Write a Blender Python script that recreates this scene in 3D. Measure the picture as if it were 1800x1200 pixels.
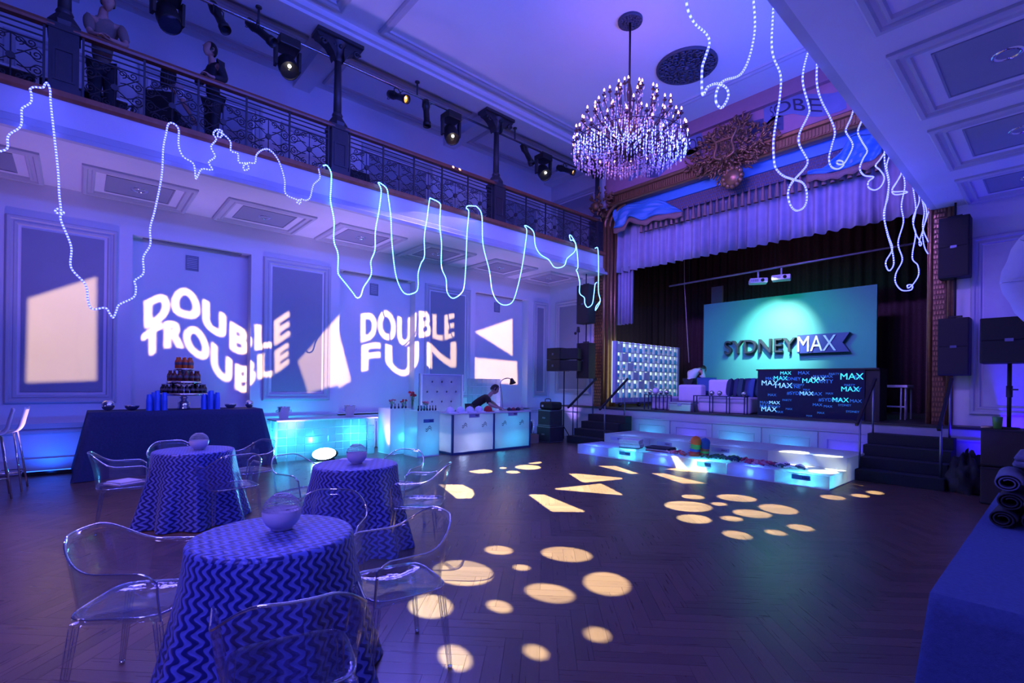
import bpy, bmesh, math, random
from mathutils import Vector, Matrix
random.seed(7)
SC = bpy.context.scene
COL = SC.collection
PI = math.pi
for o in list(bpy.data.objects):
    bpy.data.objects.remove(o)

# ------------------------------------------------------------------ camera
F_PX, YAW, V0, CAM_H, ROLL = 865.4, math.radians(48.564), 674.2, 1.5, math.radians(0.675)
_s, _c = math.sin(YAW), math.cos(YAW)
CF = Vector((-_s, _c, 0))
CR = Vector((_c * math.cos(ROLL), _s * math.cos(ROLL), math.sin(ROLL)))
CU = Vector((-_c * math.sin(ROLL), -_s * math.sin(ROLL), math.cos(ROLL)))
cam_data = bpy.data.cameras.new('camera')
cam_data.sensor_width = 36.0
cam_data.lens = 36.0 * F_PX / 1800.0
cam_data.shift_y = (V0 - 600.0) / 1800.0
cam_data.clip_start = 0.05
cam = bpy.data.objects.new('camera', cam_data)
COL.objects.link(cam)
cam.matrix_world = Matrix(((CR.x, CU.x, -CF.x, 0), (CR.y, CU.y, -CF.y, 0), (CR.z, CU.z, -CF.z, CAM_H), (0, 0, 0, 1)))
SC.camera = cam

# survey helpers: a direction measured in the photograph, cut with a known plane of the room
def _ray(u, v):
    return CF + CR * ((u - 900) / F_PX) - CU * ((v - V0) / F_PX)
def onX(u, v, x):
    d = _ray(u, v); t = x / d.x
    return Vector((x, t * d.y, CAM_H + t * d.z))
def onY(u, v, y):
    d = _ray(u, v); t = y / d.y
    return Vector((t * d.x, y, CAM_H + t * d.z))
def onZ(u, v, z):
    d = _ray(u, v); t = (z - CAM_H) / d.z
    return Vector((t * d.x, t * d.y, z))

# ------------------------------------------------------------------ view, world, room wash lights
SC.view_settings.view_transform = 'Standard'
SC.view_settings.look = 'None'
SC.view_settings.exposure = 0.0
SC.view_settings.gamma = 1.0
SC.view_settings.use_curve_mapping = False
SC.cycles.max_bounces = 7
SC.cycles.diffuse_bounces = 3
SC.cycles.glossy_bounces = 3
SC.cycles.transmission_bounces = 6
SC.cycles.transparent_max_bounces = 24
SC.cycles.caustics_reflective = False
SC.cycles.caustics_refractive = False
SC.cycles.sample_clamp_indirect = 4.0
SC.cycles.use_denoising = True
world = bpy.data.worlds.new('dim_blue_hall')
SC.world = world
world.use_nodes = True
world.node_tree.nodes['Background'].inputs[0].default_value = (0.10, 0.085, 1.0, 1)
world.node_tree.nodes['Background'].inputs[1].default_value = 0.15

def aim(o, target):
    d = (Vector(target) - o.location).normalized()
    o.rotation_euler = d.to_track_quat('-Z', 'Y').to_euler()
def area(name, loc, target, sx, sy, power, color, spread=180):
    l = bpy.data.lights.new(name, 'AREA')
    l.shape = 'RECTANGLE'; l.size = sx; l.size_y = sy; l.energy = power; l.color = color
    l.spread = math.radians(spread)
    o = bpy.data.objects.new(name, l); COL.objects.link(o)
    o.location = loc; aim(o, target)
    return o
def spot(name, loc, target, angle, power, color, blend=0.5, radius=0.05):
    l = bpy.data.lights.new(name, 'SPOT')
    l.spot_size = math.radians(angle); l.spot_blend = blend; l.energy = power; l.color = color
    l.shadow_soft_size = radius
    o = bpy.data.objects.new(name, l); COL.objects.link(o)
    o.location = loc; aim(o, target)
    return o
def point(name, loc, power, color, radius=0.05):
    l = bpy.data.lights.new(name, 'POINT')
    l.energy = power; l.color = color; l.shadow_soft_size = radius
    o = bpy.data.objects.new(name, l); COL.objects.link(o)
    o.location = loc
    return o
BLUE = (0.09, 0.10, 1.0)
VIOLET = (0.26, 0.13, 1.0)
CYAN = (0.04, 0.62, 1.0)
DEEP = (0.02, 0.02, 1.0)
# added fill lamps out of view on the right balcony, for ceiling and left wall
area('ceiling_fill', (-2.0, 5.0, 5.35), (-6.2, 5.0, 7.86), 10.0, 0.3, 520, (0.045, 0.095, 1.0), 175)
area('hall_fill', (-1.75, 4.0, 5.9), (-10.8, 3.8, 2.2), 9.0, 0.3, 72, (0.12, 0.09, 1.0), 80)
# added fill lamps with no fixture, for floor, tables and stage wall
area('floor_fill', (-8.4, 3.5, 5.0), (-4.2, 4.0, 0.0), 7.0, 0.25, 300, (0.16, 0.12, 1.0), 140)
area('table_fill', (-0.9, -2.4, 4.2), (-4.0, 1.2, 0.6), 1.2, 0.3, 110, (0.20, 0.15, 1.0), 140)  # added behind the camera to brighten the tables
spot('house_light_left', (-6.2, -2.4, 4.3), (-5.4, -.2, 0.0), 75, 260, (1.0, 0.50, 0.70), 1.0, .15)  # added warm pink fill for the left front floor
area('stage_wall_fill', (-5.1, 2.5, 6.9), (-5.1, 11.2, 4.2), 5.0, 0.3, 190, (0.28, 0.16, 1.0), 55)
# floor uplights: saturated blue along the walls
for k, (x, y, tx, ty, tz, pw, cl, an) in enumerate((
        (-10.45, -.30, -10.82, -.30, .6, 24, (.01, .10, 1.0), 140), (-10.45, .9, -10.95, 1.2, 1.6, 15, (.12, .08, 1.0), 120),
        (-10.3, 4.9, -10.95, 5.2, 1.6, 26, (.14, .14, 1.0), 120), (-10.3, 8.6, -10.95, 9.2, 1.6, 34, (.05, .22, 1.0), 120), (-10.3, 3.3, -10.9, 3.2, 1.2, 22, (.02, .45, 1.0), 120),
        (-10.3, 10.75, -10.2, 11.1, 1.4, 34, (.04, .14, 1.0), 120), (-.55, 10.45, -.4, 11.1, 1.5, 330, (.02, .0, 1.0), 130), (-1.05, 10.75, -.95, 11.1, .7, 10, DEEP, 120))):
    spot('led_uplight', (x, y, .07), (tx, ty, tz), an, pw, cl, 1.0, .06)
# lamps added without fixtures under the right balcony to brighten its soffit
for y, pw in ((2.6, 125), (5.8, 170), (8.4, 130)):
    spot('soffit_fill', (-1.3 if y > 3 else -.9, y, .1), (-.6, y + .4, 4.58), 90, pw, (0.065, 0.06, 1.0), 1.0, .08)
# fixtureless lamps placed among the tables to brighten the left soffit
for y, pw in ((-.35, 400), (2.95, 430), (4.75, 400), (8.3, 430), (10.4, 220)):
    spot('soffit_fill', (-9.35, y, .1), (-9.8, y + .2, 4.58), 64, pw, (0.48, 0.27, 1.0), 1.0, .08)
# ------------------------------------------------------------------ materials
MATS = {}
def _nodes(name):
    m = bpy.data.materials.new(name); m.use_nodes = True
    nt = m.node_tree
    return m, nt, nt.nodes['Principled BSDF']
def mat(name, col, rough=0.6, metal=0.0, var=0.08, scale=8.0, emit=None, estr=0.0, spec=0.5, bump=0.0, coat=0.0):
    """plain painted/metal/cloth surface: base colour with a little procedural variation and relief"""
    if name in MATS: return MATS[name]
    m, nt, b = _nodes(name)
    tc = nt.nodes.new('ShaderNodeTexCoord')
    n = nt.nodes.new('ShaderNodeTexNoise'); n.inputs['Scale'].default_value = scale; n.inputs['Detail'].default_value = 3
    nt.links.new(tc.outputs['Object'], n.inputs['Vector'])
    r = nt.nodes.new('ShaderNodeMix'); r.data_type = 'RGBA'
    c = Vector(col)
    lo = [max(0, x * (1 - var)) for x in c]; hi = [min(1, x * (1 + var)) for x in c]
    r.inputs[6].default_value = (*lo, 1); r.inputs[7].default_value = (*hi, 1)
    nt.links.new(n.outputs['Fac'], r.inputs[0])
    nt.links.new(r.outputs[2], b.inputs['Base Color'])
    b.inputs['Roughness'].default_value = rough
    b.inputs['Metallic'].default_value = metal
    b.inputs['Specular IOR Level'].default_value = spec
    b.inputs['Coat Weight'].default_value = coat
    if emit:
        b.inputs['Emission Color'].default_value = (*emit, 1)
        b.inputs['Emission Strength'].default_value = estr
    if bump:
        bp = nt.nodes.new('ShaderNodeBump'); bp.inputs['Strength'].default_value = bump; bp.inputs['Distance'].default_value = 0.02
        n2 = nt.nodes.new('ShaderNodeTexNoise'); n2.inputs['Scale'].default_value = scale * 4; n2.inputs['Detail'].default_value = 4
        nt.links.new(tc.outputs['Object'], n2.inputs['Vector'])
        nt.links.new(n2.outputs['Fac'], bp.inputs['Height']); nt.links.new(bp.outputs['Normal'], b.inputs['Normal'])
    MATS[name] = m
    return m
def emat(name, col, strength):
    if name in MATS: return MATS[name]
    m, nt, b = _nodes(name)
    b.inputs['Base Color'].default_value = (*[min(1, x) for x in col], 1)
    b.inputs['Emission Color'].default_value = (*col, 1)
    b.inputs['Emission Strength'].default_value = strength
    MATS[name] = m
    return m

# ------------------------------------------------------------------ mesh builder
class MB:
    def __init__(self, org=(0, 0, 0)):
        self.v = []; self.f = []; self.uv = {}; self.sm = set(); self.org = Vector(org)
    def add(self, vs, fs, smooth=False, uvs=None):
        k = len(self.v); k2 = len(self.f)
        self.v += [Vector(p) for p in vs]
        for i, f in enumerate(fs):
            self.f.append([k + a for a in f])
            if smooth: self.sm.add(k2 + i)
            if uvs: self.uv[k2 + i] = uvs[i]
        return self
    def box(self, x0, x1, y0, y1, z0, z1):
        vs = [(x, y, z) for z in (z0, z1) for y in (y0, y1) for x in (x0, x1)]
        return self.add(vs, [(0, 2, 3, 1), (4, 5, 7, 6), (0, 1, 5, 4), (2, 6, 7, 3), (0, 4, 6, 2), (1, 3, 7, 5)])
    def bar(self, p0, p1, w, h, up=(0, 0, 1)):
        p0, p1 = Vector(p0), Vector(p1); d = (p1 - p0).normalized(); u = Vector(up)
        if abs(d.dot(u)) > 0.99: u = Vector((1, 0, 0))
        s = d.cross(u).normalized() * (w / 2); t = s.cross(d).normalized() * (h / 2)
        vs = [p + a * s + b * t for p in (p0, p1) for a, b in ((-1, -1), (1, -1), (1, 1), (-1, 1))]
        return self.add(vs, [(3, 2, 1, 0), (4, 5, 6, 7), (0, 1, 5, 4), (1, 2, 6, 5), (2, 3, 7, 6), (3, 0, 4, 7)])
    def cyl(self, p0, p1, r0, r1=None, n=12, caps=True, smooth=True):
        return self.tube([p0, p1], [r0, r0 if r1 is None else r1], n, False, caps, smooth)
    def tube(self, pts, r, n=6, closed=False, caps=True, smooth=True, length_uv=False):
        pts = [Vector(p) for p in pts]; N = len(pts)
        rs = r if isinstance(r, (list, tuple)) else [r] * N
        tang = []
        for i in range(N):
            a = pts[(i - 1) % N] if (closed or i > 0) else pts[i]
            b = pts[(i + 1) % N] if (closed or i < N - 1) else pts[i]
            d = b - a
            tang.append(d.normalized() if d.length > 1e-9 else Vector((0, 0, 1)))
        u = Vector((0, 0, 1)) if abs(tang[0].z) < 0.9 else Vector((1, 0, 0))
        u = (u - tang[0] * u.dot(tang[0])).normalized()
        vs = []; L = [0.0]
        for i in range(N):
            u = u - tang[i] * u.dot(tang[i])
            u = u.normalized() if u.length > 1e-6 else tang[i].orthogonal().normalized()
            w = tang[i].cross(u)
            for k in range(n):
                a = 2 * PI * k / n
                vs.append(pts[i] + (u * math.cos(a) + w * math.sin(a)) * rs[i])
            if i: L.append(L[-1] + (pts[i] - pts[i - 1]).length)
        fs = []; uvs = []
        M = N if closed else N - 1
        for i in range(M):
            j = (i + 1) % N
            for k in range(n):
                q = (k + 1) % n
                fs.append((i * n + k, i * n + q, j * n + q, j * n + k))
                l1 = L[j] if j else L[-1]
                uvs.append([(L[i], k / n), (L[i], (k + 1) / n), (l1, (k + 1) / n), (l1, k / n)])
        if caps and not closed:
            fs.append(tuple(range(n - 1, -1, -1))); uvs.append([(0, 0)] * n)
            fs.append(tuple((N - 1) * n + k for k in range(n))); uvs.append([(L[-1], 0)] * n)
        return self.add(vs, fs, smooth, uvs if length_uv else None)
    def lathe(self, prof, n=24, c=(0, 0, 0), smooth=True, a0=0.0, a1=2 * PI, capb=False, capt=False, uv=False):
        full = abs(a1 - a0 - 2 * PI) < 1e-6
        cols = n if full else n + 1
        vs = []
        for (r, z) in prof:
            for k in range(cols):
                a = a0 + (a1 - a0) * k / n
                vs.append((c[0] + r * math.cos(a), c[1] + r * math.sin(a), c[2] + z))
        fs = []; uvs = []
        for i in range(len(prof) - 1):
            for k in range(n):
                q = (k + 1) % cols
                fs.append((i * cols + k, i * cols + q, (i + 1) * cols + q, (i + 1) * cols + k))
                uvs.append([(k / n, prof[i][1]), ((k + 1) / n, prof[i][1]), ((k + 1) / n, prof[i + 1][1]), (k / n, prof[i + 1][1])])
        if capb: fs.append(tuple(range(cols - 1, -1, -1))); uvs.append([(0, 0)] * cols)
        if capt: fs.append(tuple((len(prof) - 1) * cols + k for k in range(cols))); uvs.append([(0, 0)] * cols)
        return self.add(vs, fs, smooth, uvs if uv else None)
    def sphere(self, c, r, n=16, m=10, sz=1.0):
        prof = [(max(r * math.sin(PI * i / m), 1e-4), -r * sz * math.cos(PI * i / m)) for i in range(m + 1)]
        return self.lathe(prof, n, c)
    def prism(self, poly, fn, h0, h1):
        """2-D polygon (a,b) swept from h0 to h1; fn(a,b,h) -> point"""
        n = len(poly)
        vs = [fn(a, b, h0) for a, b in poly] + [fn(a, b, h1) for a, b in poly]
        fs = [tuple(range(n - 1, -1, -1)), tuple(range(n, 2 * n))]
        fs += [(i, (i + 1) % n, n + (i + 1) % n, n + i) for i in range(n)]
        return self.add(vs, fs)
    def frame(self, fn, a0, a1, b0, b1, prof):
        """picture-frame moulding; prof = [(inset, proud)], fn(a,b,h) -> point"""
        vs = []
        for d, p in prof:
            vs += [fn(a0 + d, b0 + d, p), fn(a1 - d, b0 + d, p), fn(a1 - d, b1 - d, p), fn(a0 + d, b1 - d, p)]
        fs = []
        for i in range(len(prof) - 1):
            for k in range(4):
                q = (k + 1) % 4
                fs.append((i * 4 + k, i * 4 + q, (i + 1) * 4 + q, (i + 1) * 4 + k))
        return self.add(vs, fs)
    def xform(self, M):
        self.v = [M @ p for p in self.v]; return self
    def build(self, name, material, parent=None, bevel=0.0, fix=True, solid=0.0, sub=0):
        me = bpy.data.meshes.new(name)
        me.from_pydata([tuple(p - self.org) for p in self.v], [], self.f)
        if self.uv:
            ul = me.uv_layers.new(name='UVMap')
            for p in me.polygons:
                q = self.uv.get(p.index)
                if q:
                    for li, c in zip(p.loop_indices, q): ul.data[li].uv = c
        for i in self.sm: me.polygons[i].use_smooth = True
        if fix:
            bm = bmesh.new(); bm.from_mesh(me)
            bmesh.ops.recalc_face_normals(bm, faces=bm.faces)
            bm.to_mesh(me); bm.free()
        me.materials.append(material)
        return link(name, me, parent, bevel, solid, sub)
def link(name, me, parent=None, bevel=0.0, solid=0.0, sub=0):
    o = bpy.data.objects.new(name, me); COL.objects.link(o)
    if parent is not None: o.parent = parent
    if solid:
        md = o.modifiers.new('solid', 'SOLIDIFY'); md.thickness = solid; md.offset = 0
    if bevel:
        md = o.modifiers.new('bevel', 'BEVEL'); md.width = bevel; md.segments = 2; md.limit_method = 'ANGLE'
    if sub:
        md = o.modifiers.new('sub', 'SUBSURF'); md.levels = sub; md.render_levels = sub
    return o
def tag(o, label, cat, group=None, kind=None):
    o['label'] = label; o['category'] = cat
    if group: o['group'] = group
    if kind: o['kind'] = kind
    return o
def thing(name, label, cat, loc=(0, 0, 0), rz=0.0, group=None):
    o = bpy.data.objects.new(name, None); COL.objects.link(o)
    o.empty_display_size = 0.1
    o.location = loc; o.rotation_euler = (0, 0, rz)
    return tag(o, label, cat, group)
def dup(root, loc, rz=None, label=None, group=None):
    def cp(o, par):
        c = o.copy(); COL.objects.link(c); c.parent = par
        for ch in list(o.children): cp(ch, c)
        return c
    r = cp(root, None)
    r.location = loc
    if rz is not None: r.rotation_euler = (0, 0, rz)
    if label: r['label'] = label
    if group: r['group'] = group
    return r
def struct(o, label=None):
    o['kind'] = 'structure'
    if label: o['label'] = label
    return o
def smooth_pts(pts, k=6, closed=False):
    """Catmull-Rom through the points"""
    pts = [Vector(p) for p in pts]; N = len(pts); out = []
    M = N if closed else N - 1
    for i in range(M):
        p0 = pts[(i - 1) % N] if (closed or i > 0) else pts[0] * 2 - pts[1]
        p1 = pts[i]; p2 = pts[(i + 1) % N]
        p3 = pts[(i + 2) % N] if (closed or i + 2 < N) else pts[-1] * 2 - pts[-2]
        for j in range(k):
            t = j / k
            out.append(0.5 * ((2 * p1) + (p2 - p0) * t + (2 * p0 - 5 * p1 + 4 * p2 - p3) * t * t + (3 * p1 - p0 - 3 * p2 + p3) * t ** 3))
    if not closed: out.append(pts[-1])
    return out
def text_outlines(s, bold=0.0, k=5, space=1.0):
    """outlines of a word in the built-in font, as closed polygons (x, y), unit cap height"""
    cu = bpy.data.curves.new('lettering_tmp', 'FONT'); cu.body = s; cu.size = 1.0; cu.space_character = space
    o = bpy.data.objects.new('lettering_tmp', cu); COL.objects.link(o)
    bpy.context.view_layer.update()
    dg = bpy.context.evaluated_depsgraph_get()
    c2 = o.to_curve(dg)
    polys = []
    for sp in c2.splines:
        if sp.type == 'BEZIER':
            bp = sp.bezier_points; N = len(bp); P = []
            for i in range(N):
                a, b = bp[i], bp[(i + 1) % N]
                for j in range(k):
                    t = j / k
                    P.append(a.co * (1 - t) ** 3 + a.handle_right * 3 * t * (1 - t) ** 2 + b.handle_left * 3 * t * t * (1 - t) + b.co * t ** 3)
        else:
            P = [Vector(p.co[:3]) for p in sp.points]
        P = [(p.x, p.y) for p in P]
        Q = []
        for p in P:
            if not Q or abs(p[0] - Q[-1][0]) + abs(p[1] - Q[-1][1]) > 1e-4: Q.append(p)
        if len(Q) > 2: polys.append(Q)
    o.to_curve_clear(); bpy.data.objects.remove(o); bpy.data.curves.remove(cu)
    ys = [p[1] for P in polys for p in P]; xs = [p[0] for P in polys for p in P]
    y0, y1, x0 = min(ys), max(ys), min(xs); h = y1 - y0
    return [[((x - x0) / h, (y - y0) / h) for x, y in P] for P in polys]
def fill_outlines(polys3d, name='plate', extrude=0.0):
    """flat even-odd filled sheet from closed polygons given in the XY plane -> mesh"""
    cu = bpy.data.curves.new(name, 'CURVE'); cu.dimensions = '2D'; cu.fill_mode = 'BOTH' if True else 'FULL'
    cu.extrude = extrude
    for P in polys3d:
        sp = cu.splines.new('POLY'); sp.points.add(len(P) - 1)
        for q, p in zip(sp.points, P): q.co = (p[0], p[1], 0, 1)
        sp.use_cyclic_u = True
    o = bpy.data.objects.new(name, cu); COL.objects.link(o)
    bpy.context.view_layer.update()
    me = bpy.data.meshes.new_from_object(o.evaluated_get(bpy.context.evaluated_depsgraph_get()))
    me.name = name
    bpy.data.objects.remove(o); bpy.data.curves.remove(cu)
    return me
def lettering(name, s, material, parent, M, height, width=None, depth=0.004, bold=0.0):
    """raised/printed word as its own mesh: M maps text plane (x right, y up, z out)"""
    polys = text_outlines(s)
    w = max(p[0] for P in polys for p in P)
    sx = height if width is None else width / w
    me = fill_outlines([[(x * sx, y * height) for x, y in P] for P in polys], name, depth / 2)
    me.transform(M); me.materials.clear(); me.materials.append(material)
    return link(name, me, parent)
def axes(o, x, y, z):
    x, y, z = Vector(x), Vector(y), Vector(z)
    return Matrix(((x.x, y.x, z.x, o[0]), (x.y, y.y, z.y, o[1]), (x.z, y.z, z.z, o[2]), (0, 0, 0, 1)))
# ------------------------------------------------------------------ room shell
XW, XB, XR, XE = -10.82, -8.675, -1.53, 0.62      # left wall, left balcony front, right balcony front, right wall
YP, YS, YBACK = 11.1, 10.67, -3.5                 # proscenium wall, stage front, open rear of the hall
SOF, CEIL, ZS = 4.58, 7.86, 0.893                 # balcony soffit, ceiling, stage floor
M_wall = mat('white_wall_paint', (0.72, 0.70, 0.74), 0.55, var=0.05, scale=2.0)
M_field = mat('grey_panel_paint', (0.27, 0.28, 0.36), 0.6, var=0.06, scale=2.0)
M_mould = mat('moulding_paint', (0.5, 0.5, 0.55), 0.5, var=0.05, scale=4.0)
M_ceil = mat('ceiling_paint', (0.75, 0.75, 0.78), 0.7, var=0.05, scale=1.0)
M_vent = mat('vent_grille', (0.22, 0.23, 0.3), 0.6)
M_woodtrim = mat('reddish_wood_trim', (0.30, 0.10, 0.045), 0.35, var=0.35, scale=14)
M_iron = mat('dark_cast_iron', (0.045, 0.043, 0.055), 0.45, metal=0.3, var=0.2, scale=12)
M_black = mat('matt_black', (0.012, 0.011, 0.013), 0.7)
M_chrome = mat('chrome', (0.85, 0.85, 0.88), 0.08, metal=1.0, var=0.02)
MOULD = [(0, 0), (0, .03), (.02, .05), (.05, .05), (.065, .025), (.09, .025), (.1, .035), (.125, .035), (.14, 0)]

# floor: slab plus herringbone oak planks
def plank_material():
    m, nt, b = _nodes('dark_oak_parquet')
    tc = nt.nodes.new('ShaderNodeTexCoord'); geo = nt.nodes.new('ShaderNodeNewGeometry'); oi = nt.nodes.new('ShaderNodeObjectInfo')
    uv = nt.nodes.new('ShaderNodeUVMap')
    ad = nt.nodes.new('ShaderNodeMath'); ad.operation = 'ADD'
    nt.links.new(geo.outputs['Random Per Island'], ad.inputs[0]); nt.links.new(oi.outputs['Random'], ad.inputs[1])
    fr = nt.nodes.new('ShaderNodeMath'); fr.operation = 'FRACT'; nt.links.new(ad.outputs[0], fr.inputs[0])
    mp = nt.nodes.new('ShaderNodeMapping'); mp.inputs['Scale'].default_value = (3, 60, 1)
    cb = nt.nodes.new('ShaderNodeCombineXYZ'); nt.links.new(fr.outputs[0], cb.inputs[2])
    sc = nt.nodes.new('ShaderNodeVectorMath'); sc.operation = 'SCALE'; sc.inputs['Scale'].default_value = 37; nt.links.new(cb.outputs[0], sc.inputs[0])
    nt.links.new(uv.outputs[0], mp.inputs['Vector'])
    va = nt.nodes.new('ShaderNodeVectorMath'); nt.links.new(mp.outputs[0], va.inputs[0]); nt.links.new(sc.outputs[0], va.inputs[1])
    gr = nt.nodes.new('ShaderNodeTexNoise'); gr.inputs['Scale'].default_value = 1.0; gr.inputs['Detail'].default_value = 5; nt.links.new(va.outputs[0], gr.inputs['Vector'])
    ramp = nt.nodes.new('ShaderNodeValToRGB')
    ramp.color_ramp.elements[0].color = (0.075, 0.042, 0.032, 1); ramp.color_ramp.elements[1].color = (0.165, 0.096, 0.070, 1)
    mx = nt.nodes.new('ShaderNodeMath'); mx.operation = 'MULTIPLY_ADD'; mx.inputs[1].default_value = 0.55
    nt.links.new(fr.outputs[0], mx.inputs[0])
    g2 = nt.nodes.new('ShaderNodeMath'); g2.operation = 'MULTIPLY'; g2.inputs[1].default_value = 0.5; nt.links.new(gr.outputs['Fac'], g2.inputs[0])
    nt.links.new(g2.outputs[0], mx.inputs[2]); nt.links.new(mx.outputs[0], ramp.inputs[0])
    nt.links.new(ramp.outputs[0], b.inputs['Base Color'])
    rr = nt.nodes.new('ShaderNodeMapRange'); rr.inputs[3].default_value = 0.22; rr.inputs[4].default_value = 0.38
    nt.links.new(gr.outputs['Fac'], rr.inputs[0]); nt.links.new(rr.outputs[0], b.inputs['Roughness'])
    bp = nt.nodes.new('ShaderNodeBump'); bp.inputs['Strength'].default_value = 0.12; bp.inputs['Distance'].default_value = 0.004
    nt.links.new(gr.outputs['Fac'], bp.inputs['Height']); nt.links.new(bp.outputs[0], b.inputs['Normal'])
    b.inputs['Specular IOR Level'].default_value = 0.6
    return m
M_plank = plank_material()
mb = MB(); mb.box(XW, XE, YBACK, YP, -0.2, -0.012)
floor = struct(mb.build('floor', mat('parquet_joint_dark', (0.10, 0.05, 0.034), 0.5)), 'dark herringbone oak parquet floor of the hall')
PWD, PN = 0.10, 6
def plank_mesh(mb, x, y, horiz):
    g = 0.0002; t = 0.0006
    L, W = PN * PWD, PWD
    lx, ly = (L, W) if horiz else (W, L)
    x0, x1, y0, y1 = x + g, x + lx - g, y + g, y + ly - g
    c, s = math.cos(PI / 4), math.sin(PI / 4)
    def R(a, b, z): return (a * c - b * s, a * s + b * c, z)
    vs = [R(x0, y0, -0.012), R(x1, y0, -0.012), R(x1, y1, -0.012), R(x0, y1, -0.012),
          R(x0 + t, y0 + t, 0), R(x1 - t, y0 + t, 0), R(x1 - t, y1 - t, 0), R(x0 + t, y1 - t, 0)]
    fs = [(4, 5, 6, 7), (0, 1, 5, 4), (1, 2, 6, 5), (2, 3, 7, 6), (3, 0, 4, 7)]
    def U(q):
        a, b = q
        return (a, b) if horiz else (b, a)
    loc = [(0, 0), (lx, 0), (lx, ly), (0, ly)] * 2
    mb.add(vs, fs, False, [[U(loc[i]) for i in f] for f in fs])
field = MB(); near = []
protoH = MB(); plank_mesh(protoH, 0, 0, True); protoV = MB(); plank_mesh(protoV, 0, 0, False)
hs = math.sqrt(.5)
cand = []
rngx = range(-130, 170)
for i in rngx:
    for j in rngx:
        d = (i - j) % (2 * PN)
        if d == 0: hz = True
        elif d == 2 * PN - 1: hz = False
        else: continue
        px, py = i * PWD, j * PWD
        cx, cy = (px + PN * PWD / 2, py + PWD / 2) if hz else (px + PWD / 2, py + PN * PWD / 2)
        wx, wy = (cx - cy) * hs, (cx + cy) * hs
        if wx < XW + .2 or wx > XE - .2 or wy < YBACK + .3 or wy > YS - .1: continue
        dep = CF.x * wx + CF.y * wy; lat = (CR.x * wx + CR.y * wy)
        vis = dep > 2.35 and abs(lat) < dep * 1.05
        cand.append((dep + 0.0 if vis else 99 + dep, px, py, hz))
cand.sort(key=lambda q: q[0])
meH = protoH.build('tmp_h', M_plank); meV = protoV.build('tmp_v', M_plank)
for k, (dep, px, py, hz) in enumerate(cand):
    if k < 300:
        o = bpy.data.objects.new('plank', (meH if hz else meV).data); COL.objects.link(o)
        o.location = ((px - py) * hs, (px + py) * hs, 0); o.parent = floor
    else:
        plank_mesh(field, px, py, hz)
bpy.data.objects.remove(meH); bpy.data.objects.remove(meV)
o = field.build('plank_field', M_plank, floor, fix=False); o['kind'] = 'stuff'

# left wall with three niches
NICHE = [(0.70, 2.58), (4.38, 6.30), (8.18, 10.17)]
NZ0, NZ1, ND = 0.78, 4.02, 0.26
mb = MB()
ys = [YBACK]
for a, b in NICHE: ys += [a, b]
ys.append(YP + .3)
for k in range(0, len(ys), 2): mb.box(XW - .5, XW, ys[k], ys[k + 1], 0, CEIL)
for a, b in NICHE:
    mb.box(XW - .5, XW, a, b, 0, NZ0 - .02); mb.box(XW - .5, XW, a, b, NZ1, CEIL)
    mb.box(XW - .5, XW - ND, a, b, NZ0 - .02, NZ1)
wall_left = struct(mb.build('wall_left', M_wall), 'long white side wall with niches and panel mouldings')
def fnL(a, b, h): return (XW + h, a, b)
PANELS = [(-0.85, 0.50), (2.80, 4.17), (6.57, 8.0), (10.38, 11.0)]
for a, b in PANELS + [(-4.4, -2.9)]:
    w = MB(); w.frame(fnL, a, b, 1.10, 4.02, MOULD); w.build('panel_moulding', M_mould, wall_left)
    w = MB(); i = .18; w.box(XW, XW + .012, a + i, b - i, 1.10 + i, 4.02 - i); w.build('panel_field', M_field, wall_left)
for a, b in NICHE:
    w = MB(); w.box(XW - ND, XW + .05, a - .04, b + .04, NZ0 - .03, NZ0 + .015); w.build('niche_sill', M_wall, wall_left)
    w = MB(); w.box(XW - ND + .06, XW - .10, a + .15, b - .15, NZ1 - .02, NZ1 - .003); w.build('slot_diffuser', mat('slot_dark', (.25, .22, .25), .6), wall_left)
    v = MB(); c = (a + b) / 2 - 0.02
    v.frame(lambda p, q, h: (XW - ND + h, p, q), c - .105, c + .105, 3.58, 3.86, [(0, 0), (0, .015), (.02, .015), (.02, .004)])
    g = v.build('vent_frame', M_vent, wall_left)
    v = MB()
    for s_ in range(7): v.box(XW - ND, XW - ND + .01, c - .085, c + .085, 3.605 + s_ * .034, 3.625 + s_ * .034)
    v.build('vent_slats', M_vent, wall_left)
# dado rail and baseboard
w = MB(); w.box(XW, XW + .05, YBACK, YP, .70, .78); w.box(XW, XW + .03, YBACK, YP, .62, .66); struct(w.build('trim_1', M_mould), 'dado rail along the left wall')
w = MB(); w.box(XW, XW + .035, YBACK, YP, 0, .20); w.box(XW, XW + .05, YBACK, YP, .20, .225); struct(w.build('baseboard_left', M_wall), 'white baseboard of the left wall')
# balcony back wall panels
for a, b, dk in [(-.9, .5, 0), (.75, 2.75, 1), (3.1, 4.6, 0), (4.85, 6.75, 1), (7.0, 8.5, 0), (8.7, 10.6, 1)]:
    w = MB(); w.frame(fnL, a, b, 5.3, 6.85 if not dk else 7.0, MOULD); w.build('panel_moulding', M_mould, wall_left)
    w = MB(); w.box(XW, XW + .012, a + .18, b - .18, 5.45, (6.85 if not dk else 7.0) - .18); w.build('panel_field', M_field if dk else M_wall, wall_left)

# right wall (only its edge region can be seen from beside the camera)
mb = MB(); mb.box(XE, XE + .3, YBACK, YP + .3, 0, CEIL)
struct(mb.build('wall_right', M_wall), 'white wall on the camera side of the hall')

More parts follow.
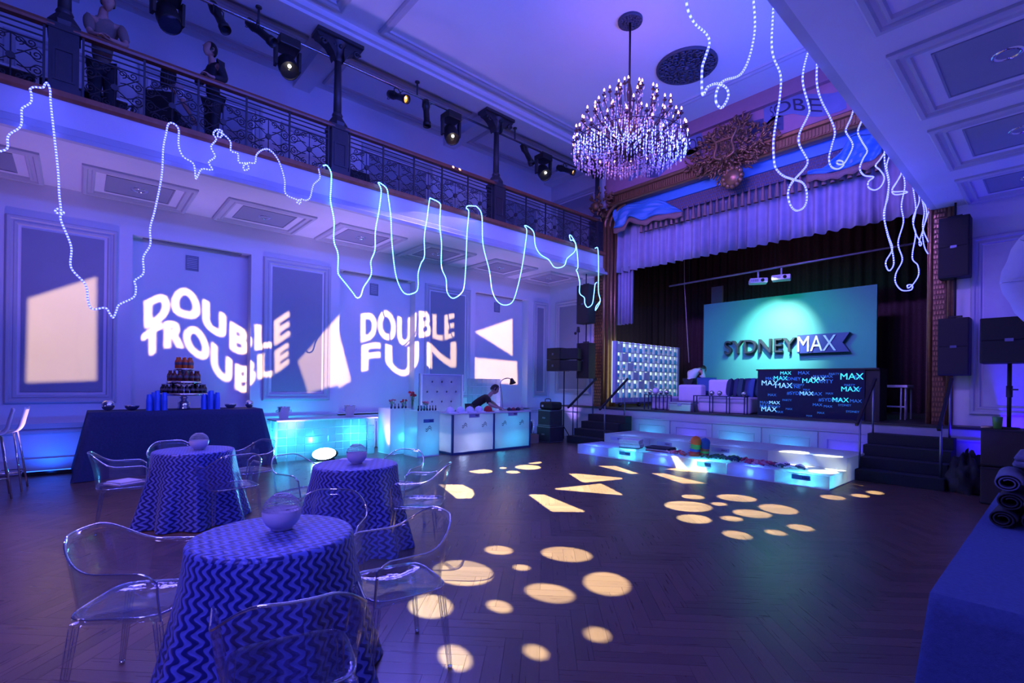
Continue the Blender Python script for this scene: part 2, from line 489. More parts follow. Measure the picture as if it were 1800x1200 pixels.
# stage wall with the proscenium opening
OX0, OX1, OZ = -8.65, -1.62, 6.45
mb = MB()
mb.box(XW - .5, OX0, YP, YP + .3, 0, CEIL); mb.box(OX1, XE + .3, YP, YP + .3, 0, CEIL)
wall_stage = struct(mb.build('wall_stage', M_wall), 'white stage wall on both sides of the proscenium')
M_rose = mat('rose_frieze_paint', (0.42, 0.20, 0.26), 0.7, var=0.12, scale=3)
mb = MB(); mb.box(XB, XR, YP - .02, YP + .3, OZ, CEIL)
frieze = struct(mb.build('wall_frieze', M_rose), 'rose painted frieze wall above the proscenium')
w = MB(); w.box(XB, XR, YP - .10, YP - .02, 7.58, CEIL); w.box(XB, XR, YP - .14, YP - .02, 7.52, 7.58); w.build('cornice', mat('rose_cornice_paint', (0.34, 0.17, 0.22), 0.6), frieze)
def fnS(a, b, h): return (a, YP - h, b)
for a, b, z0, z1 in [(-10.55, -9.15, 1.2, 4.02), (-1.10, .45, 1.08, 4.0)]:
    w = MB(); w.frame(fnS, a, b, z0, z1, MOULD); w.build('panel_moulding', M_mould, wall_stage)
    w = MB(); w.box(a + .16, b - .16, YP - .012, YP, z0 + .16, z1 - .16); w.build('panel_field', M_field if a < -5 else mat('pale_panel_paint', (.55, .55, .6), .6), wall_stage)
w = MB(); w.frame(fnS, -10.7, -8.95, 5.3, 7.2, MOULD); w.build('panel_moulding', M_mould, wall_stage)
w = MB(); w.box(-10.52, -9.13, YP - .012, YP, 5.48, 7.02); w.build('panel_field', M_field, wall_stage)
w = MB(); w.box(XW, OX0 - .6, YP - .05, YP, .70, .78); w.box(-1.2, XE, YP - .05, YP, .70, .78); struct(w.build('trim_2', M_mould), 'dado rail on the stage wall')

# ceiling with moulded panels
mb = MB(); mb.box(XW - .5, XE + .3, YBACK, YP + .3, CEIL, CEIL + .2)
ceiling = struct(mb.build('ceiling', M_ceil), 'flat white hall ceiling with moulded panel borders')
CM = [(0, 0), (0, .03), (.03, .055), (.07, .05), (.11, .03), (.15, .03), (.17, 0)]
def fnC(a, b, h): return (a, b, CEIL - h)
for y0, y1 in [(4.03, 10.25), (-3.0, 3.36)]:
    w = MB(); w.frame(fnC, -8.34, XR - .33, y0, y1, CM); w.build('ceiling_moulding', M_mould, ceiling)
# beams over the balcony fronts, flat with two fascia steps
for side, (x0, x1) in (('left', (-9.15, -8.5)), ('right', (XR - .18, XR + .47))):
    w = MB(); w.box(x0, x1, YBACK, YP, CEIL - .10, CEIL); w.box(x0 + .08, x1 - .08, YBACK, YP, CEIL - .16, CEIL - .10)
    struct(w.build('trim_beam_' + side, M_ceil), 'ceiling beam above the %s balcony front' % side)
# balcony ceiling cross beams and coffers (left side)
for y in (-.2, 3.5, 7.24, 10.93):
    w = MB(); w.box(XW, -9.15, y - .17, y + .17, CEIL - .2, CEIL); w.build('cross_beam', M_ceil, ceiling)
for y0, y1 in ((.15, 3.15), (3.85, 6.9), (7.6, 10.6)):
    w = MB(); w.frame(fnC, XW + .25, -9.35, y0, y1, CM); w.build('ceiling_moulding', M_mould, ceiling)

# balconies: slab, fascia, soffit coffers, wood cap
def balcony(side, x0, x1, front, sgn, coffers, cx0, cx1):
    mb = MB(); mb.box(x0, x1, YBACK, YP, SOF, 5.10)
    root = struct(mb.build('balcony_' + side, M_wall), 'white balcony slab on the %s side of the hall' % side)
    w = MB()
    w.prism([(0, 4.58), (.09, 4.58), (.09, 4.64), (.055, 4.665), (.03, 4.75), (0, 4.77)], lambda a, b, h: (front + sgn * a, h, b), YBACK, YP)
    w.build('fascia_moulding', M_mould, root)
    w = MB()
    w.prism([(-.2, 5.10), (.03, 5.10), (.06, 5.13), (.06, 5.20), (-.2, 5.20)], lambda a, b, h: (front + sgn * a, h, b), YBACK, YP - .05)
    w.build('wood_cap', M_woodtrim, root)
    fn = lambda a, b, h: (a, b, SOF - h)
    for k, (a, b) in enumerate(coffers):
        w = MB(); w.frame(fn, cx0, cx1, a, b, [(0, 0), (0, .03), (.02, .05), (.06, .05), (.075, .02), (.11, .02), (.125, .035), (.15, .035), (.16, 0)])
        w.build('coffer_moulding', M_mould, root)
        w = MB(); i = .28; w.frame(fn, cx0 + i, cx1 - i, a + i, b - i, [(0, 0), (0, .012), (.02, .012), (.02, .004)]); w.box(cx0 + i + .02, cx1 - i - .02, a + i + .02, b - i - .02, SOF - .004, SOF)
        w.build('coffer_field', M_field, root)
        cx, cy = (cx0 + cx1) / 2, (a + b) / 2
        w = MB(); w.lathe([(.115, 0), (.115, -.012), (.085, -.016), (.08, -.004), (.045, .03), (.02, .035)], 20, (cx, cy, SOF))
        w.build('downlight', M_chrome, root)
    return root
balc_left = balcony('left', XW, XB, XB, 1, [(-1.9 + .02, -.42), (.02, 1.45), (1.88, 3.35), (3.78, 5.25), (5.72, 7.1), (7.68, 9.15), (9.62, 10.95)], -10.76, -9.36)
balc_right = balcony('right', XR, XE, XR, -1, [(-.4, 1.15), (1.6, 3.15), (3.62, 5.17), (5.58, 7.16), (7.57, 9.13), (9.66, 10.98)], -1.15, .35)

# stage platform
M_stagewood = mat('black_stage_floor', (0.025, 0.022, 0.025), 0.45, var=.3)
M_stagefront = mat('pale_stage_front_paint', (0.34, 0.36, 0.42), 0.45, var=0.05)
mb = MB(); mb.box(-9.9, -.72, YS, YP, 0, ZS - .04); mb.box(-9.6, -.9, YP, 16.5, .3, ZS - .04)
stage = struct(mb.build('stage_platform', M_stagefront), 'raised stage platform with panelled front')
w = MB(); w.box(-9.93, -.69, YS - .04, YP, ZS - .04, ZS); w.box(-9.6, -.9, YP, 16.5, ZS - .04, ZS); w.build('stage_floor', M_stagewood, stage)
w = MB(); w.box(-9.9, -.72, YS - .02, YS, ZS - .2, ZS - .04); w.box(-9.9, -.72, YS - .035, YS, ZS - .23, ZS - .2); w.build('front_cornice', M_stagefront, stage)
px = [-7.35, -6.32, -5.28, -4.22, -3.18, -2.15]
def fnF(a, b, h): return (a, YS - h, b)
for a, b in zip(px[:-1], px[1:]):
    w = MB(); w.frame(fnF, a + .015, b - .015, .02, ZS - .24, [(0, 0), (0, .018), (.13, .018), (.14, .006), (.15, .006), (.15, 0)]); w.box(a + .16, b - .16, YS - .006, YS, .18, ZS - .40); w.build('front_panel', M_stagefront, stage)
# black masking drapes of the stage house
M_drape = mat('black_stage_drape', (0.07, 0.035, 0.04), 0.95, var=.7, scale=60)
def drape(name, p0, p1, z0, z1, amp, waves, material, parent=None, nz=2, seed=0, top_amp=None, tk=0.0):
    rnd = random.Random(seed)
    p0, p1 = Vector(p0), Vector(p1); d = (p1 - p0); L = d.length; d.normalize(); nrm = Vector((-d.y, d.x, 0))
    n = int(waves * 8)
    ph = [rnd.uniform(-.6, .6) for _ in range(int(waves) + 2)]
    vs = []; fs = []
    for iz in range(nz + 1):
        t = iz / nz; z = z1 + (z0 - z1) * t
        a = (top_amp if top_amp is not None else amp) * (1 - t) + amp * t
        for i in range(n + 1):
            s_ = i / n; w_ = s_ * waves; k = int(w_)
            off = math.sin(2 * PI * w_ + ph[k] * (w_ - k) + ph[k + 1] * 0) * a * (1 + .3 * math.sin(w_ * 1.7))
            p = p0 + d * (s_ * L) + nrm * off
            dz = 0 if iz < nz else .012 * math.sin(w_ * 5.1)
            vs.append((p.x, p.y, z + dz))
    for iz in range(nz):
        for i in range(n):
            q = iz * (n + 1) + i
            fs.append((q, q + 1, q + n + 2, q + n + 1))
    mb = MB(parent.location if parent is not None else (0, 0, 0)); mb.add(vs, fs, True)
    return mb.build(name, material, parent, fix=False, solid=tk)
for nm, lb, p0, p1, sd in (('backdrop', 'black backdrop drape across the rear of the stage', (-10.2, 15.3, 0), (-.4, 15.3, 0), 1),):
    tag(drape('stage_drape', p0, p1, ZS, 6.8, .05, 40, M_drape, seed=sd, tk=.006), lb, 'drape')
tag(drape('stage_drape', (-10.0, 11.45, 0), (-10.0, 15.2, 0), ZS, 6.8, .06, 14, M_drape, seed=2, tk=.006), 'black masking drape hanging at the left side of the stage', 'drape')
tag(drape('stage_drape', (-.6, 11.45, 0), (-.6, 15.2, 0), ZS, 6.8, .06, 14, M_drape, seed=3, tk=.006), 'black masking drape hanging at the right side of the stage', 'drape')
w = MB(); w.box(-10.3, -.4, YP + .3, 15.5, 6.8, 6.9); struct(w.build('ceiling_stage', M_black), 'black stage house ceiling')
# ------------------------------------------------------------------ balcony railings and columns
def spiral(c, r0, turns, a0, sgn=1, n=14, x=-0.0):
    return [Vector((x, c[0] + r0 * (1 - .85 * i / n) * math.cos(a0 + sgn * turns * 2 * PI * i / n), c[1] + r0 * (1 - .85 * i / n) * math.sin(a0 + sgn * turns * 2 * PI * i / n))) for i in range(n + 1)]
def scroll_panel_mesh(W):
    m = MB(); zc = .31; r = .0075
    T = lambda pts, rr=r: m.tube(pts, rr, 4, caps=False, smooth=False)
    for z in (.035, .60, .68, .755): m.box(-.008, .008, -W / 2, W / 2, z - .008, z + .008)
    T([(0, 0, .035), (0, 0, .6)]); 
    for sx in (-1, 1):
        for sz in (-1, 1):
            T([(0, 0, zc), (0, sx * W * .40, zc + sz * .20)])
            for (a, b, rr, ang) in ((.085, .225, .055, -PI / 2), (.20, .235, .055, PI), (.255, .10, .06, PI * .9)):
                a_ = a * W / .655
                pts = spiral((a_, b), rr, 1.4, ang, 1)
                T([Vector((0, sx * p.y, zc + sz * p.z)) for p in pts])
            arc = smooth_pts([(0, 0, .285), (0, .07, .25), (0, .14, .20), (0, .20, .175), (0, .27, .17), (0, .315, .12)], 4)
            T([Vector((0, sx * p.y * W / .655, zc + sz * p.z)) for p in arc])
            arc = smooth_pts([(0, .315, .03), (0, .25, .03), (0, .2, .075), (0, .13, .1), (0, .06, .09)], 4)
            T([Vector((0, sx * p.y * W / .655, zc + sz * p.z)) for p in arc])
    m.cyl((-.02, 0, zc), (.02, 0, zc), .045, .045, 8, smooth=False)
    return m
SECT = [(-3.36, -.36, 'before the first column at the far left'), (0.02, 3.30, 'between the first and second iron columns'),
        (3.69, 7.03, 'between the second and third iron columns'), (7.43, 10.78, 'between the third iron column and the stage')]
M_rail = mat('brown_handrail_wood', (0.22, 0.07, 0.035), 0.35, var=.3, scale=20)
for si, (y0, y1, where) in enumerate(SECT):
    t = thing('balcony_railing', 'wrought iron scroll railing with brown wooden handrail, ' + where, 'railing', (-8.74, y0, 5.2), 0, 'balcony railings')
    L = y1 - y0; W = L / 5
    proto = None
    for k in range(5):
        if proto is None:
            proto = scroll_panel_mesh(W).build('scroll_panel', M_iron, t, fix=False); proto.location = (0, W * .5, .0)
        else:
            o = proto.copy(); COL.objects.link(o); o.location = (0, W * (k + .5), 0)
    for k in range(6):
        w = MB(); w.box(-.013, .013, k * W - .013, k * W + .013, 0, .83); w.build('baluster', M_iron, t)
    w = MB(); w.prism([(-.05, .83), (.05, .83), (.06, .86), (.045, .9), (-.045, .9), (-.06, .86)], lambda a, b, h: (a, h, b), -.1, L + .1); w.build('handrail', M_rail, t)
    w = MB(); w.box(-.02, .02, 0, L, .0, .025); w.build('bottom_rail', M_iron, t)
def column(y, label):
    t = thing('iron_column', label, 'column', (-8.85, y, 5.2), 0, 'balcony columns')
    w = MB(); w.box(-.17, .17, -.17, .17, 0, .1); w.box(-.15, .15, -.15, .15, .1, .82); w.box(-.165, .165, -.165, .165, .82, .9)
    w.lathe([(.165, .9), (.18, .96), (.12, 1.05), (.085, 1.1)], 8, smooth=False, a0=PI / 8, a1=PI / 8 + 2 * PI); w.build('pedestal', M_iron, t)
    w = MB(); w.frame(lambda a, b, h: (.15 + h, a, b), -.11, .11, .16, .58, [(0, 0), (0, .012), (.025, .012), (.03, 0)])
    w.lathe([(.001, .02), (.03, .015), (.06, .0)], 10, (0, 0, 0)) if False else None
    w.build('pedestal_panel', M_iron, t)
    w = MB(); w.cyl((0, 0, 1.1), (0, 0, 2.16), .072, .06, 12); w.lathe([(.085, 1.1), (.095, 1.13), (.075, 1.17)], 12); w.build('shaft', M_iron, t)
    w = MB()
    w.lathe([(.062, 2.1), (.09, 2.14), (.07, 2.18), (.1, 2.28), (.15, 2.38), (.17, 2.42)], 12)
    w.box(-.17, .17, -.42, .42, 2.44, 2.54)
    for s_ in (-1, 1):
        pts = [(0, .08, 2.1), (0, .12, 2.2), (0, .2, 2.3), (0, .3, 2.36), (0, .38, 2.37), (0, .42, 2.44), (0, .05, 2.44)]
        w.prism([(s_ * p[1], p[2]) for p in pts], lambda a, b, h: (h, a, b), -.11, .11)
        w.tube([Vector((.12, s_ * p.x, p.y)) for p in [Vector((q.y + .3, q.z * 1 + 2.3)) for q in spiral((0, 0), .07, 1.3, 0)]], .02, 5)
    for a in range(8):
        w.sphere((.13 * math.cos(a * PI / 4), .13 * math.sin(a * PI / 4), 2.33), .04, 6, 5)
    w.build('capital', M_iron, t)
for y, lb in ((-.17, 'dark cast iron balcony column at the far left beside the leaning man'), (3.5, 'dark cast iron balcony column, second from the left, beside the bright moving head'),
              (7.24, 'dark cast iron balcony column, third from the left'), (10.93, 'dark cast iron balcony column in the corner next to the gold proscenium')):
    column(y, lb)

# ------------------------------------------------------------------ proscenium
M_gold = mat('aged_gold_leaf', (0.30, 0.15, 0.07), 0.38, metal=.65, var=.3, scale=18)
M_goldd = mat('dark_gold_recess', (0.14, 0.06, 0.03), 0.5, metal=.4, var=.3, scale=18)
pros = thing('proscenium_frame', 'carved gold proscenium frame around the stage opening', 'proscenium', (-5.13, 11.0, ZS))
og = pros.location
ZT = 6.42
def fr(a, b, h): return (h, YP - a, b)
w = MB(og)
w.prism([(0, ZT), (.10, ZT), (.13, ZT + .03), (.10, ZT + .07), (.07, ZT + .08), (.07, ZT + .26), (.12, ZT + .28), (.14, ZT + .33), (.09, ZT + .37), (0, ZT + .37)], fr, -8.55, XR)
w.build('top_band', M_gold, pros)
w = MB(og)
n = 110
for k in range(n):
    x = -8.4 + (XR + 8.35) * k / n
    w.box(x, x + .032, YP - .09, YP - .07, ZT + .10, ZT + .245)
o = w.build('flutes', M_gold, pros); o['kind'] = 'stuff'
for sx, (xa, xb, xi) in (('left', (-9.0, -8.68, -8.65)), ('right', (-1.58, -1.40, -1.63))):
    w = MB(og); w.box(min(xa, xb), max(xa, xb), YP - .06, YP, ZS, 6.45); w.build('pilaster', M_goldd, pros)
    w = MB(og)
    cols = 4; rows = 62; W_ = abs(xb - xa)
    for r in range(rows):
        z = ZS + .05 + r * (5.4 / rows)
        for c in range(cols):
            x = min(xa, xb) + .012 + (c + (.5 if r % 2 else 0) * .6) * (W_ - .03) / cols
            w.box(x, x + W_ / cols * .62, YP - .085, YP - .055, z, z + .052)
    o = w.build('lattice', M_gold, pros); o['kind'] = 'stuff'
    if sx == 'left':
        w = MB(og)
        for xx, yy, rr in ((-8.66, YP - .05, .05), (-8.60, YP + .05, .045), (-8.56, YP + .14, .05), (-8.53, YP + .27, .05)): w.cyl((xx, yy, ZS), (xx, yy, 6.3), rr, rr, 10)
        w.box(-8.75, -8.55, YP, YP + .34, ZS, 6.4)
    else:
        w = MB(og)
        for xx, yy, rr in ((-1.61, YP - .06, .035), (-1.37, YP - .05, .03), (-1.33, YP - .03, .025)): w.cyl((xx, yy, ZS), (xx, yy, 6.4), rr, rr, 10)
        w.box(-1.66, -1.60, YP, YP + .4, ZS, 6.4)
    w.build('jamb_moulding', M_gold, pros)
# rounded upper left corner of the frame
w = MB(og)
for rr, yy, tr in ((.62, YP - .05, .05), (.54, YP + .06, .045), (.48, YP + .2, .05)):
    w.tube([(-8.66 + .62 - rr * math.cos(a), yy, ZT - .62 + .08 + rr * math.sin(a)) for a in [PI / 2 * i / 12 for i in range(13)]], tr, 8)
w.build('corner_moulding', M_gold, pros)
def carving(name, cx, cz, half_w, half_h, n, parent, seed, mat_, shape='diamond', y=YP - .12, big=1.0):
    rnd = random.Random(seed); m = MB(parent.location)
    for i in range(n):
        while True:
            a, b = rnd.uniform(-1, 1), rnd.uniform(-1, 1)
            if shape == 'diamond' and abs(a) + abs(b) < 1.0 + .25 * (b > 0): break
            if shape == 'disc' and a * a + b * b < 1: break
        x, z = cx + a * half_w, cz + b * half_h
        yy = y - .10 * (1 - min(1, abs(a) + abs(b))) - rnd.uniform(0, .05)
        th = math.atan2(b * half_h + .001, a * half_w) + rnd.uniform(-.9, .9)
        L = rnd.uniform(.10, .24) * big
        kind = rnd.random()
        d = Vector((math.cos(th), 0, math.sin(th))); s_ = Vector((-d.z, 0, d.x))
        if kind < .55:      # acanthus leaf: bent tapered blade
            pts = [Vector((x, yy, z)) + d * (L * t) + s_ * (rnd.uniform(-.25, .25) * L * t * t) + Vector((0, -.05 * math.sin(t * 2.6) * big, 0)) for t in (0, .3, .6, .85, 1)]
            m.tube(pts, [.012 * big, .032 * big, .034 * big, .02 * big, .004], 5)
        elif kind < .85:    # volute
            c0 = Vector((x, yy, z)); r0 = rnd.uniform(.035, .075) * big; a0 = rnd.uniform(0, 6.28)
            m.tube([c0 + Vector((r0 * (1 - .8 * i / 10) * math.cos(a0 + i * .75), -.02 * i / 10, r0 * (1 - .8 * i / 10) * math.sin(a0 + i * .75))) for i in range(11)], .013 * big, 5)
        else:
            m.sphere((x, yy - .02, z), rnd.uniform(.02, .045) * big, 8, 6)
    return m.build(name, mat_, parent)
crest = thing('crest_carving', 'large carved gold crest of leaves and a lyre over the middle of the proscenium', 'carving', (-5.15, YP - .15, 6.2))
cc = onY(1280, 268, YP - .2)
carving('leaf_carving', cc.x, cc.z - .02, 1.05, .72, 560, crest, 5, M_gold, big=.72)
m = MB(crest.location)
lc = cc + Vector((0, -.2, .1))
for s_ in (-1, 1):
    m.tube(smooth_pts([lc + Vector((s_ * .05, 0, -.3)), lc + Vector((s_ * .22, 0, -.2)), lc + Vector((s_ * .17, 0, .05)), lc + Vector((s_ * .27, 0, .25)), lc + Vector((s_ * .2, 0, .32))], 5), .03, 6)
m.bar(lc + Vector((-.22, 0, .12)), lc + Vector((.22, 0, .12)), .04, .04)
for k in range(5): m.bar(lc + Vector((-.08 + k * .04, 0, -.28)), lc + Vector((-.08 + k * .04, 0, .12)), .01, .01)
m.build('lyre', M_gold, crest)
m = MB(crest.location)
fc = onY(1288, 312, YP - .2)
m.lathe([(.001, .1), (.1, .09), (.2, .03), (.23, -.04), (.2, -.08)], 14); m.xform(Matrix.Translation(fc) @ Matrix.Rotation(PI / 2, 4, 'X'))
for k in range(12):
    a = 2 * PI * k / 12
    m.sphere(fc + Vector((.2 * math.cos(a), -.02, .2 * math.sin(a))), .06, 8, 6)
m.build('mask_boss', M_gold, crest)
corner = thing('corner_carving', 'gold carved rosette cluster on the upper left corner of the proscenium', 'carving', (-8.8, YP - .15, 6.4))
carving('leaf_carving', -8.72, 6.55, .34, .42, 60, corner, 9, M_gold, 'disc', big=.9)
m = MB(corner.location); m.sphere((-8.85, YP - .22, 6.5), .13, 12, 8)
for k in range(7): m.sphere((-8.85 + .16 * math.cos(k * .9), YP - .2, 6.5 + .16 * math.sin(k * .9)), .055, 8, 6)
m.build('rosette', M_gold, corner)

# painted ribbons with lettering on the frieze
M_ribbon = mat('painted_ribbon_blue', (0.16, 0.19, 0.36), 0.7, var=.15, scale=6)
M_ribdark = mat('painted_ribbon_shadow', (0.07, 0.08, 0.17), 0.7, var=.15)
M_ink = mat('painted_letter_dark', (0.03, 0.03, 0.07), 0.7)
def ribbon_band(pairs, parent, name, material, y=YP - .03):
    m = MB(parent.location)
    top = smooth_pts([onY(a[0], a[1], y) for a, b in pairs], 5); bot = smooth_pts([onY(b[0], b[1], y) for a, b in pairs], 5)
    n = len(top)
    m.add(top + bot, [(i, i + 1, n + i + 1, n + i) for i in range(n - 1)])
    m.build(name, material, parent, solid=.006)
def ribbon_text(s, pairs, parent, y=YP - .04, inset=.2):
    polys = text_outlines(s); W = max(p[0] for P in polys for p in P)
    top = smooth_pts([(a[0], a[1], 0) for a, b in pairs], 8); bot = smooth_pts([(b[0], b[1], 0) for a, b in pairs], 8)
    n = len(top) - 1
    def mp(x, yy):
        t = min(max(x / W, 0), 1) * n; i = min(int(t), n - 1); f_ = t - i
        A = top[i].lerp(top[i + 1], f_); B = bot[i].lerp(bot[i + 1], f_)
        q = B.lerp(A, inset + yy * (1 - 2 * inset)); w_ = onY(q.x, q.y, y)
        return (w_.x, w_.z)
    me = fill_outlines([[mp(x, yy) for x, yy in P] for P in polys], 'lettering', .002)
    me.transform(axes((0, y, 0), (1, 0, 0), (0, 0, 1), (0, -1, 0))); me.transform(Matrix.Translation(-Vector(parent.location)))
    me.materials.clear(); me.materials.append(M_ink)
    link('lettering', me, parent)
rb = thing('painted_ribbon', 'painted grey blue ribbon with lettering on the rose frieze left of the gold crest', 'ribbon', (-6.6, YP - .03, 6.9), 0, 'frieze ribbons')
P1 = [((1150, 275), (1157, 311)), ((1172, 262), (1178, 292)), ((1195, 247), (1200, 277)), ((1215, 238), (1222, 268)), ((1233, 233), (1236, 257))]
ribbon_band(P1, rb, 'ribbon', M_ribbon)
ribbon_band([((1133, 280), (1136, 312)), ((1142, 276), (1147, 312)), ((1150, 275), (1157, 311))], rb, 'fold', M_ribdark)
ribbon_band([((1102, 290), (1106, 296)), ((1115, 293), (1115, 300)), ((1125, 284), (1130, 298)), ((1133, 280), (1136, 300))], rb, 'tail', M_ribbon)
ribbon_band([((1104, 318), (1110, 318)), ((1110, 306), (1116, 312)), ((1125, 300), (1128, 306))], rb, 'tail', M_ribbon)
ribbon_band([((1207, 265), (1208, 279)), ((1221, 259), (1221, 280)), ((1233, 256), (1233, 268))], rb, 'fold', M_ribdark)
ribbon_band([((1236, 245), (1238, 265)), ((1255, 240), (1255, 258))], rb, 'ribbon', M_ribdark)
ribbon_text('DHAROD', P1, rb)
rb2 = thing('painted_ribbon', 'painted grey blue ribbon with lettering on the rose frieze right of the gold crest', 'ribbon', (-3.6, YP - .03, 6.9), 0, 'frieze ribbons')
P2 = [((1342, 192), (1344, 222)), ((1360, 178), (1366, 208)), ((1385, 169), (1390, 200)), ((1410, 165), (1412, 203)), ((1440, 165), (1440, 205)), ((1470, 162), (1472, 197)), ((1486, 150), (1488, 190))]
ribbon_band(P2, rb2, 'ribbon', M_ribbon)
ribbon_band([((1342, 222), (1342, 232)), ((1360, 205), (1360, 230)), ((1377, 203), (1377, 228))], rb2, 'fold', M_ribdark)
ribbon_band([((1315, 215), (1318, 238)), ((1342, 208), (1342, 232))], rb2, 'tail', M_ribdark)
ribbon_text('SOBE', [((1352, 183), (1356, 214)), P2[1], P2[2], P2[3], ((1445, 165), (1445, 205))], rb2)

# ------------------------------------------------------------------ stage valance, fringe and swags
M_velvet = mat('grey_mauve_velvet', (0.30, 0.27, 0.40), 0.85, var=.2, scale=5)
M_tassel = mat('faded_bronze_tassel', (0.24, 0.13, 0.12), 0.7, var=.35, scale=40)
M_satin = mat('blue_satin_lining', (0.05, 0.22, 0.55), 0.4, var=.15)
M_fringe = mat('dark_bead_net', (0.06, 0.06, 0.14), 0.6, var=.4, scale=80)
val = thing('stage_valance', 'grey mauve pleated velvet valance hanging across the top of the stage', 'curtain', (-5.13, 11.4, 4.6))
drape('pleated_skirt', (-8.62, 11.42, 0), (-1.62, 11.42, 0), 4.66, 6.1, .075, 31, M_velvet, val, nz=4, seed=11, top_amp=.03, tk=.004)
w = MB(val.location); w.box(-8.5, XR, 11.22, 11.26, 6.2, 6.44); w.build('blue_lit_band', M_satin, val)  # bright blue of the light on this strip is put into its colour
w = MB(val.location)
for k in range(120):
    for r in range(4):
        x = -7.9 + k * .05 + (r % 2) * .025
        w.box(x, x + .02, 11.245, 11.255, 5.93 + r * .07, 5.97 + r * .07)
        if (k + r) % 2 == 0: w.sphere((x, 11.235, 5.95 + r * .07), .012, 5, 4)
o = w.build('bead_net', M_tassel, val); o['kind'] = 'stuff'
w = MB(val.location); w.box(-8.5, XR, 11.26, 11.275, 5.9, 6.22); w.build('net_backing', M_fringe, val)
pt = MB(); pt.lathe([(.002, .36), (.016, .355), (.024, .33), (.010, .31), (.03, .28), (.036, .22), (.04, .1), (.05, 0), (.045, -.004)], 9)
pt = pt.build('tassel', M_tassel, val)
for k in range(36):
    o = pt if k == 0 else pt.copy()
    if k: COL.objects.link(o)
    o.location = (-7.6 + k * .148 + 5.13, 11.25 - 11.4, 5.58 - 4.6); o.scale = (1, 1, 1)
def swag(name, pts_top, pts_bot, mat_, label, y=11.15, folds=5, hem=True):
    t = thing('satin_swag', label, 'curtain', onY(*pts_bot[0], y), 0, 'satin swags')
    m = MB(t.location)
    A = smooth_pts([onY(u, v, y) for u, v in pts_top], 6); B = smooth_pts([onY(u, v, y) for u, v in pts_bot], 6)
    n = len(A); R_ = 14; vs = []
    for r in range(R_ + 1):
        for i in range(n):
            p = A[i].lerp(B[i], r / R_); q = p.copy(); q.y = y - .09 * math.sin(r / R_ * folds * PI) ** 2 * math.sin(PI * min(1, (i + 2) / n)) - .05 * math.sin(i * .6 + r * .5)
            vs.append(q)
    m.add(vs, [(r * n + i, r * n + i + 1, (r + 1) * n + i + 1, (r + 1) * n + i) for r in range(R_) for i in range(n - 1)], True)
    m.build('cloth', mat_, t, fix=False, solid=.006)
    m = MB(t.location)
    n2 = len(B); vs = [b + Vector((0, -.03, 0)) for b in B] + [b + Vector((0, -.02, -.13 - .02 * math.sin(i))) for i, b in enumerate(B)]
    m.add(vs, [(i, i + 1, n2 + i + 1, n2 + i) for i in range(n2 - 1)], True)
    m.build('fringe', M_tassel, t, fix=False, solid=.008)
swag('l', [(1079, 372), (1086, 366), (1105, 361), (1130, 356), (1160, 352), (1180, 360), (1198, 370)], [(1079, 402), (1096, 398), (1108, 382), (1130, 388), (1150, 380), (1175, 376), (1200, 372)], M_satin, 'bright blue satin swag at the left end of the stage valance')
swag('r', [(1420, 302), (1445, 295), (1462, 285), (1480, 262), (1500, 240), (1525, 235), (1548, 240)], [(1418, 308), (1440, 306), (1465, 304), (1490, 296), (1515, 288), (1535, 282), (1552, 268)], M_satin, 'bright blue satin swag at the right end of the stage valance')
tb = drape('stage_drape', (-8.55, 11.5, 0), (-8.0, 11.5, 0), 3.2, 4.8, .05, 5, M_velvet, seed=21, tk=.004)
tag(tb, 'narrow grey mauve tie-back curtain at the left edge of the stage', 'curtain')

# ------------------------------------------------------------------ ceiling medallions
M_medal = mat('dark_iron_rosette', (0.075, 0.08, 0.12), 0.5, metal=.3, var=.4, scale=30)
def medallion(c, R_, label, seed):
    t = thing('ceiling_medallion', label, 'medallion', (c[0], c[1], CEIL), 0, 'ceiling medallions')
    m = MB(); m.lathe([(R_, 0), (R_, -.03), (R_ * .97, -.05), (R_ * .92, -.05), (R_ * .9, -.02), (.01, -.02)], 40); m.build('rim_plate', M_medal, t)
    rnd = random.Random(seed); m = MB()
    for ring, n in ((.25, 8), (.48, 12), (.7, 18), (.84, 24)):
        for k in range(n):
            a = 2 * PI * (k + .5 * (ring > .4)) / n
            c0 = Vector((ring * R_ * math.cos(a), ring * R_ * math.sin(a), -.03)); r0 = R_ * .12; a0 = a + rnd.choice((0, 1.5, 3))
            m.tube([c0 + Vector((r0 * (1 - .8 * i / 9) * math.cos(a0 + i * .7), r0 * (1 - .8 * i / 9) * math.sin(a0 + i * .7), -.015)) for i in range(10)], .012 * R_ / .45 + .004, 4)
    for k in range(16):
        a = 2 * PI * k / 16; m.bar((.1 * R_ * math.cos(a), .1 * R_ * math.sin(a), -.035), (.88 * R_ * math.cos(a), .88 * R_ * math.sin(a), -.035), .012, .02)
    m.sphere((0, 0, -.04), .1 * R_, 10, 6)
    m.build('scrollwork', M_medal, t)
medallion((-5.12, 7.17), .21, 'small dark pierced ceiling rosette holding the chandelier rod', 1)
medallion((-5.09, 9.02), .58, 'large dark pierced ceiling rosette between chandelier and stage', 2)

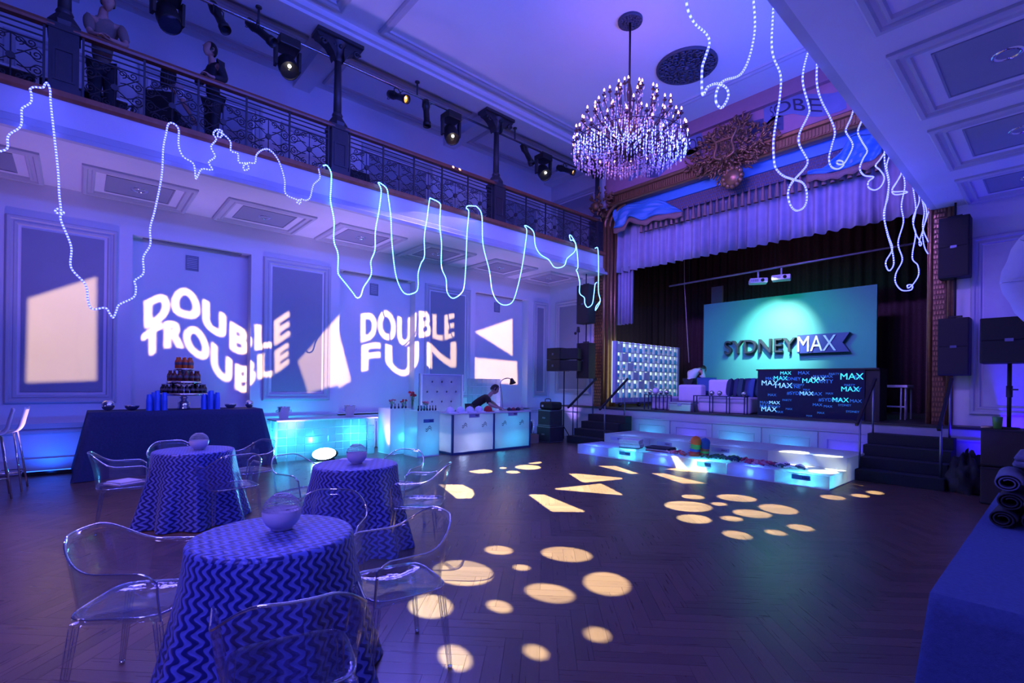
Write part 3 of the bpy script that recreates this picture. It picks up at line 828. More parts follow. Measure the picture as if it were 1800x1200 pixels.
# ------------------------------------------------------------------ chandelier
M_bronze = mat('dark_bronze', (0.05, 0.03, 0.03), 0.4, metal=.6, var=.2)
M_bulb = emat('candle_bulb_glow', (1.0, 0.38, 0.22), 14.0)
def crystal_material():
    m, nt, b = _nodes('cut_crystal')
    b.inputs['Base Color'].default_value = (.95, .8, .88, 1); b.inputs['Roughness'].default_value = .05
    b.inputs['Transmission Weight'].default_value = .15; b.inputs['IOR'].default_value = 1.55; b.inputs['Metallic'].default_value = .35
    return m
M_crystal = crystal_material()
CX, CY = -5.12, 7.17
ch = thing('chandelier', 'large lit crystal chandelier with tiers of candle bulbs hanging over the dance floor', 'chandelier', (CX, CY, 5.3))
og = ch.location
w = MB(og); w.cyl((CX, CY, 5.4), (CX, CY, CEIL - .03), .018, .018, 8); w.build('rod', M_bronze, ch)
w = MB(og); w.lathe([(.02, 6.75), (.05, 6.6), (.03, 6.4), (.07, 6.2), (.04, 6.0), (.10, 5.85), (.15, 5.7), (.17, 5.6), (.12, 5.48), (.03, 5.42)], 14, (CX, CY, 0)); w.build('stem', M_bronze, ch)
cry = MB(og)
def octa(p, a, b):
    p = Vector(p)
    cry.add([p + Vector((0, 0, b)), p + Vector((a, 0, 0)), p + Vector((0, a, 0)), p + Vector((-a, 0, 0)), p + Vector((0, -a, 0)), p - Vector((0, 0, b * 1.4))],
            [(0, 1, 2), (0, 2, 3), (0, 3, 4), (0, 4, 1), (5, 2, 1), (5, 3, 2), (5, 4, 3), (5, 1, 4)])
rnd = random.Random(3)
TIERS = [(.20, 6.66, 6), (.42, 6.50, 9), (.60, 6.32, 12), (.78, 6.12, 15), (.92, 5.90, 18), (.97, 5.72, 20)]
for ti, (R_, zb, n) in enumerate(TIERS):
    for k in range(n):
        a = 2 * PI * (k + .37 * ti) / n; d = Vector((math.cos(a), math.sin(a), 0)); z = zb + rnd.uniform(-.03, .03)
        o_ = Vector((CX, CY, 0))
        pts = smooth_pts([o_ + d * .1 + Vector((0, 0, 5.62 + .05 * (5 - ti))), o_ + d * (R_ * .45) + Vector((0, 0, 5.58 + .30 * (z - 5.6))), o_ + d * (R_ * .85) + Vector((0, 0, 5.66 + .62 * (z - 5.66))), o_ + d * R_ + Vector((0, 0, z))], 4)
        w = MB(og); w.tube(pts, .009, 5, caps=False)
        p = o_ + d * R_ + Vector((0, 0, z)); w.lathe([(.008, -.01), (.035, .01), (.038, .018), (.012, .02), (.011, .07)], 8, p)
        arm = w.build('arm', M_bronze, ch, fix=False)
        w = MB(og); w.lathe([(.008, .07), (.013, .08), (.014, .092), (.007, .112), (.002, .125)], 8, p); w.build('bulb', M_bulb, arm, fix=False)
        for q in range(4):
            aa = rnd.uniform(0, 6.28); octa(p + Vector((.035 * math.cos(aa), .035 * math.sin(aa), -.03 - .05 * q * rnd.uniform(.6, 1))), .012, .022)
        for t_ in (.35, .6, .8):
            q = pts[int(t_ * (len(pts) - 1))]
            for r in range(3): octa(q + Vector((0, 0, -.04 - .05 * r)), .011, .02)
for ring in range(7):
    R_ = .95 - ring * .13; n = int(56 * R_ + 8); z = 5.62 - .02 * ring
    for k in range(n):
        a = 2 * PI * k / n + rnd.uniform(-.05, .05)
        for r in range(3 if ring < 5 else 2):
            octa((CX + R_ * math.cos(a), CY + R_ * math.sin(a), z - .06 * r - rnd.uniform(0, .03) - .12 * (1 - R_) * .5), .013, .026)
o = cry.build('crystals', M_crystal, ch, fix=False); o['kind'] = 'stuff'
w = MB(og)
for R_, z in ((.97, 5.66), (.7, 5.62), (.42, 5.6)): w.tube([(CX + R_ * math.cos(2 * PI * k / 48), CY + R_ * math.sin(2 * PI * k / 48), z) for k in range(48)], .008, 5, closed=True)
w.build('ring', M_bronze, ch)
point('chandelier_glow', (CX, CY, 6.1), 34, (1.0, 0.32, 0.46), .35)

# ------------------------------------------------------------------ rope lights
def rope_material(name, col, core, strength):
    m, nt, b = _nodes(name)
    uv = nt.nodes.new('ShaderNodeUVMap'); sp = nt.nodes.new('ShaderNodeSeparateXYZ'); nt.links.new(uv.outputs[0], sp.inputs[0])
    mu = nt.nodes.new('ShaderNodeMath'); mu.operation = 'MULTIPLY'; mu.inputs[1].default_value = 2 * PI / .036; nt.links.new(sp.outputs[0], mu.inputs[0])
    sn = nt.nodes.new('ShaderNodeMath'); sn.operation = 'SINE'; nt.links.new(mu.outputs[0], sn.inputs[0])
    mr = nt.nodes.new('ShaderNodeMapRange'); mr.inputs[1].default_value = -.7; mr.inputs[2].default_value = .6
    mr.inputs[3].default_value = strength * .7; mr.inputs[4].default_value = strength * 1.3; nt.links.new(sn.outputs[0], mr.inputs[0])
    mx = nt.nodes.new('ShaderNodeMix'); mx.data_type = 'RGBA'; mx.inputs[6].default_value = (*col, 1); mx.inputs[7].default_value = (*core, 1)
    m2 = nt.nodes.new('ShaderNodeMapRange'); m2.inputs[1].default_value = -.6; m2.inputs[2].default_value = .8; nt.links.new(sn.outputs[0], m2.inputs[0]); nt.links.new(m2.outputs[0], mx.inputs[0])
    nt.links.new(mx.outputs[2], b.inputs['Emission Color']); nt.links.new(mr.outputs[0], b.inputs['Emission Strength'])
    b.inputs['Base Color'].default_value = (.3, .3, .5, 1)
    return m
M_ropeB = rope_material('blue_rope_light', (.035, .045, 1.0), (.13, .15, 1.0), 5.0)
M_ropeC = rope_material('icy_rope_light', (.04, .22, 1.0), (.15, .40, 1.0), 6.5)
def rope(label, px, plane_x, material, jitter=.0, seed=0, r=.011):
    pts = [onX(u, v, plane_x) for u, v in px]
    rnd = random.Random(seed)
    for p in pts: p.x += rnd.uniform(-jitter, jitter)
    lo = min(pts, key=lambda p: p.z)
    m = MB(lo); m.tube(smooth_pts(pts, 9), r, 6, length_uv=True)
    o = m.build('rope_light', material, None, fix=False); o.location = lo
    return tag(o, label, 'rope light', 'rope lights on the balconies')
LB = XB + .125
rope('blue LED rope light slung along the left balcony, hanging in a deep V', [(0,266),(13,260),(15,238),(36,222),(38,198),(39,190),(54,180),(55,165),(53,157),(60,153),(75,154),(79,148),(83,146),(88,158),(89,180),(95,235),(102,300),(104,340),(107,372),(100,374),(97,371),(101,367),(108,370),(112,374),(107,378),(108,390),(125,433),(125,470),(150,500),(155,530),(163,543),(185,541),(193,551),(199,558),(205,545),(210,535),(235,522),(239,505),(237,493),(252,480),(252,452),(264,430),(264,400),(272,370),(284,310),(287,260),(292,235),(296,218),(305,217),(314,228),(314,255),(322,275),(340,288),(344,313),(348,308),(355,297),(373,298),(367,285),(378,275),(371,258),(380,245),(375,235),(381,228),(390,230),(389,240),(383,240),(384,232),(393,236),(405,249),(406,265),(418,270),(420,285),(433,287),(437,296),(430,299),(428,292),(436,286),(448,286),(451,272),(462,263),(475,264),(490,283),(500,315),(502,340),(520,350),(528,352),(527,358),(522,355),(530,350),(537,352),(545,347),(551,325),(562,313),(560,296)], LB, M_ropeB)
rope('icy blue LED rope light looping along the left balcony towards the stage', [(568,291),(575,291),(582,304),(582,326),(581,353),(587,387),(587,423),(594,446),(594,477),(597,485),(609,500),(620,514),(627,523),(634,520),(639,505),(650,488),(653,477),(652,459),(659,439),(660,405),(666,371),(670,335),(665,321),(672,324),(680,332),(683,349),(687,382),(689,427),(695,479),(704,506),(715,517),(731,513),(735,502),(735,481),(740,463),(746,450),(746,414),(751,382),(755,351),(758,349),(773,357),(774,369),(773,396),(776,427),(776,468),(784,490),(786,513),(796,524),(810,516),(816,502),(819,461),(821,409),(824,373),(820,366),(822,362),(833,362),(839,364),(847,379),(849,429),(860,475),(865,510),(874,529),(887,536),(901,530),(910,504),(918,467),(923,433),(926,405),(922,397),(928,398),(938,408),(941,431),(949,446),(964,456),(974,469),(985,470),(993,465),(997,454),(1010,442),(1012,429),(1007,422),(1003,422),(1001,413),(1006,417),(1013,433),(1016,467),(1013,475),(1015,479),(1019,496),(1019,515),(1027,523),(1028,533),(1033,540),(1041,534),(1044,517),(1046,500),(1049,496)], LB, M_ropeC)
rope('short icy blue rope light dangling beside the left edge of the proscenium', [(1046,436),(1051,438),(1052,475),(1052,512),(1055,529),(1047,545),(1048,538),(1054,530)], LB, M_ropeC)
RBX = XR - .11
rope('blue rope light with one big loop hanging highest from the right balcony near the chandelier', [(1205,-6),(1210,20),(1222,42),(1241,59),(1247,75),(1240,100),(1234,122),(1235,166),(1245,152),(1262,147),(1277,155),(1280,170),(1269,189),(1259,180),(1260,160),(1272,142),(1300,132),(1315,107),(1325,67),(1327,37),(1324,-6)], RBX, M_ropeB, r=.0085, jitter=.0)
rope('long blue rope light crossing in a figure of eight in front of the valance', [(1361,-6),(1357,45),(1356,75),(1360,100),(1372,132),(1371,170),(1364,212),(1359,250),(1362,287),(1368,300),(1378,310),(1397,316),(1410,321),(1418,333),(1418,352),(1412,365),(1401,370),(1390,363),(1385,348),(1387,333),(1395,318),(1415,295),(1419,283),(1415,272),(1405,252),(1406,233),(1420,205),(1423,190),(1412,150),(1412,125),(1419,97),(1423,83)], RBX, M_ropeB, r=.0085, jitter=.004, seed=1)
rope('blue rope light ending in a tight curl before the right satin swag', [(1436,100),(1435,145),(1444,175),(1460,207),(1467,232),(1462,255),(1457,277),(1461,292),(1472,297),(1482,291),(1481,284),(1474,282),(1471,286),(1477,289),(1485,285),(1497,262),(1497,250),(1487,232),(1489,222),(1496,207),(1502,189)], RBX, M_ropeB, r=.0085, jitter=.004, seed=2)
rope('blue rope light bent in a heart shaped loop', [(1516,210),(1508,231),(1515,248),(1524,265),(1517,279),(1512,296),(1520,308),(1535,311),(1527,319),(1527,329),(1537,334),(1549,327),(1554,312),(1547,299),(1539,291),(1549,278),(1556,262),(1545,245)], RBX, M_ropeB, r=.0085, jitter=.004, seed=3)
rope('blue rope light hanging down in a long narrow teardrop', [(1555,261),(1556,288),(1562,319),(1561,347),(1554,376),(1561,412),(1568,437),(1557,459),(1559,472),(1565,475),(1571,463),(1568,438),(1560,410),(1555,378),(1561,339),(1562,317),(1558,293),(1564,271)], RBX, M_ropeB, r=.0085, jitter=.004, seed=4)
rope('longest blue rope light, curling at its low end in front of the dark drape', [(1573,283),(1583,296),(1582,310),(1568,332),(1573,342),(1593,339),(1592,336),(1569,336),(1575,322),(1586,305),(1590,327),(1585,361),(1588,390),(1579,427),(1586,456),(1575,480),(1575,497),(1586,510),(1602,509),(1603,501),(1595,501),(1597,506),(1605,499),(1615,483),(1613,466),(1604,452),(1610,412),(1605,393),(1610,367),(1605,327)], RBX, M_ropeB, r=.0085, jitter=.004, seed=5)
rope('short blue rope light with a small pinched loop near the right balcony end', [(1615,339),(1615,356),(1605,384),(1610,410),(1620,427),(1617,432),(1616,424),(1622,404),(1629,373),(1622,350)], RBX, M_ropeB, r=.0085, jitter=.004, seed=6)
rope('rightmost blue rope light looping beside the gold lattice pilaster', [(1621,350),(1625,373),(1622,401),(1634,429),(1637,441),(1632,446),(1625,432),(1622,407),(1629,384),(1634,367)], RBX, M_ropeB, r=.0085, jitter=.004, seed=7)
# ------------------------------------------------------------------ materials for furniture
def acrylic(name, fac_scale=1.0, tint=(.90, .92, .98), base=.02):
    m = bpy.data.materials.new(name); m.use_nodes = True; nt = m.node_tree
    for n in list(nt.nodes): nt.nodes.remove(n)
    out = nt.nodes.new('ShaderNodeOutputMaterial'); mix = nt.nodes.new('ShaderNodeMixShader')
    tr = nt.nodes.new('ShaderNodeBsdfTransparent'); tr.inputs[0].default_value = (*tint, 1)
    gl = nt.nodes.new('ShaderNodeBsdfGlossy'); gl.inputs['Roughness'].default_value = .06; gl.inputs['Color'].default_value = (1, 1, 1, 1)
    fr_ = nt.nodes.new('ShaderNodeLayerWeight'); fr_.inputs['Blend'].default_value = .5
    nz = nt.nodes.new('ShaderNodeTexNoise'); nz.inputs['Scale'].default_value = 9; bp = nt.nodes.new('ShaderNodeBump'); bp.inputs['Strength'].default_value = .08; bp.inputs['Distance'].default_value = .02
    nt.links.new(nz.outputs['Fac'], bp.inputs['Height']); nt.links.new(bp.outputs[0], gl.inputs['Normal'])
    pw = nt.nodes.new('ShaderNodeMath'); pw.operation = 'POWER'; pw.inputs[1].default_value = 3.5; nt.links.new(fr_.outputs['Facing'], pw.inputs[0])
    mu = nt.nodes.new('ShaderNodeMath'); mu.operation = 'MULTIPLY_ADD'; mu.inputs[1].default_value = fac_scale; mu.inputs[2].default_value = base; mu.use_clamp = True
    nt.links.new(pw.outputs[0], mu.inputs[0]); nt.links.new(mu.outputs[0], mix.inputs[0])
    nt.links.new(tr.outputs[0], mix.inputs[1]); nt.links.new(gl.outputs[0], mix.inputs[2]); nt.links.new(mix.outputs[0], out.inputs[0])
    MATS[name] = m
    return m
M_acr = acrylic('clear_acrylic', .55, (.93, .95, .99), .07)
M_acredge = acrylic('clear_acrylic_edge', .5, (.9, .92, .98), .6)
M_glass = acrylic('clear_glass', .6, (.88, .9, .95), .06)
def frosted(name, col, trans=.25, gloss=.12):
    """translucent plastic: light passes through diffusely"""
    m = bpy.data.materials.new(name); m.use_nodes = True; nt = m.node_tree
    for n in list(nt.nodes): nt.nodes.remove(n)
    out = nt.nodes.new('ShaderNodeOutputMaterial')
    df = nt.nodes.new('ShaderNodeBsdfDiffuse'); tl = nt.nodes.new('ShaderNodeBsdfTranslucent'); tr = nt.nodes.new('ShaderNodeBsdfTransparent'); gl = nt.nodes.new('ShaderNodeBsdfGlossy')
    nz = nt.nodes.new('ShaderNodeTexNoise'); nz.inputs['Scale'].default_value = 5
    cr = nt.nodes.new('ShaderNodeMix'); cr.data_type = 'RGBA'; cr.inputs[6].default_value = (*[c * .94 for c in col], 1); cr.inputs[7].default_value = (*col, 1); nt.links.new(nz.outputs['Fac'], cr.inputs[0])
    for s_ in (df, tl): nt.links.new(cr.outputs[2], s_.inputs[0])
    gl.inputs['Roughness'].default_value = .2
    m1 = nt.nodes.new('ShaderNodeMixShader'); m1.inputs[0].default_value = .55; m2 = nt.nodes.new('ShaderNodeMixShader'); m2.inputs[0].default_value = trans; m3 = nt.nodes.new('ShaderNodeMixShader'); m3.inputs[0].default_value = gloss
    L = nt.links.new
    L(df.outputs[0], m1.inputs[1]); L(tl.outputs[0], m1.inputs[2]); L(m1.outputs[0], m2.inputs[1]); L(tr.outputs[0], m2.inputs[2]); L(m2.outputs[0], m3.inputs[1]); L(gl.outputs[0], m3.inputs[2]); L(m3.outputs[0], out.inputs[0])
    MATS[name] = m
    return m
M_frost = frosted('white_translucent_acrylic', (.85, .87, .92))
M_tile = frosted('textured_glass_tile', (.75, .85, .9), .35, .25)
M_silver = mat('polished_silver', (.8, .8, .84), .12, metal=1.0, var=.03)
M_whitep = mat('white_plastic', (.8, .8, .84), .4)
M_porc = mat('lavender_white_ceramic', (.74, .72, .82), .35, var=.03)
M_navy = mat('navy_table_linen', (0.02, 0.03, 0.10), .85, var=.35, scale=40, bump=.15)
M_slate = mat('slate_blue_table_linen', (0.06, 0.10, 0.27), .9, var=.3, scale=60, bump=.2)
def cloth_material():
    m, nt, b = _nodes('royal_blue_wave_damask')
    uv = nt.nodes.new('ShaderNodeUVMap'); sp = nt.nodes.new('ShaderNodeSeparateXYZ'); nt.links.new(uv.outputs[0], sp.inputs[0])
    def M(op, a, bb=None, c=None):
        n = nt.nodes.new('ShaderNodeMath'); n.operation = op
        for i, x in enumerate((a, bb, c)):
            if x is None: continue
            if isinstance(x, (int, float)): n.inputs[i].default_value = x
            else: nt.links.new(x, n.inputs[i])
        return n.outputs[0]
    su = M('SINE', M('MULTIPLY', sp.outputs[0], 2 * PI / .062))
    ph = M('MULTIPLY_ADD', su, 1.9, M('MULTIPLY', sp.outputs[1], 2 * PI / .05))
    s2 = M('SINE', ph)
    s3 = M('SINE', M('MULTIPLY_ADD', sp.outputs[0], 2 * PI / .031, M('MULTIPLY', sp.outputs[1], PI / .05)))
    v = M('ADD', s2, M('MULTIPLY', s3, .3))
    rp = nt.nodes.new('ShaderNodeValToRGB'); rp.color_ramp.elements[0].position = .38; rp.color_ramp.elements[1].position = .62
    rp.color_ramp.elements[0].color = (.002, .009, .17, 1); rp.color_ramp.elements[1].color = (.12, .16, .62, 1)
    nt.links.new(M('MULTIPLY_ADD', v, .5, .5), rp.inputs[0]); nt.links.new(rp.outputs[0], b.inputs['Base Color'])
    b.inputs['Roughness'].default_value = .42; b.inputs['Sheen Weight'].default_value = .25
    bp = nt.nodes.new('ShaderNodeBump'); bp.inputs['Strength'].default_value = .4; bp.inputs['Distance'].default_value = .004
    nt.links.new(v, bp.inputs['Height']); nt.links.new(bp.outputs[0], b.inputs['Normal'])
    return m
M_cloth = cloth_material()

# ------------------------------------------------------------------ round cafe tables with floor-length cloth
def round_table(c, R_, label, clabel, seed, rot=0.0):
    t = thing('cafe_table', label, 'table', (c[0], c[1], 0), 0, 'round cafe tables')
    m = MB(); m.cyl((0, 0, .715), (0, 0, .742), R_ - .01, R_ - .01, 32); m.build('table_top', M_whitep, t)
    m = MB(); m.cyl((0, 0, .03), (0, 0, .715), .03, .03, 12); m.build('pedestal', M_iron, t)
    m = MB(); m.lathe([(.22, 0), (.22, .015), (.05, .04)], 20, capb=True); m.build('base', M_iron, t)
    rnd = random.Random(seed); n = 160; nf = 9
    ph = rnd.uniform(0, 6.28)
    m = MB(); rows = [(0, .751, 0), (R_ * .5, .751, 0), (R_ - .012, .751, 0), (R_, .745, 0), (R_ + .006, .733, 0.0)]
    for k in range(1, 11): rows.append((R_ + .006 + .135 * (k / 10) ** 1.2, .733 - .725 * k / 10, (k / 10) ** 1.3))
    vs = []; uvt = []
    for (r, z, a) in rows:
        for i in range(n):
            th = 2 * PI * i / n
            w_ = math.sin(nf * th + ph + .7 * math.sin(2 * th + ph)) + .35 * math.sin(5 * th + 2 * ph)
            rr = max(r, 1e-3) + a * (.055 * w_)
            vs.append((rr * math.cos(th), rr * math.sin(th), z)); 
    fs = []; uvs = []; ca, sa = math.cos(rot), math.sin(rot)
    for j in range(len(rows) - 1):
        for i in range(n):
            q = (i + 1) % n
            f = (j * n + i, j * n + q, (j + 1) * n + q, (j + 1) * n + i); fs.append(f)
            if j < 4:
                uvs.append([(vs[x][0] * ca - vs[x][1] * sa, vs[x][0] * sa + vs[x][1] * ca) for x in f])
            else:
                i2 = i + 1; A = R_ * 1.15
                uvs.append([(rows[j][1], 2 * PI * i / n * A), (rows[j][1], 2 * PI * i2 / n * A), (rows[j + 1][1], 2 * PI * i2 / n * A), (rows[j + 1][1], 2 * PI * i / n * A)])
    m.add(vs, fs, True, uvs)
    cl = m.build('tablecloth', M_cloth, None, fix=False); cl.location = (c[0], c[1], 0)
    tag(cl, clabel, 'tablecloth', 'blue wave tablecloths')
T1, T2, T3 = (-2.58, .73), (-4.32, 1.92), (-6.23, .95)
round_table(T1, .365, 'round cafe table nearest the camera, hidden under its blue cloth', 'blue wave patterned cloth draped to the floor on the nearest round table', 1, .8)
round_table(T2, .365, 'round cafe table in the middle, in front of the glass bar', 'blue wave patterned cloth on the middle round table before the glass bar', 2, .5)
round_table(T3, .375, 'round cafe table farthest left, in front of the long navy bar table', 'blue wave patterned cloth on the left round table before the navy bar table', 3, 1.2)

# globe vases with pierced upper half
def globe(c, label):
    r = .092
    t = thing('globe_vase', label, 'vase', (c[0], c[1], .752), 0, 'pierced globe vases')
    m = MB(); prof = [(.035, 0), (.05, .003)]
    for i in range(9):
        a = -1.0 + i * (1.0 + .12) / 8; prof.append((r * math.cos(a), .088 + r * math.sin(a)))
    m.lathe(prof, 40, capb=True); m.build('lower_bowl', M_porc, t)
    bm = bmesh.new(); rows = 6; n = 32; V = []
    for j in range(rows + 1):
        a = .12 + j * (1.16 - .12) / rows
        V.append([bm.verts.new((r * math.cos(a) * math.cos(2 * PI * (i + .5 * (j % 2)) / n), r * math.cos(a) * math.sin(2 * PI * (i + .5 * (j % 2)) / n), .088 + r * math.sin(a))) for i in range(n)])
    for j in range(rows):
        for i in range(n):
            q = (i + 1) % n
            if j % 2 == 0: bm.faces.new((V[j][i], V[j][q], V[j + 1][i], V[j + 1][(i - 1) % n]))
            else: bm.faces.new((V[j][i], V[j][q], V[j + 1][q], V[j + 1][i])) if False else bm.faces.new((V[j][i], V[j][q], V[j + 1][(i + 1) % n if False else q], V[j + 1][i]))
    orig = bm.faces[:]
    res = bmesh.ops.inset_individual(bm, faces=orig, thickness=.006)
    inner = sorted(bm.faces, key=lambda f: f.index)[:rows * n] if False else orig
    bmesh.ops.delete(bm, geom=inner, context='FACES')
    me = bpy.data.meshes.new('pierced_top'); bm.to_mesh(me); bm.free(); me.materials.append(M_porc)
    link('pierced_top', me, t, solid=.004)
    m = MB(); m.lathe([(r * math.cos(1.16) - .004, .088 + r * math.sin(1.16)), (r * math.cos(1.16) + .001, .09 + r * math.sin(1.16))], 32); m.build('mouth_ring', M_porc, t, solid=.003)
globe((-2.63, .78), 'lavender white pierced globe vase on the nearest round table')
globe((-4.33, 1.93), 'lavender white pierced globe vase on the middle round table')
globe((-6.21, .99), 'lavender white pierced globe vase on the left round table')
m = MB(); m.box(-.16, .16, -.05, .05, 0, .002); o = m.build('menu_card', M_whitep); o.location = (-4.56, 2.03, .7515); o.rotation_euler = (0, 0, .75); tag(o, 'white paper menu card behind the globe vase on the middle table', 'card')

# ------------------------------------------------------------------ clear acrylic armchairs
def chair_proto():
    t = thing('acrylic_armchair', '', 'chair', (0, 0, 0), 0, 'clear acrylic armchairs')
    def plan(s_):
        if abs(s_) <= .6:
            ph = s_ / .6 * PI / 2; return Vector((-.09 - .155 * math.cos(ph) ** .8, .262 * math.sin(ph), 0))
        k = (abs(s_) - .6) / .4; return Vector((-.09 + .30 * k, math.copysign(.262 + .01 * k, s_), 0))
    def toph(s_):
        a = abs(s_); k = min(1, max(0, (a - .15) / .5)); k = k * k * (3 - 2 * k)
        return .805 - .135 * k - .01 * max(0, a - .65)
    S = 44; J = 8; vs = []; fs = []
    top = []
    for i in range(S + 1):
        s_ = -1 + 2 * i / S; p = plan(s_); h = toph(s_)
        c_ = math.cos(min(1, abs(s_) / .6) * PI / 2)
        for j in range(J + 1):
            v = j / J; z = .43 + (h - .43) * v
            fl = .045 * v * v
            q = Vector((p.x * 1.0 - c_ * (fl + .03 * v), p.y * (.93 + .07 * min(1, v * 2)) + math.copysign(fl * (1 - c_) * .6, p.y if abs(p.y) > 1e-6 else 1) * (1 if abs(p.y) > 1e-6 else 0), z))
            if abs(s_) > .93 and v > .85: q.z -= (abs(s_) - .93) / .07 * .02 * (v - .85) / .15 * 2; 
            vs.append(q)
        top.append(vs[-1])
    for i in range(S):
        for j in range(J):
            a = i * (J + 1) + j; fs.append((a, a + J + 1, a + J + 2, a + 1))
    m = MB(); m.add(vs, fs, True); m.build('shell', M_acr, t, fix=False, solid=.009)
    rim = [vs[j] for j in range(0, J)] + top + [vs[S * (J + 1) + j] for j in range(J - 1, -1, -1)]
    m = MB(); m.tube(rim, .0062, 6); m.build('rim', M_acredge, t, fix=False)
    m = MB(); n = 40; ring = []
    for k in range(n):
        a = 2 * PI * k / n; ca, sa = math.cos(a), math.sin(a)
        ring.append((.235 * math.copysign(abs(ca) ** .45, ca) - .01, .245 * math.copysign(abs(sa) ** .45, sa)))
    vsr = [(x, y, .452) for x, y in ring] + [(x * .9, y * .9, .440) for x, y in ring] + [(0, 0, .434)] + [(x, y, .425) for x, y in ring]
    fsr = [(k, (k + 1) % n, n + (k + 1) % n, n + k) for k in range(n)] + [(n + k, n + (k + 1) % n, 2 * n) for k in range(n)] + [(k, (k + 1) % n, 2 * n + 1 + (k + 1) % n, 2 * n + 1 + k) for k in range(n)]
    m.add(vsr, fsr, True); m.build('seat', M_acr, t, solid=.006)
    m = MB(); m.tube([(x, y, .448) for x, y in ring], .0055, 5, closed=True); m.build('seat_edge', M_acredge, t, fix=False)
    for sx in (-1, 1):
        for sy in (-1, 1):
            x0, y0 = (.19 if sx > 0 else -.20), sy * .225; x1, y1 = x0 + sx * .045, y0 + sy * .02
            m = MB(); m.tube([(x0 * .8, y0 * .9, .432), (x0 * .97, y0, .415), (x0 + (x1 - x0) * .3, y0 + (y1 - y0) * .3, .30), (x1, y1, .012)], [.018, .023, .021, .0145], 4, smooth=False)
            lg = m.build('leg', M_acr, t, fix=False)
            m = MB()
            for ax, ay in ((.7, .7), (-.7, .7), (.7, -.7), (-.7, -.7)):
                m.tube([(x0 * .97 + .021 * ax, y0 + .021 * ay, .41), (x1 + .0135 * ax, y1 + .0135 * ay, .012)], .0022, 4, smooth=False)
            m.build('leg_edges', M_acredge, lg, fix=False)
            m = MB(); m.cyl((x1, y1, 0), (x1, y1, .016), .015, .014, 8); m.build('foot', M_acredge, lg)
    return t
CH0 = chair_proto()
def chair(table, ang, d, label, first=[True], twist=0.0):
    d *= .90
    a = math.radians(ang); x, y = table[0] + d * math.cos(a), table[1] + d * math.sin(a)
    rz = a + PI + math.radians(twist)
    if first[0]:
        first[0] = False; CH0.location = (x, y, 0); CH0.rotation_euler = (0, 0, rz); CH0.scale = (.9, .9, .96); CH0['label'] = label; return CH0
    return dup(CH0, (x, y, 0), rz, label)
chair(T1, 229, .70, 'clear acrylic armchair at the lower left of the nearest round table', twist=8)
chair(T1, 350, .70, 'clear acrylic armchair in the foreground with its back to the camera', twist=-4)
chair(T1, 72, .66, 'clear acrylic armchair right of the nearest round table, by the spots of light', twist=10)
chair(T1, 140, .70, 'clear acrylic armchair behind the globe vase of the nearest table')
chair(T3, 258, .66, 'clear acrylic armchair left of the far left table, napkin on its seat', twist=10)
chair(T3, 188, .68, 'clear acrylic armchair between the far left table and the navy bar table')
chair(T3, 112, .70, 'clear acrylic armchair right behind the far left table, beside the glass bar')
chair(T3, 22, .68, 'clear acrylic armchair in front of the far left table, back turned', twist=-15)
chair(T2, 42, .66, 'clear acrylic armchair right of the middle table, facing left', twist=5)
chair(T2, 206, .68, 'clear acrylic armchair left of the middle table, in front of the glass bar')
chair(T2, 118, .70, 'clear acrylic armchair behind the middle table, before the glowing plinths')
m = MB(); m.box(-.13, .13, -.12, .12, 0, .02); m.box(-.12, .1, -.1, .11, .02, .035)
o = m.build('folded_napkin', M_whitep, None, bevel=.006); a = math.radians(258); o.location = (T3[0] + .594 * math.cos(a), T3[1] + .594 * math.sin(a), .436); o.rotation_euler = (0, 0, .5); tag(o, 'white folded napkin on the seat of an acrylic armchair', 'napkin')

# ------------------------------------------------------------------ white bar stools at the left edge
def stool(loc, rz, label):
    t = thing('bar_stool', label, 'stool', loc, rz, 'white bar stools')
    pr = smooth_pts([(0.19, 0, .80), (0.1, 0, .775), (-.1, 0, .78), (-.17, 0, .83), (-.20, 0, .95), (-.235, 0, 1.10)], 5); vs = []; n = len(pr)
    for k, p in enumerate(pr):
        w_ = .19 if k < n - 6 else .19 - .02 * (k - n + 6) / 6
        for s_ in (-1, -.5, 0, .5, 1): vs.append((p.x + (0 if s_ in (-1, 1) else -.008), s_ * w_, p.z + .012 * abs(s_)))
    m = MB(); m.add(vs, [(a * 5 + b, a * 5 + b + 1, a * 5 + b + 6, a * 5 + b + 5) for a in range(n - 1) for b in range(4)], True); m.build('seat_shell', M_whitep, t, solid=.018)
    for sx, sy in ((1, 1), (1, -1), (-1, 1), (-1, -1)):
        m = MB(); m.tube([(sx * .13, sy * .13, .77), (sx * .22, sy * .20, 0)], .012, 8); m.build('leg', M_chrome, t)
    m = MB(); q = [(.19, .18, .25), (.19, -.18, .25), (-.19, -.18, .25), (-.19, .18, .25)]; m.tube(q, .008, 6, closed=True); m.build('footrest', M_chrome, t)
stool((-8.85, -.84, 0), -1.45, 'white bar stool standing nearer, cut by the left edge of the photo')
stool((-9.35, -.74, 0), -1.65, 'white bar stool just behind the other one at the left edge')

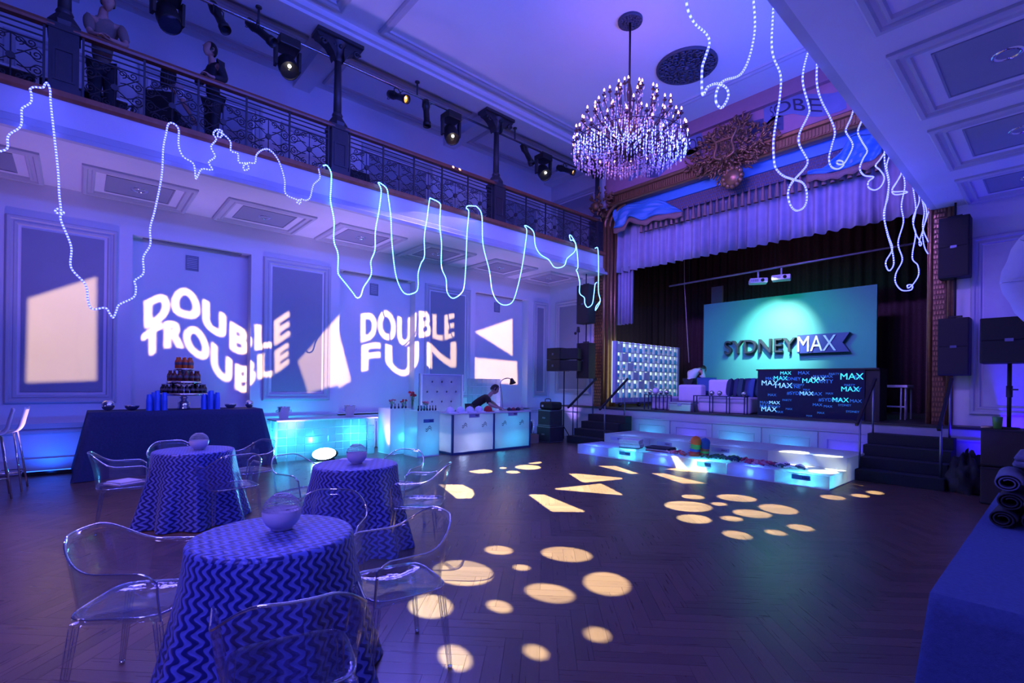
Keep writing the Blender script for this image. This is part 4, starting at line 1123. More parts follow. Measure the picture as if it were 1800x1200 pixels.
# ------------------------------------------------------------------ long navy bar table
t = thing('bar_table', 'long bar height folding table hidden under a navy cloth', 'table', (-9.97, 1.31, 0))
m = MB(t.location); m.box(-10.33, -9.62, .14, 2.48, .965, .99); m.build('table_top', M_whitep, t)
for x in (-10.25, -9.7):
    for y in (.25, 2.37): 
        m = MB(t.location); m.cyl((x, y, 0), (x, y, .965), .02, .02, 8); m.build('leg', M_iron, t)
def draped_rect(x0, x1, y0, y1, z, flare, amp, mat_, n=40, zb=.008, seed=0, corner=.1):
    rnd = random.Random(seed)
    per = []
    for k in range(n): per.append((x0 + (x1 - x0) * k / n, y0, 0, -1))
    for k in range(n): per.append((x1, y0 + (y1 - y0) * k / n, 1, 0))
    for k in range(n): per.append((x1 - (x1 - x0) * k / n, y1, 0, 1))
    for k in range(n): per.append((x0, y1 - (y1 - y0) * k / n, -1, 0))
    N = len(per); rows = 10; vs = []
    cx, cy = (x0 + x1) / 2, (y0 + y1) / 2
    def cdist(k):
        q = k % n; return min(q, n - q)
    for r in range(rows + 1):
        t_ = r / rows
        for k, (x, y, nx, ny) in enumerate(per):
            c_ = max(0, 1 - cdist(k) / 6.0)
            d = t_ * flare + t_ * corner * c_ ** 1.5 + amp * t_ * (math.sin(k * .55 + seed) + .6 * math.sin(k * 1.3 + 2 * seed)) * (.4 + .6 * (1 - c_))
            if c_ > 0:
                vx, vy = math.copysign(1, x - cx), math.copysign(1, y - cy); mx = nx * (1 - c_) + vx * c_ * .75; my = ny * (1 - c_) + vy * c_ * .75
            else: mx, my = nx, ny
            vs.append((x + mx * d, y + my * d, z + (zb - z) * t_))
    fs = [(r * N + k, r * N + (k + 1) % N, (r + 1) * N + (k + 1) % N, (r + 1) * N + k) for r in range(rows) for k in range(N)]
    fs.append(tuple(range(N)))
    m = MB(); m.add(vs, fs, True); m.sm.discard(len(fs) - 1)
    return m
m = draped_rect(-10.35, -9.6, .12, 2.5, 1.0, .10, .02, M_navy, seed=2, corner=.16)
m.org = Vector((-9.97, 1.31, 0)); o = m.build('tablecloth', M_navy); o.location = (-9.97, 1.31, 0); tag(o, 'navy floor-length cloth on the long bar table against the left wall', 'tablecloth')
# things on the bar table
def on_bar(u, v=722, x=-9.97): p = onX(u, v, x); return (x, p.y, 1.002)
def ball(loc, r, label, mat_=M_silver, name='mirror_ball', cat='ball', group='silver balls'):
    m = MB(); m.sphere((0, 0, r), r, 20, 12); o = m.build(name, mat_); o.location = loc; return tag(o, label, cat, group)
def bowl(loc, r, label):
    m = MB(); m.lathe([(.03, 0), (.05, .005), (r * .8, .035), (r, .075), (r * .98, .078), (r * .76, .04), (.01, .012)], 24, capb=True); o = m.build('silver_bowl', M_silver); o.location = loc; return tag(o, label, 'bowl', 'silver bowls')
ball(on_bar(190), .085, 'silver ball at the left end of the navy bar table')
bowl(on_bar(232), .105, 'silver bowl beside the left silver ball on the navy bar table')
bowl(on_bar(405), .10, 'silver bowl right of the blue cups on the navy bar table')
ball(on_bar(438), .07, 'silver ball at the right end of the navy bar table')
M_cup = mat('blue_plastic_cup', (.03, .14, .75), .35, var=.05)
def cupstack(loc, nest, label):
    t = thing('cup_stack', label, 'cups', loc, 0, 'stacks of blue cups')
    m = MB(); m.lathe([(.044, 0), (.044, .006), (.041, .01), (.032, .115), (.03, .12), (.001, .12)], 16); pc = m.build('cup', M_cup, t)
    for k in range(1, nest):
        o = pc.copy(); COL.objects.link(o); o.location = (0, 0, .028 * k)
CUPX = [(262, -9.75), (270, -9.95), (276, -9.74), (284, -9.9), (289, -9.76), (279, -10.1)]
for k, (u, x) in enumerate(CUPX):
    cupstack(on_bar(u, 722, x), 6 + (k % 3), 'stack of upside down blue plastic cups left of the bottle tower')
CUPX = [(358, -9.76), (365, -9.95), (370, -9.74), (377, -9.92), (382, -9.78), (372, -10.1)]
for k, (u, x) in enumerate(CUPX):
    cupstack(on_bar(u, 722, x), 6 + (k % 3), 'stack of upside down blue plastic cups right of the bottle tower')
for o in bpy.data.objects:
    if o.get('category') == 'cups': o['group'] = 'blue cups left of tower' if 'left' in o['label'] else 'blue cups right of tower'
bt = on_bar(323)
t = thing('tiered_stand', 'silver three tier stand holding soda bottles on the navy bar table', 'stand', bt)
m = MB(); m.lathe([(.10, 0), (.10, .02), (.085, .06), (.095, .11), (.05, .14), (.045, .17), (.07, .20), (.04, .225), (.12, .235)], 24, capb=True); m.build('pedestal', M_silver, t)
m = MB(); m.lathe([(.01, .235), (.33, .235), (.345, .245), (.345, .275), (.33, .275), (.01, .27)], 40); m.build('bottom_plate', M_silver, t)
m = MB(); m.lathe([(.2, .27), (.2, .43), (.255, .435), (.255, .475), (.01, .475)], 32); m.build('middle_tray', M_silver, t)
m = MB(); m.lathe([(.09, .475), (.09, .655), (.15, .66), (.15, .69), (.01, .69)], 28); m.build('top_tray', M_silver, t)
def bottle_proto(h, r, body, cap):
    t = thing('soda_bottle', '', 'bottle', (0, 0, 0))
    m = MB(); m.lathe([(r * .9, 0), (r, .01), (r * .92, h * .3), (r, h * .52), (r * .85, h * .64), (r * .42, h * .80), (r * .38, h * .95)], 12, capb=True, capt=True); m.build('glass', body, t)
    m = MB(); m.lathe([(r * .95, h * .28), (r * 1.0, h * .3), (r * 1.03, h * .5), (r * .98, h * .52)], 12); m.build('paper_label', mat('bottle_label', (.13, .10, .12), .5), t)
    m = MB(); m.lathe([(r * .5, h * .93), (r * .5, h), (.001, h)], 12); m.build('cap', cap, t)
    return t
M_cola = mat('dark_cola_glass', (.02, .008, .01), .12, var=.1); M_brown = mat('red_brown_soda_glass', (.14, .02, .015), .12, var=.2); M_orange = mat('orange_soda', (.75, .12, .02), .15, var=.15)
M_capw = mat('white_cap', (.8, .75, .75), .4); M_capk = mat('dark_cap', (.25, .22, .25), .3, metal=.6)
for tier, (R_, z, n, proto, lb, gr) in enumerate((
        (.30, .276, 24, bottle_proto(.15, .034, M_cola, M_capk), 'small dark cola bottle in the ring on the bottom tier of the bottle tower', 'cola bottles, bottom tier'),
        (.205, .477, 15, bottle_proto(.18, .036, M_brown, M_capk), 'brown red soda bottle in the ring on the middle tier of the bottle tower', 'brown bottles, middle tier'),
        (.10, .692, 8, bottle_proto(.20, .036, M_orange, M_capw), 'orange soda bottle with white cap on the top tier of the bottle tower', 'orange bottles, top tier'))):
    for k in range(n):
        a = 2 * PI * k / n; loc = (bt[0] + R_ * math.cos(a), bt[1] + R_ * math.sin(a), bt[2] + z)
        if k == 0:
            proto.location = loc; proto['label'] = lb; proto['group'] = gr
        else: dup(proto, loc)

# ------------------------------------------------------------------ glass block bar with wine buckets
t = thing('glass_bar', 'low bar faced with lit textured glass blocks beside the navy table', 'bar', (-9.7, 3.65, 0))
m = MB(t.location); m.box(-10.2, -9.62, 2.74, 4.75, .745, .775); m.build('bar_top', mat('pale_bar_top', (.6, .66, .7), .25), t, bevel=.005)
m = MB(t.location); m.box(-10.15, -10.12, 2.78, 4.7, 0, .745); m.build('back_panel', M_whitep, t)
def tile_mesh(w_, h_, d_=.03):
    m = MB(); m.box(-d_ / 2, d_ / 2, -w_ / 2 + .004, w_ / 2 - .004, -h_ / 2 + .004, h_ / 2 - .004); return m
tp = None; NT = 12; TW = 1.92 / NT
for i in range(NT):
    for j in range(5):
        if tp is None: o = tp = tile_mesh(TW, .148).build('glass_block', M_tile, t, bevel=.006)
        else: o = tp.copy(); COL.objects.link(o)
        bulge = .06 * math.sin(i / (NT - 1) * 2 * PI + .5)
        o.location = (-9.72 + bulge + 9.7, 2.78 + TW * (i + .5) - 3.65, .074 + .148 * j)
for y in (2.77, 4.71):
    for j in range(5):
        o = tp.copy(); COL.objects.link(o); o.rotation_euler = (0, 0, PI / 2); o.location = (-.23, y - 3.65, .074 + .148 * j)
def led(loc, target, label, col=(.5, .9, 1.0), s=1.0, strength=30, group='floor LED lamps'):
    t = thing('led_par_lamp', label, 'lamp', loc, 0, group)
    d = (Vector(target) - Vector(loc)); d.normalize(); q = d.to_track_quat('Z', 'Y').to_matrix().to_4x4()
    m = MB(); m.lathe([(.04 * s, -.06 * s), (.07 * s, -.05 * s), (.075 * s, .05 * s), (.065 * s, .05 * s), (.06 * s, .03 * s)], 16, capb=True); m.xform(Matrix.Translation((0, 0, .085 * s)) @ q); m.build('housing', M_black, t)
    m = MB(); m.lathe([(.001, .052 * s), (.072 * s, .05 * s)], 16); m.xform(Matrix.Translation((0, 0, .085 * s)) @ q); m.build('lens', emat('led_lens_%s' % label[:14], col, strength), t)
    m = MB(); m.box(-.05 * s, .05 * s, -.05 * s, .05 * s, 0, .02 * s); m.build('bracket', M_black, t)
    return t
led((-9.35, 3.55, 0), (-7.5, 2.9, .35), 'glaring cyan white LED lamp on the floor in front of the glass bar', (.45, .95, 1.0), 1.3, 60).scale = (1, 2.4, 1.15)  # stretched sideways so the lens takes on the width of the glare
point('glass_bar_glow_a', (-9.95, 2.95, .4), 26, CYAN, .1)
spot('glass_bar_wall_glow', (-10.4, 3.2, .3), (-10.9, 3.3, 1.3), 150, 30, CYAN, 1.0, .06)
point('glass_bar_glow_b', (-9.95, 4.4, .4), 26, CYAN, .1)
spot('glass_bar_lamp', (-9.12, 3.5, .16), (-7.5, 2.9, .1), 150, 60, CYAN, 1.0, .05)
point('glass_bar_lamp_spill', (-9.2, 3.55, .32), 22, CYAN, .05)
def bucket(loc, label):
    t = thing('wine_bucket', label, 'bucket', loc, 0, 'wine buckets')
    m = MB(); m.lathe([(.07, 0), (.075, .005), (.11, .22), (.118, .225), (.118, .235), (.104, .232), (.07, .01), (.001, .008)], 24, capb=True); m.build('pail', M_silver, t)
    for s_ in (-1, 1):
        m = MB(); m.tube([(0, s_ * .108, .17), (0, s_ * .14, .165), (0, s_ * .14, .14), (0, s_ * .103, .135)], .007, 6); m.build('handle', M_silver, t)
bucket((-9.9, 2.95, .776), 'steel wine bucket at the left end of the glass bar')
bucket((-9.9, 4.25, .776), 'steel wine bucket at the right end of the glass bar')
# radiator under the niche
t = thing('radiator', 'white column radiator between the glass bar and the plinths', 'radiator', (-10.6, 4.9, 0))
for k in range(14):
    m = MB(t.location); y = 4.45 + k * .075; m.box(-10.66, -10.58, y, y + .045, .0, .62); m.build('fin', M_whitep, t, bevel=.015)
m = MB(t.location); m.box(-10.66, -10.58, 4.42, 5.5, .60, .66); m.build('header', M_whitep, t, bevel=.01)
spot('radiator_uplight', (-10.45, 4.9, .08), (-10.8, 4.95, 1.2), 90, 8, (.25, .08, 1), .8, .04)

# ------------------------------------------------------------------ glowing plinths
M_plate = mat('blue_name_plate', (.05, .16, .38), .35); M_ink2 = mat('dark_print', (.02, .03, .08), .5)
def wave_logo(parent, fn, s=1.0, mat_=M_ink2):
    m = MB(parent.location)
    for off in (.005, .045):
        pts = smooth_pts([(-.07, .02 + off), (-.045, .045 + off), (-.01, .02 + off), (.03, -.03 + off), (.055, -.02 + off), (.07, .03 + off)], 5) if False else [(-.07 + .14 * i / 16, off - .028 - .032 * math.sin(i / 16 * 2 * PI + .5) + .010) for i in range(17)]
        up = [fn(a * s, (b + .008) * s, .004) for a, b in pts]; dn = [fn(a * s, (b - .008) * s, .004) for a, b in pts]; n = len(up)
        m.add(up + dn, [(i, i + 1, n + i + 1, n + i) for i in range(n - 1)])
    m.build('wave_logo', mat_, parent, solid=.002)
def nameplate(parent, M, w_, h_, text='MAX', plate=M_plate, ink=M_ink2, tw=.35):
    m = MB(); m.box(-w_ / 2, w_ / 2, -h_ / 2, h_ / 2, 0, .006); m.xform(M); m.org = Vector((0, 0, 0))
    p = m.build('name_plate', plate, parent)
    lettering('lettering', text, ink, p, M @ Matrix.Translation((w_ * .08, -h_ * .22, .009)), h_ * .45, w_ * tw, .003)
    return p
def plinth(x0, x1, y0, y1, h, label, logo=False):
    t = thing('lit_plinth', label, 'plinth', ((x0 + x1) / 2, (y0 + y1) / 2, 0), 0, 'glowing plinths')
    m = MB(t.location); m.box(x0, x1, y0, y0 + .008, .02, h - .02); m.build('side_panel', M_frost, t)
    m = MB(t.location); m.box(x0, x1, y1 - .008, y1, .02, h - .02); m.build('side_panel', M_frost, t)
    m = MB(t.location); m.box(x1 - .008, x1, y0 + .008, y1 - .008, .02, h - .02); fp = m.build('front_panel', M_frost, t)
    m = MB(t.location); m.box(x0, x1, y0, y1, h - .02, h); m.build('top', M_frost, t)
    m = MB(t.location); m.box(x0, x1, y0, y1, 0, .02); m.build('base', M_whitep, t)
    if logo:
        M = axes((x1 - t.location.x + .001, (y0 + y1) / 2 - t.location.y, h * .78), (0, 1, 0), (0, 0, 1), (1, 0, 0))
        nameplate(t, M, .24, .07)
        wave_logo(t, lambda a, b, q: (x1 + q, (y0 + y1) / 2 + a, h * .6 + b), 1.0)
    point('plinth_lamp', ((x0 + x1) / 2 - .05, (y0 + y1) / 2, .3), 7.0, (.04, .62, 1.0), .08)
    return t
plinth(-9.15, -8.62, 5.10, 5.62, .93, 'tall glowing cyan plinth with wave logo, nearest the lit booth', True)
plinth(-9.85, -9.30, 4.86, 5.36, .95, 'tall glowing cyan plinth farther left, beside the radiator')
# bottles and flowers on the plinths
M_red = mat('red_petal', (.55, .015, .03), .5, var=.3); M_green = mat('green_leaf', (.05, .3, .08), .5, var=.4); M_pink = mat('pink_petal', (.7, .2, .25), .5, var=.3)
def flower_pot(loc, label, h, nb, spread, br, mat_b, seed, vase_h=.1):
    rnd = random.Random(seed); t = thing('flower_vase', label, 'flowers', loc, 0, 'flower vases on the plinths')
    m = MB(); m.lathe([(.03, 0), (.035, .01), (.028, vase_h * .6), (.035, vase_h)], 14, capb=True); m.build('vase', M_glass, t)
    heads = []
    for k in range(nb):
        a = rnd.uniform(0, 6.28); r = spread * math.sqrt(rnd.random()); heads.append(Vector((r * math.cos(a), r * math.sin(a), h * rnd.uniform(.72, 1.0))))
    m = MB()
    for p in heads:
        m.tube([(0, 0, .02), (p.x * .4, p.y * .4, p.z * .6), p], .004, 5)
        for q in range(3):
            b = p * rnd.uniform(.55, .9); a = rnd.uniform(0, 6.28); d = Vector((math.cos(a), math.sin(a), .3)) * .045; s_ = Vector((-d.y, d.x, 0)) * .35
            m.add([b, b + d * .5 + s_, b + d, b + d * .5 - s_], [(0, 1, 2, 3)])
    m.build('stems', M_green, t, fix=False)
    for p in heads:
        m = MB()
        for q in range(7):
            a = q * 2.4; rr = br * (.2 + .11 * q)
            m.sphere(p + Vector((rr * .6 * math.cos(a), rr * .6 * math.sin(a), .4 * br - .04 * q * br)), br * .48, 7, 5)
        m.build('rose' if mat_b is M_red else 'blossom', mat_b, t, fix=False)
    return t
def ontop(u, v, z): p = onZ(u, v, z); return p
flower_pot((-9.0, 5.2, .931), 'tall bunch of red roses standing above the glowing plinths', .37, 9, .07, .045, M_red, 4, .14)
for k, (x, y, lb) in enumerate(((-9.6, 5.05, 'small pink posy at the left on the rear plinth'), (-9.4, 5.22, 'small pink and green posy near the plinth edge'), (-8.95, 5.48, 'low leafy posy beside the red roses'))):
    flower_pot((x, y, .951 if x < -9.2 else .931), lb, .17, 7, .07, .03, M_pink if k != 1 else M_red, 10 + k, .07)
M_vial = mat('dark_vial_glass', (.01, .012, .03), .15)
vp = None
for k in range(12):
    if k < 5: loc = (-9.34, 4.90 + k * .085, .951)
    else: loc = (-8.66, 5.14 + (k - 5) * .068, .931)
    if vp is None:
        vp = thing('nail_polish_bottle', 'tiny dark bottle in the row along the plinth edge', 'bottle', loc, 0, 'tiny bottles on the plinths')
        m = MB(); m.lathe([(.016, 0), (.018, .004), (.018, .04), (.008, .05)], 10, capb=True); m.build('glass', M_vial, vp)
        m = MB(); m.lathe([(.009, .05), (.008, .105), (.001, .107)], 8); m.build('cap', M_vial, vp)
    else: dup(vp, loc)
m = MB(); m.sphere((0, 0, .05), .05, 14, 10, .9)
for k in range(14): m.sphere((.06 * math.cos(k * 2.4) * (.4 + .05 * k), .06 * math.sin(k * 2.4) * (.4 + .05 * k), .035 + .004 * k), .025, 6, 5)
o = m.build('crystal_posy', mat('glitter_green_white', (.35, .7, .55), .2, var=.5, scale=40, metal=.3)); o.location = (-8.8, 5.35, .931); tag(o, 'glittering green white posy in the middle of the front plinth', 'posy')

# ------------------------------------------------------------------ lit booth with wave logos
t = thing('lit_booth', 'white glowing booth counter with two framed front panels and wave logos', 'counter', (-8.8, 6.95, 0))
M_boothframe = mat('blue_metal_frame', (.06, .09, .25), .35, metal=.5)
bx0, bx1, by0, by1, bh = -9.15, -8.45, 5.84, 8.04, .87
ymid = 6.94
for a, b, lab in ((by0, ymid, 'white'), (ymid, by1, 'cyan')):
    m = MB(t.location); m.box(bx1 - .01, bx1, a + .03, b - .03, .045, bh - .03); m.build('front_panel', M_frost, t)
    m = MB(t.location); m.box(bx1 - .5, bx1 - .03, a + .04, b - .04, .42, .44); m.build('inner_shelf', M_whitep, t)
    for fr_ in (.27, .75):
        y = a + (b - a) * fr_; wave_logo(t, lambda p, q, r, y=y: (bx1 + r, y + p, .60 + q), .95)
    M = axes((bx1 - t.location.x + .004, (a + b) / 2 - t.location.y, bh - .06), (0, 1, 0), (0, 0, 1), (1, 0, 0))
    nameplate(t, M, .28, .09, 'MAX', mat('pale_name_plate', (.3, .32, .5), .4))
m = MB(t.location); m.box(bx0, bx1 - .02, by0, by0 + .01, .045, bh - .03); m.build('side_panel', M_frost, t)
m = MB(t.location); m.box(bx0, bx1 - .02, by1 - .01, by1, .045, bh - .03); m.build('side_panel', M_frost, t)
m = MB(t.location); m.box(bx0 - .03, bx1 + .02, by0 - .02, by1 + .02, bh - .03, bh); m.build('counter_top', mat('pale_counter_top', (.65, .68, .72), .15), t, bevel=.006)
for y in (by0, ymid, by1):
    m = MB(t.location); m.box(bx1 - .03, bx1 + .006, y - .022, y + .022, 0, bh - .03); m.build('frame_post', M_boothframe, t)
m = MB(t.location); m.box(bx1 - .03, bx1 + .008, by0 - .02, by1 + .02, 0, .05); m.box(bx0, bx1, by0 - .012, by0 + .02, 0, .05); m.build('base_rail', M_boothframe, t)
point('booth_lamp_a', (-8.85, 6.4, .2), 22, (.55, .60, 1.0), .1)
point('booth_lamp_b', (-8.85, 7.5, .2), 20, (.04, .60, 1.0), .1)
point('booth_lamp_c', (-8.85, 6.4, .65), 6, (.40, .50, 1.0), .1)
point('booth_lamp_d', (-8.85, 7.5, .65), 6, (.04, .60, 1.0), .1)
def cap_hat(loc, rz, col, label, group, s=1.0):
    t = thing('baseball_cap', label, 'cap', loc, rz, group)
    m = MB(); m.lathe([(.092 * s, 0), (.095 * s, .03 * s), (.085 * s, .075 * s), (.055 * s, .108 * s), (.012, .122 * s), (.001, .123 * s)], 20); m.build('crown', col, t)
    m = MB(); vs = []; 
    for r in (0, 1):
        for k in range(11):
            a = -1.1 + 2.2 * k / 10; rr = (.09 + r * .075 * math.cos(a * .9)) * s; vs.append((rr * math.cos(a), rr * math.sin(a), .012 * s - .012 * r * s))
    m.add(vs, [(k, k + 1, 12 + k, 11 + k) for k in range(10)], True); m.build('brim', col, t, solid=.006)
    m = MB(); m.sphere((0, 0, .124 * s), .008, 6, 4); m.build('button', col, t)
    return t
M_capwht = mat('white_cotton', (.75, .75, .8), .8); M_capred = mat('red_cotton', (.5, .03, .03), .8)
for y, c, lb in ((5.95, M_capwht, 'white cap at the left end of the lit booth counter'), (6.22, M_capwht, 'second white cap from the left on the lit booth counter'), (6.47, M_capwht, 'third white cap from the left on the lit booth counter'), (6.72, M_capwht, 'fourth white cap from the left on the lit booth counter'), (6.98, M_capred, 'red cap next to the white caps on the lit booth counter')):
    cap_hat((-8.72, y, bh + .002), .3, c, lb, 'caps on the lit booth')
for k in range(6):
    y = 7.62 + k * .07
    t_ = cap_hat((-8.72 + .06 * (k % 2), y, bh + .002), k * 1.1, mat('dark_cotton_%d' % (k % 3), ((.03, .03, .05), (.2, .04, .05), (.3, .25, .25))[k % 3], .8), ('small dark cap in the heap by the desk lamp', 'small maroon cap in the heap by the desk lamp', 'small grey cap in the heap by the desk lamp')[k % 3], ('dark caps by the lamp', 'maroon caps by the lamp', 'grey caps by the lamp')[k % 3], .55)
# desk lamp
t = thing('desk_lamp', 'gooseneck metal desk lamp with dark shade at the right of the booth', 'lamp', (-8.95, 7.62, bh + .001))
m = MB(); m.lathe([(.10, 0), (.10, .015), (.02, .03)], 18, capb=True); m.build('base', M_silver, t)
m = MB(); m.tube(smooth_pts([(0, 0, .02), (.0, -.04, .35), (.0, -.09, .62), (0, -.02, .72), (0, .12, .76), (0, .24, .745)], 5), .011, 8); m.build('neck', M_silver, t)
m = MB(); m.lathe([(.02, .03), (.035, .02), (.05, -.03), (.085, -.10), (.08, -.10), (.045, -.03)], 16); m.xform(Matrix.Translation((0, .27, .73)) @ Matrix.Rotation(.35, 4, 'X')); m.build('shade', M_bronze, t)
m = MB(); m.sphere((0, .275, .665), .025, 8, 6); m.build('bulb', emat('desk_lamp_bulb', (1, .5, .2), 8), t)
# tufted panel and glass block screen behind the booth
t = thing('tufted_screen', 'grey tufted upholstered screen standing behind the booth', 'screen', (-9.9, 6.51, 0))
m = MB(t.location)
NU, NV = 36, 36; vs = []
BT = [(6.12 + .27 * (i + (.5 if j % 2 else 0)) * 1.0, .35 + .235 * j) for j in range(6) for i in range(4 if j % 2 == 0 else 3)]
for j in range(NV + 1):
    for i in range(NU + 1):
        y, z = 5.96 + 1.11 * i / NU, .05 + 1.64 * j / NV
        d = min(math.hypot(y - a, z - b) for a, b in BT)
        vs.append((-9.9 - .05 * math.exp(-(d / .05) ** 2), y, z))
m.add(vs, [(j * (NU + 1) + i, j * (NU + 1) + i + 1, (j + 1) * (NU + 1) + i + 1, (j + 1) * (NU + 1) + i) for j in range(NV) for i in range(NU)], True)
m.build('padding', mat('grey_blue_upholstery', (.34, .36, .45), .6), t, solid=.03)
for a, b in BT:
    m = MB(t.location); m.sphere((-9.925, a, b), .026, 8, 5); m.build('button', mat('dark_button', (.06, .06, .1), .4), t)
m = MB(t.location); m.box(-9.96, -9.86, 5.92, 5.955, 0, 1.71); m.box(-9.96, -9.86, 7.075, 7.11, 0, 1.71); m.box(-9.96, -9.93, 5.92, 7.11, 0, 1.71); m.build('frame', M_whitep, t)
t = thing('glass_block_screen', 'cyan lit glass block screen behind the leaning bartender', 'screen', (-9.72, 7.65, 0))
tp = None
for i in range(7):
    for j in range(8):
        if tp is None: o = tp = tile_mesh(.15, .20).build('glass_block', M_tile, t, bevel=.008)
        else: o = tp.copy(); COL.objects.link(o)
        o.location = (0, -.45 + .15 * i, .1 + .2 * j + .02)
m = MB(t.location); m.box(-9.78, -9.66, 7.12, 8.18, 0, .02); m.build('base', M_whitep, t)
point('glass_screen_glow', (-10.2, 7.4, .6), 16, CYAN, .1)
# ------------------------------------------------------------------ stage stairs and handrails
M_carpet = mat('dark_stair_carpet', (.018, .022, .026), .95, var=.4, scale=90, bump=.2)
def stairs(x0, x1, label):
    t = thing('stage_stairs', label, 'stairs', ((x0 + x1) / 2, 9.5, 0), 0, 'stage stairs')
    for k in range(4):
        m = MB(t.location); m.box(x0, x1, 9.5 + .28 * k, YS - .045, .178 * k, .178 * (k + 1)); m.build('step', M_carpet, t, bevel=.008)
    return t
stairs(-8.6, -7.4, 'dark carpeted steps up to the left end of the stage')
stairs(-2.33, -1.2, 'dark carpeted steps up to the right end of the stage')
M_railpost = mat('grey_steel_post', (.25, .27, .32), .35, metal=.8)
def handrail(x, label):
    t = thing('stair_handrail', label, 'handrail', (x, 9.6, .178), 0, 'stage handrails')
    for y, z in ((9.62, .178), (10.42, .712)):
        m = MB(t.location); m.cyl((x, y, z), (x, y, z + .86), .016, .016, 8); m.build('post', M_railpost, t)
    m = MB(t.location); m.bar((x, 9.42, .90), (x, 10.55, 1.665), .045, .05); m.build('rail', M_black, t, bevel=.008)
handrail(-8.5, 'black sloping handrail at the outer side of the left stage steps'); handrail(-7.48, 'black sloping handrail at the inner side of the left stage steps')
handrail(-2.27, 'black sloping handrail at the inner side of the right stage steps'); handrail(-1.26, 'black sloping handrail at the outer side of the right stage steps')

# ------------------------------------------------------------------ glowing step benches
def glow_bench(x0, x1, y0, y1, h, label, col, power, style, plate=False, face=None):
    t = thing('light_box_bench', label, 'bench', ((x0 + x1) / 2, (y0 + y1) / 2, 0), 0, 'glowing step benches')
    g = .004
    m = MB(t.location); m.box(x0 + g, x1 - g, y0, y0 + .01, .012, h - .012); m.build('front_panel', M_frost, t)
    m = MB(t.location); m.box(x0 + g, x1 - g, y0, y1, h - .012, h); m.build('top_panel', M_frost, t, bevel=.003)
    m = MB(t.location); m.box(x0 + g, x1 - g, y1 - .01, y1, .012, h - .012); m.build('rear_panel', M_frost, t)
    m = MB(t.location); m.box(x0 + g, x0 + g + .008, y0 + .01, y1 - .01, .012, h - .012); m.build('end_panel', M_frost, t)
    m = MB(t.location); m.box(x1 - g - .008, x1 - g, y0 + .01, y1 - .01, .012, h - .012); m.build('end_panel', M_frost, t)
    m = MB(t.location); m.box(x0 + g, x1 - g, y0, y1, 0, .012); m.build('base', M_whitep, t)
    xc = (x0 + x1) / 2
    if plate:
        nameplate(t, axes((xc - t.location.x, y0 - .001 - t.location.y, h * .68), (1, 0, 0), (0, 0, 1), (0, -1, 0)), .26, h * .36, 'MAX', mat('cyan_name_plate', (.05, .35, .5), .4), tw=.4)
    if power:
        z = .06 if style == 'bottom' else h * .5
        point('bench_lamp', (xc, y0 + .085, z), power, col, .035)
        m = MB(t.location); m.lathe([(.001, 0), (.05, 0), (.055, .02)], 14); m.xform(Matrix.Translation((xc, y0 + .06, h * .5 if style != 'bottom' else .06)) @ Matrix.Rotation(PI / 2, 4, 'X')) ; m.build('lamp_lens', emat('bench_lens_' + style, (.3, .85, 1.0), 3.0), t)
    return t
FX = [-7.12, -6.30, -5.46, -4.62, -3.82, -3.06, -2.30]
WN = ['first', 'second', 'third', 'fourth', 'fifth', 'rightmost']
for k in range(6):
    cy = k % 2 == 1
    glow_bench(FX[k], FX[k + 1], 8.22, 9.05, .20, '%s glowing %s step bench from the left in the front row' % (WN[k], 'cyan' if cy else 'violet'), (.05, .65, 1.0) if cy else (.03, .10, 1.0), 55 if cy else 26, 'bottom' if cy else 'mid', cy)
RX = [-7.05, -5.86, -4.68, -3.49, -2.30]
for k in range(4):
    glow_bench(RX[k], RX[k + 1], 9.06, 10.60 if False else 10.2, .39, '%s pale step bench from the left in the rear row' % ['first', 'second', 'third', 'rightmost'][k], (.12, .3, 1), 9, 'rear', False)
    xc = RX[k] + .28
    if k != 3:
        t = bpy.data.objects[-1] if False else None
for k in (0, 1, 2):
    b = [o for o in bpy.data.objects if o.get('label', '').startswith(['first', 'second', 'third'][k] + ' pale step')][0]
    nameplate(b, axes((RX[k] + .35 - b.location.x, 9.059 - b.location.y, .30), (1, 0, 0), (0, 0, 1), (0, -1, 0)), .34, .075, 'MAX', mat('pale_lilac_plate', (.4, .4, .6), .4), tw=.3)
# uplights washing the stage front
for x, c, p in ((-6.85, CYAN, 9), (-5.8, (.1, .08, 1), 8), (-4.75, CYAN, 10), (-3.7, (.04, .5, 1), 9), (-2.75, (.06, .04, 1), 10)):
    spot('stage_front_uplight', (x, 10.40, .12), (x, YS, .62), 150, p * 1.6, c, 1.0, .03)
    t = thing('led_puck', 'small LED puck light on the floor under the stage front at x %.0f' % 0, 'lamp', (x, 10.42, 0), 0, 'LED pucks at the stage front')
    m = MB(); m.cyl((0, 0, 0), (0, 0, .09), .05, .05, 10); m.build('housing', M_black, t)
    m = MB(); m.lathe([(.001, .091), (.045, .091)], 10); m.build('lens', emat('puck_lens', (.3, .6, 1), 3), t)
for o in bpy.data.objects:
    if o.get('group') == 'LED pucks at the stage front': o['label'] = 'small LED puck lamp hidden behind the rear benches, lighting the stage front'

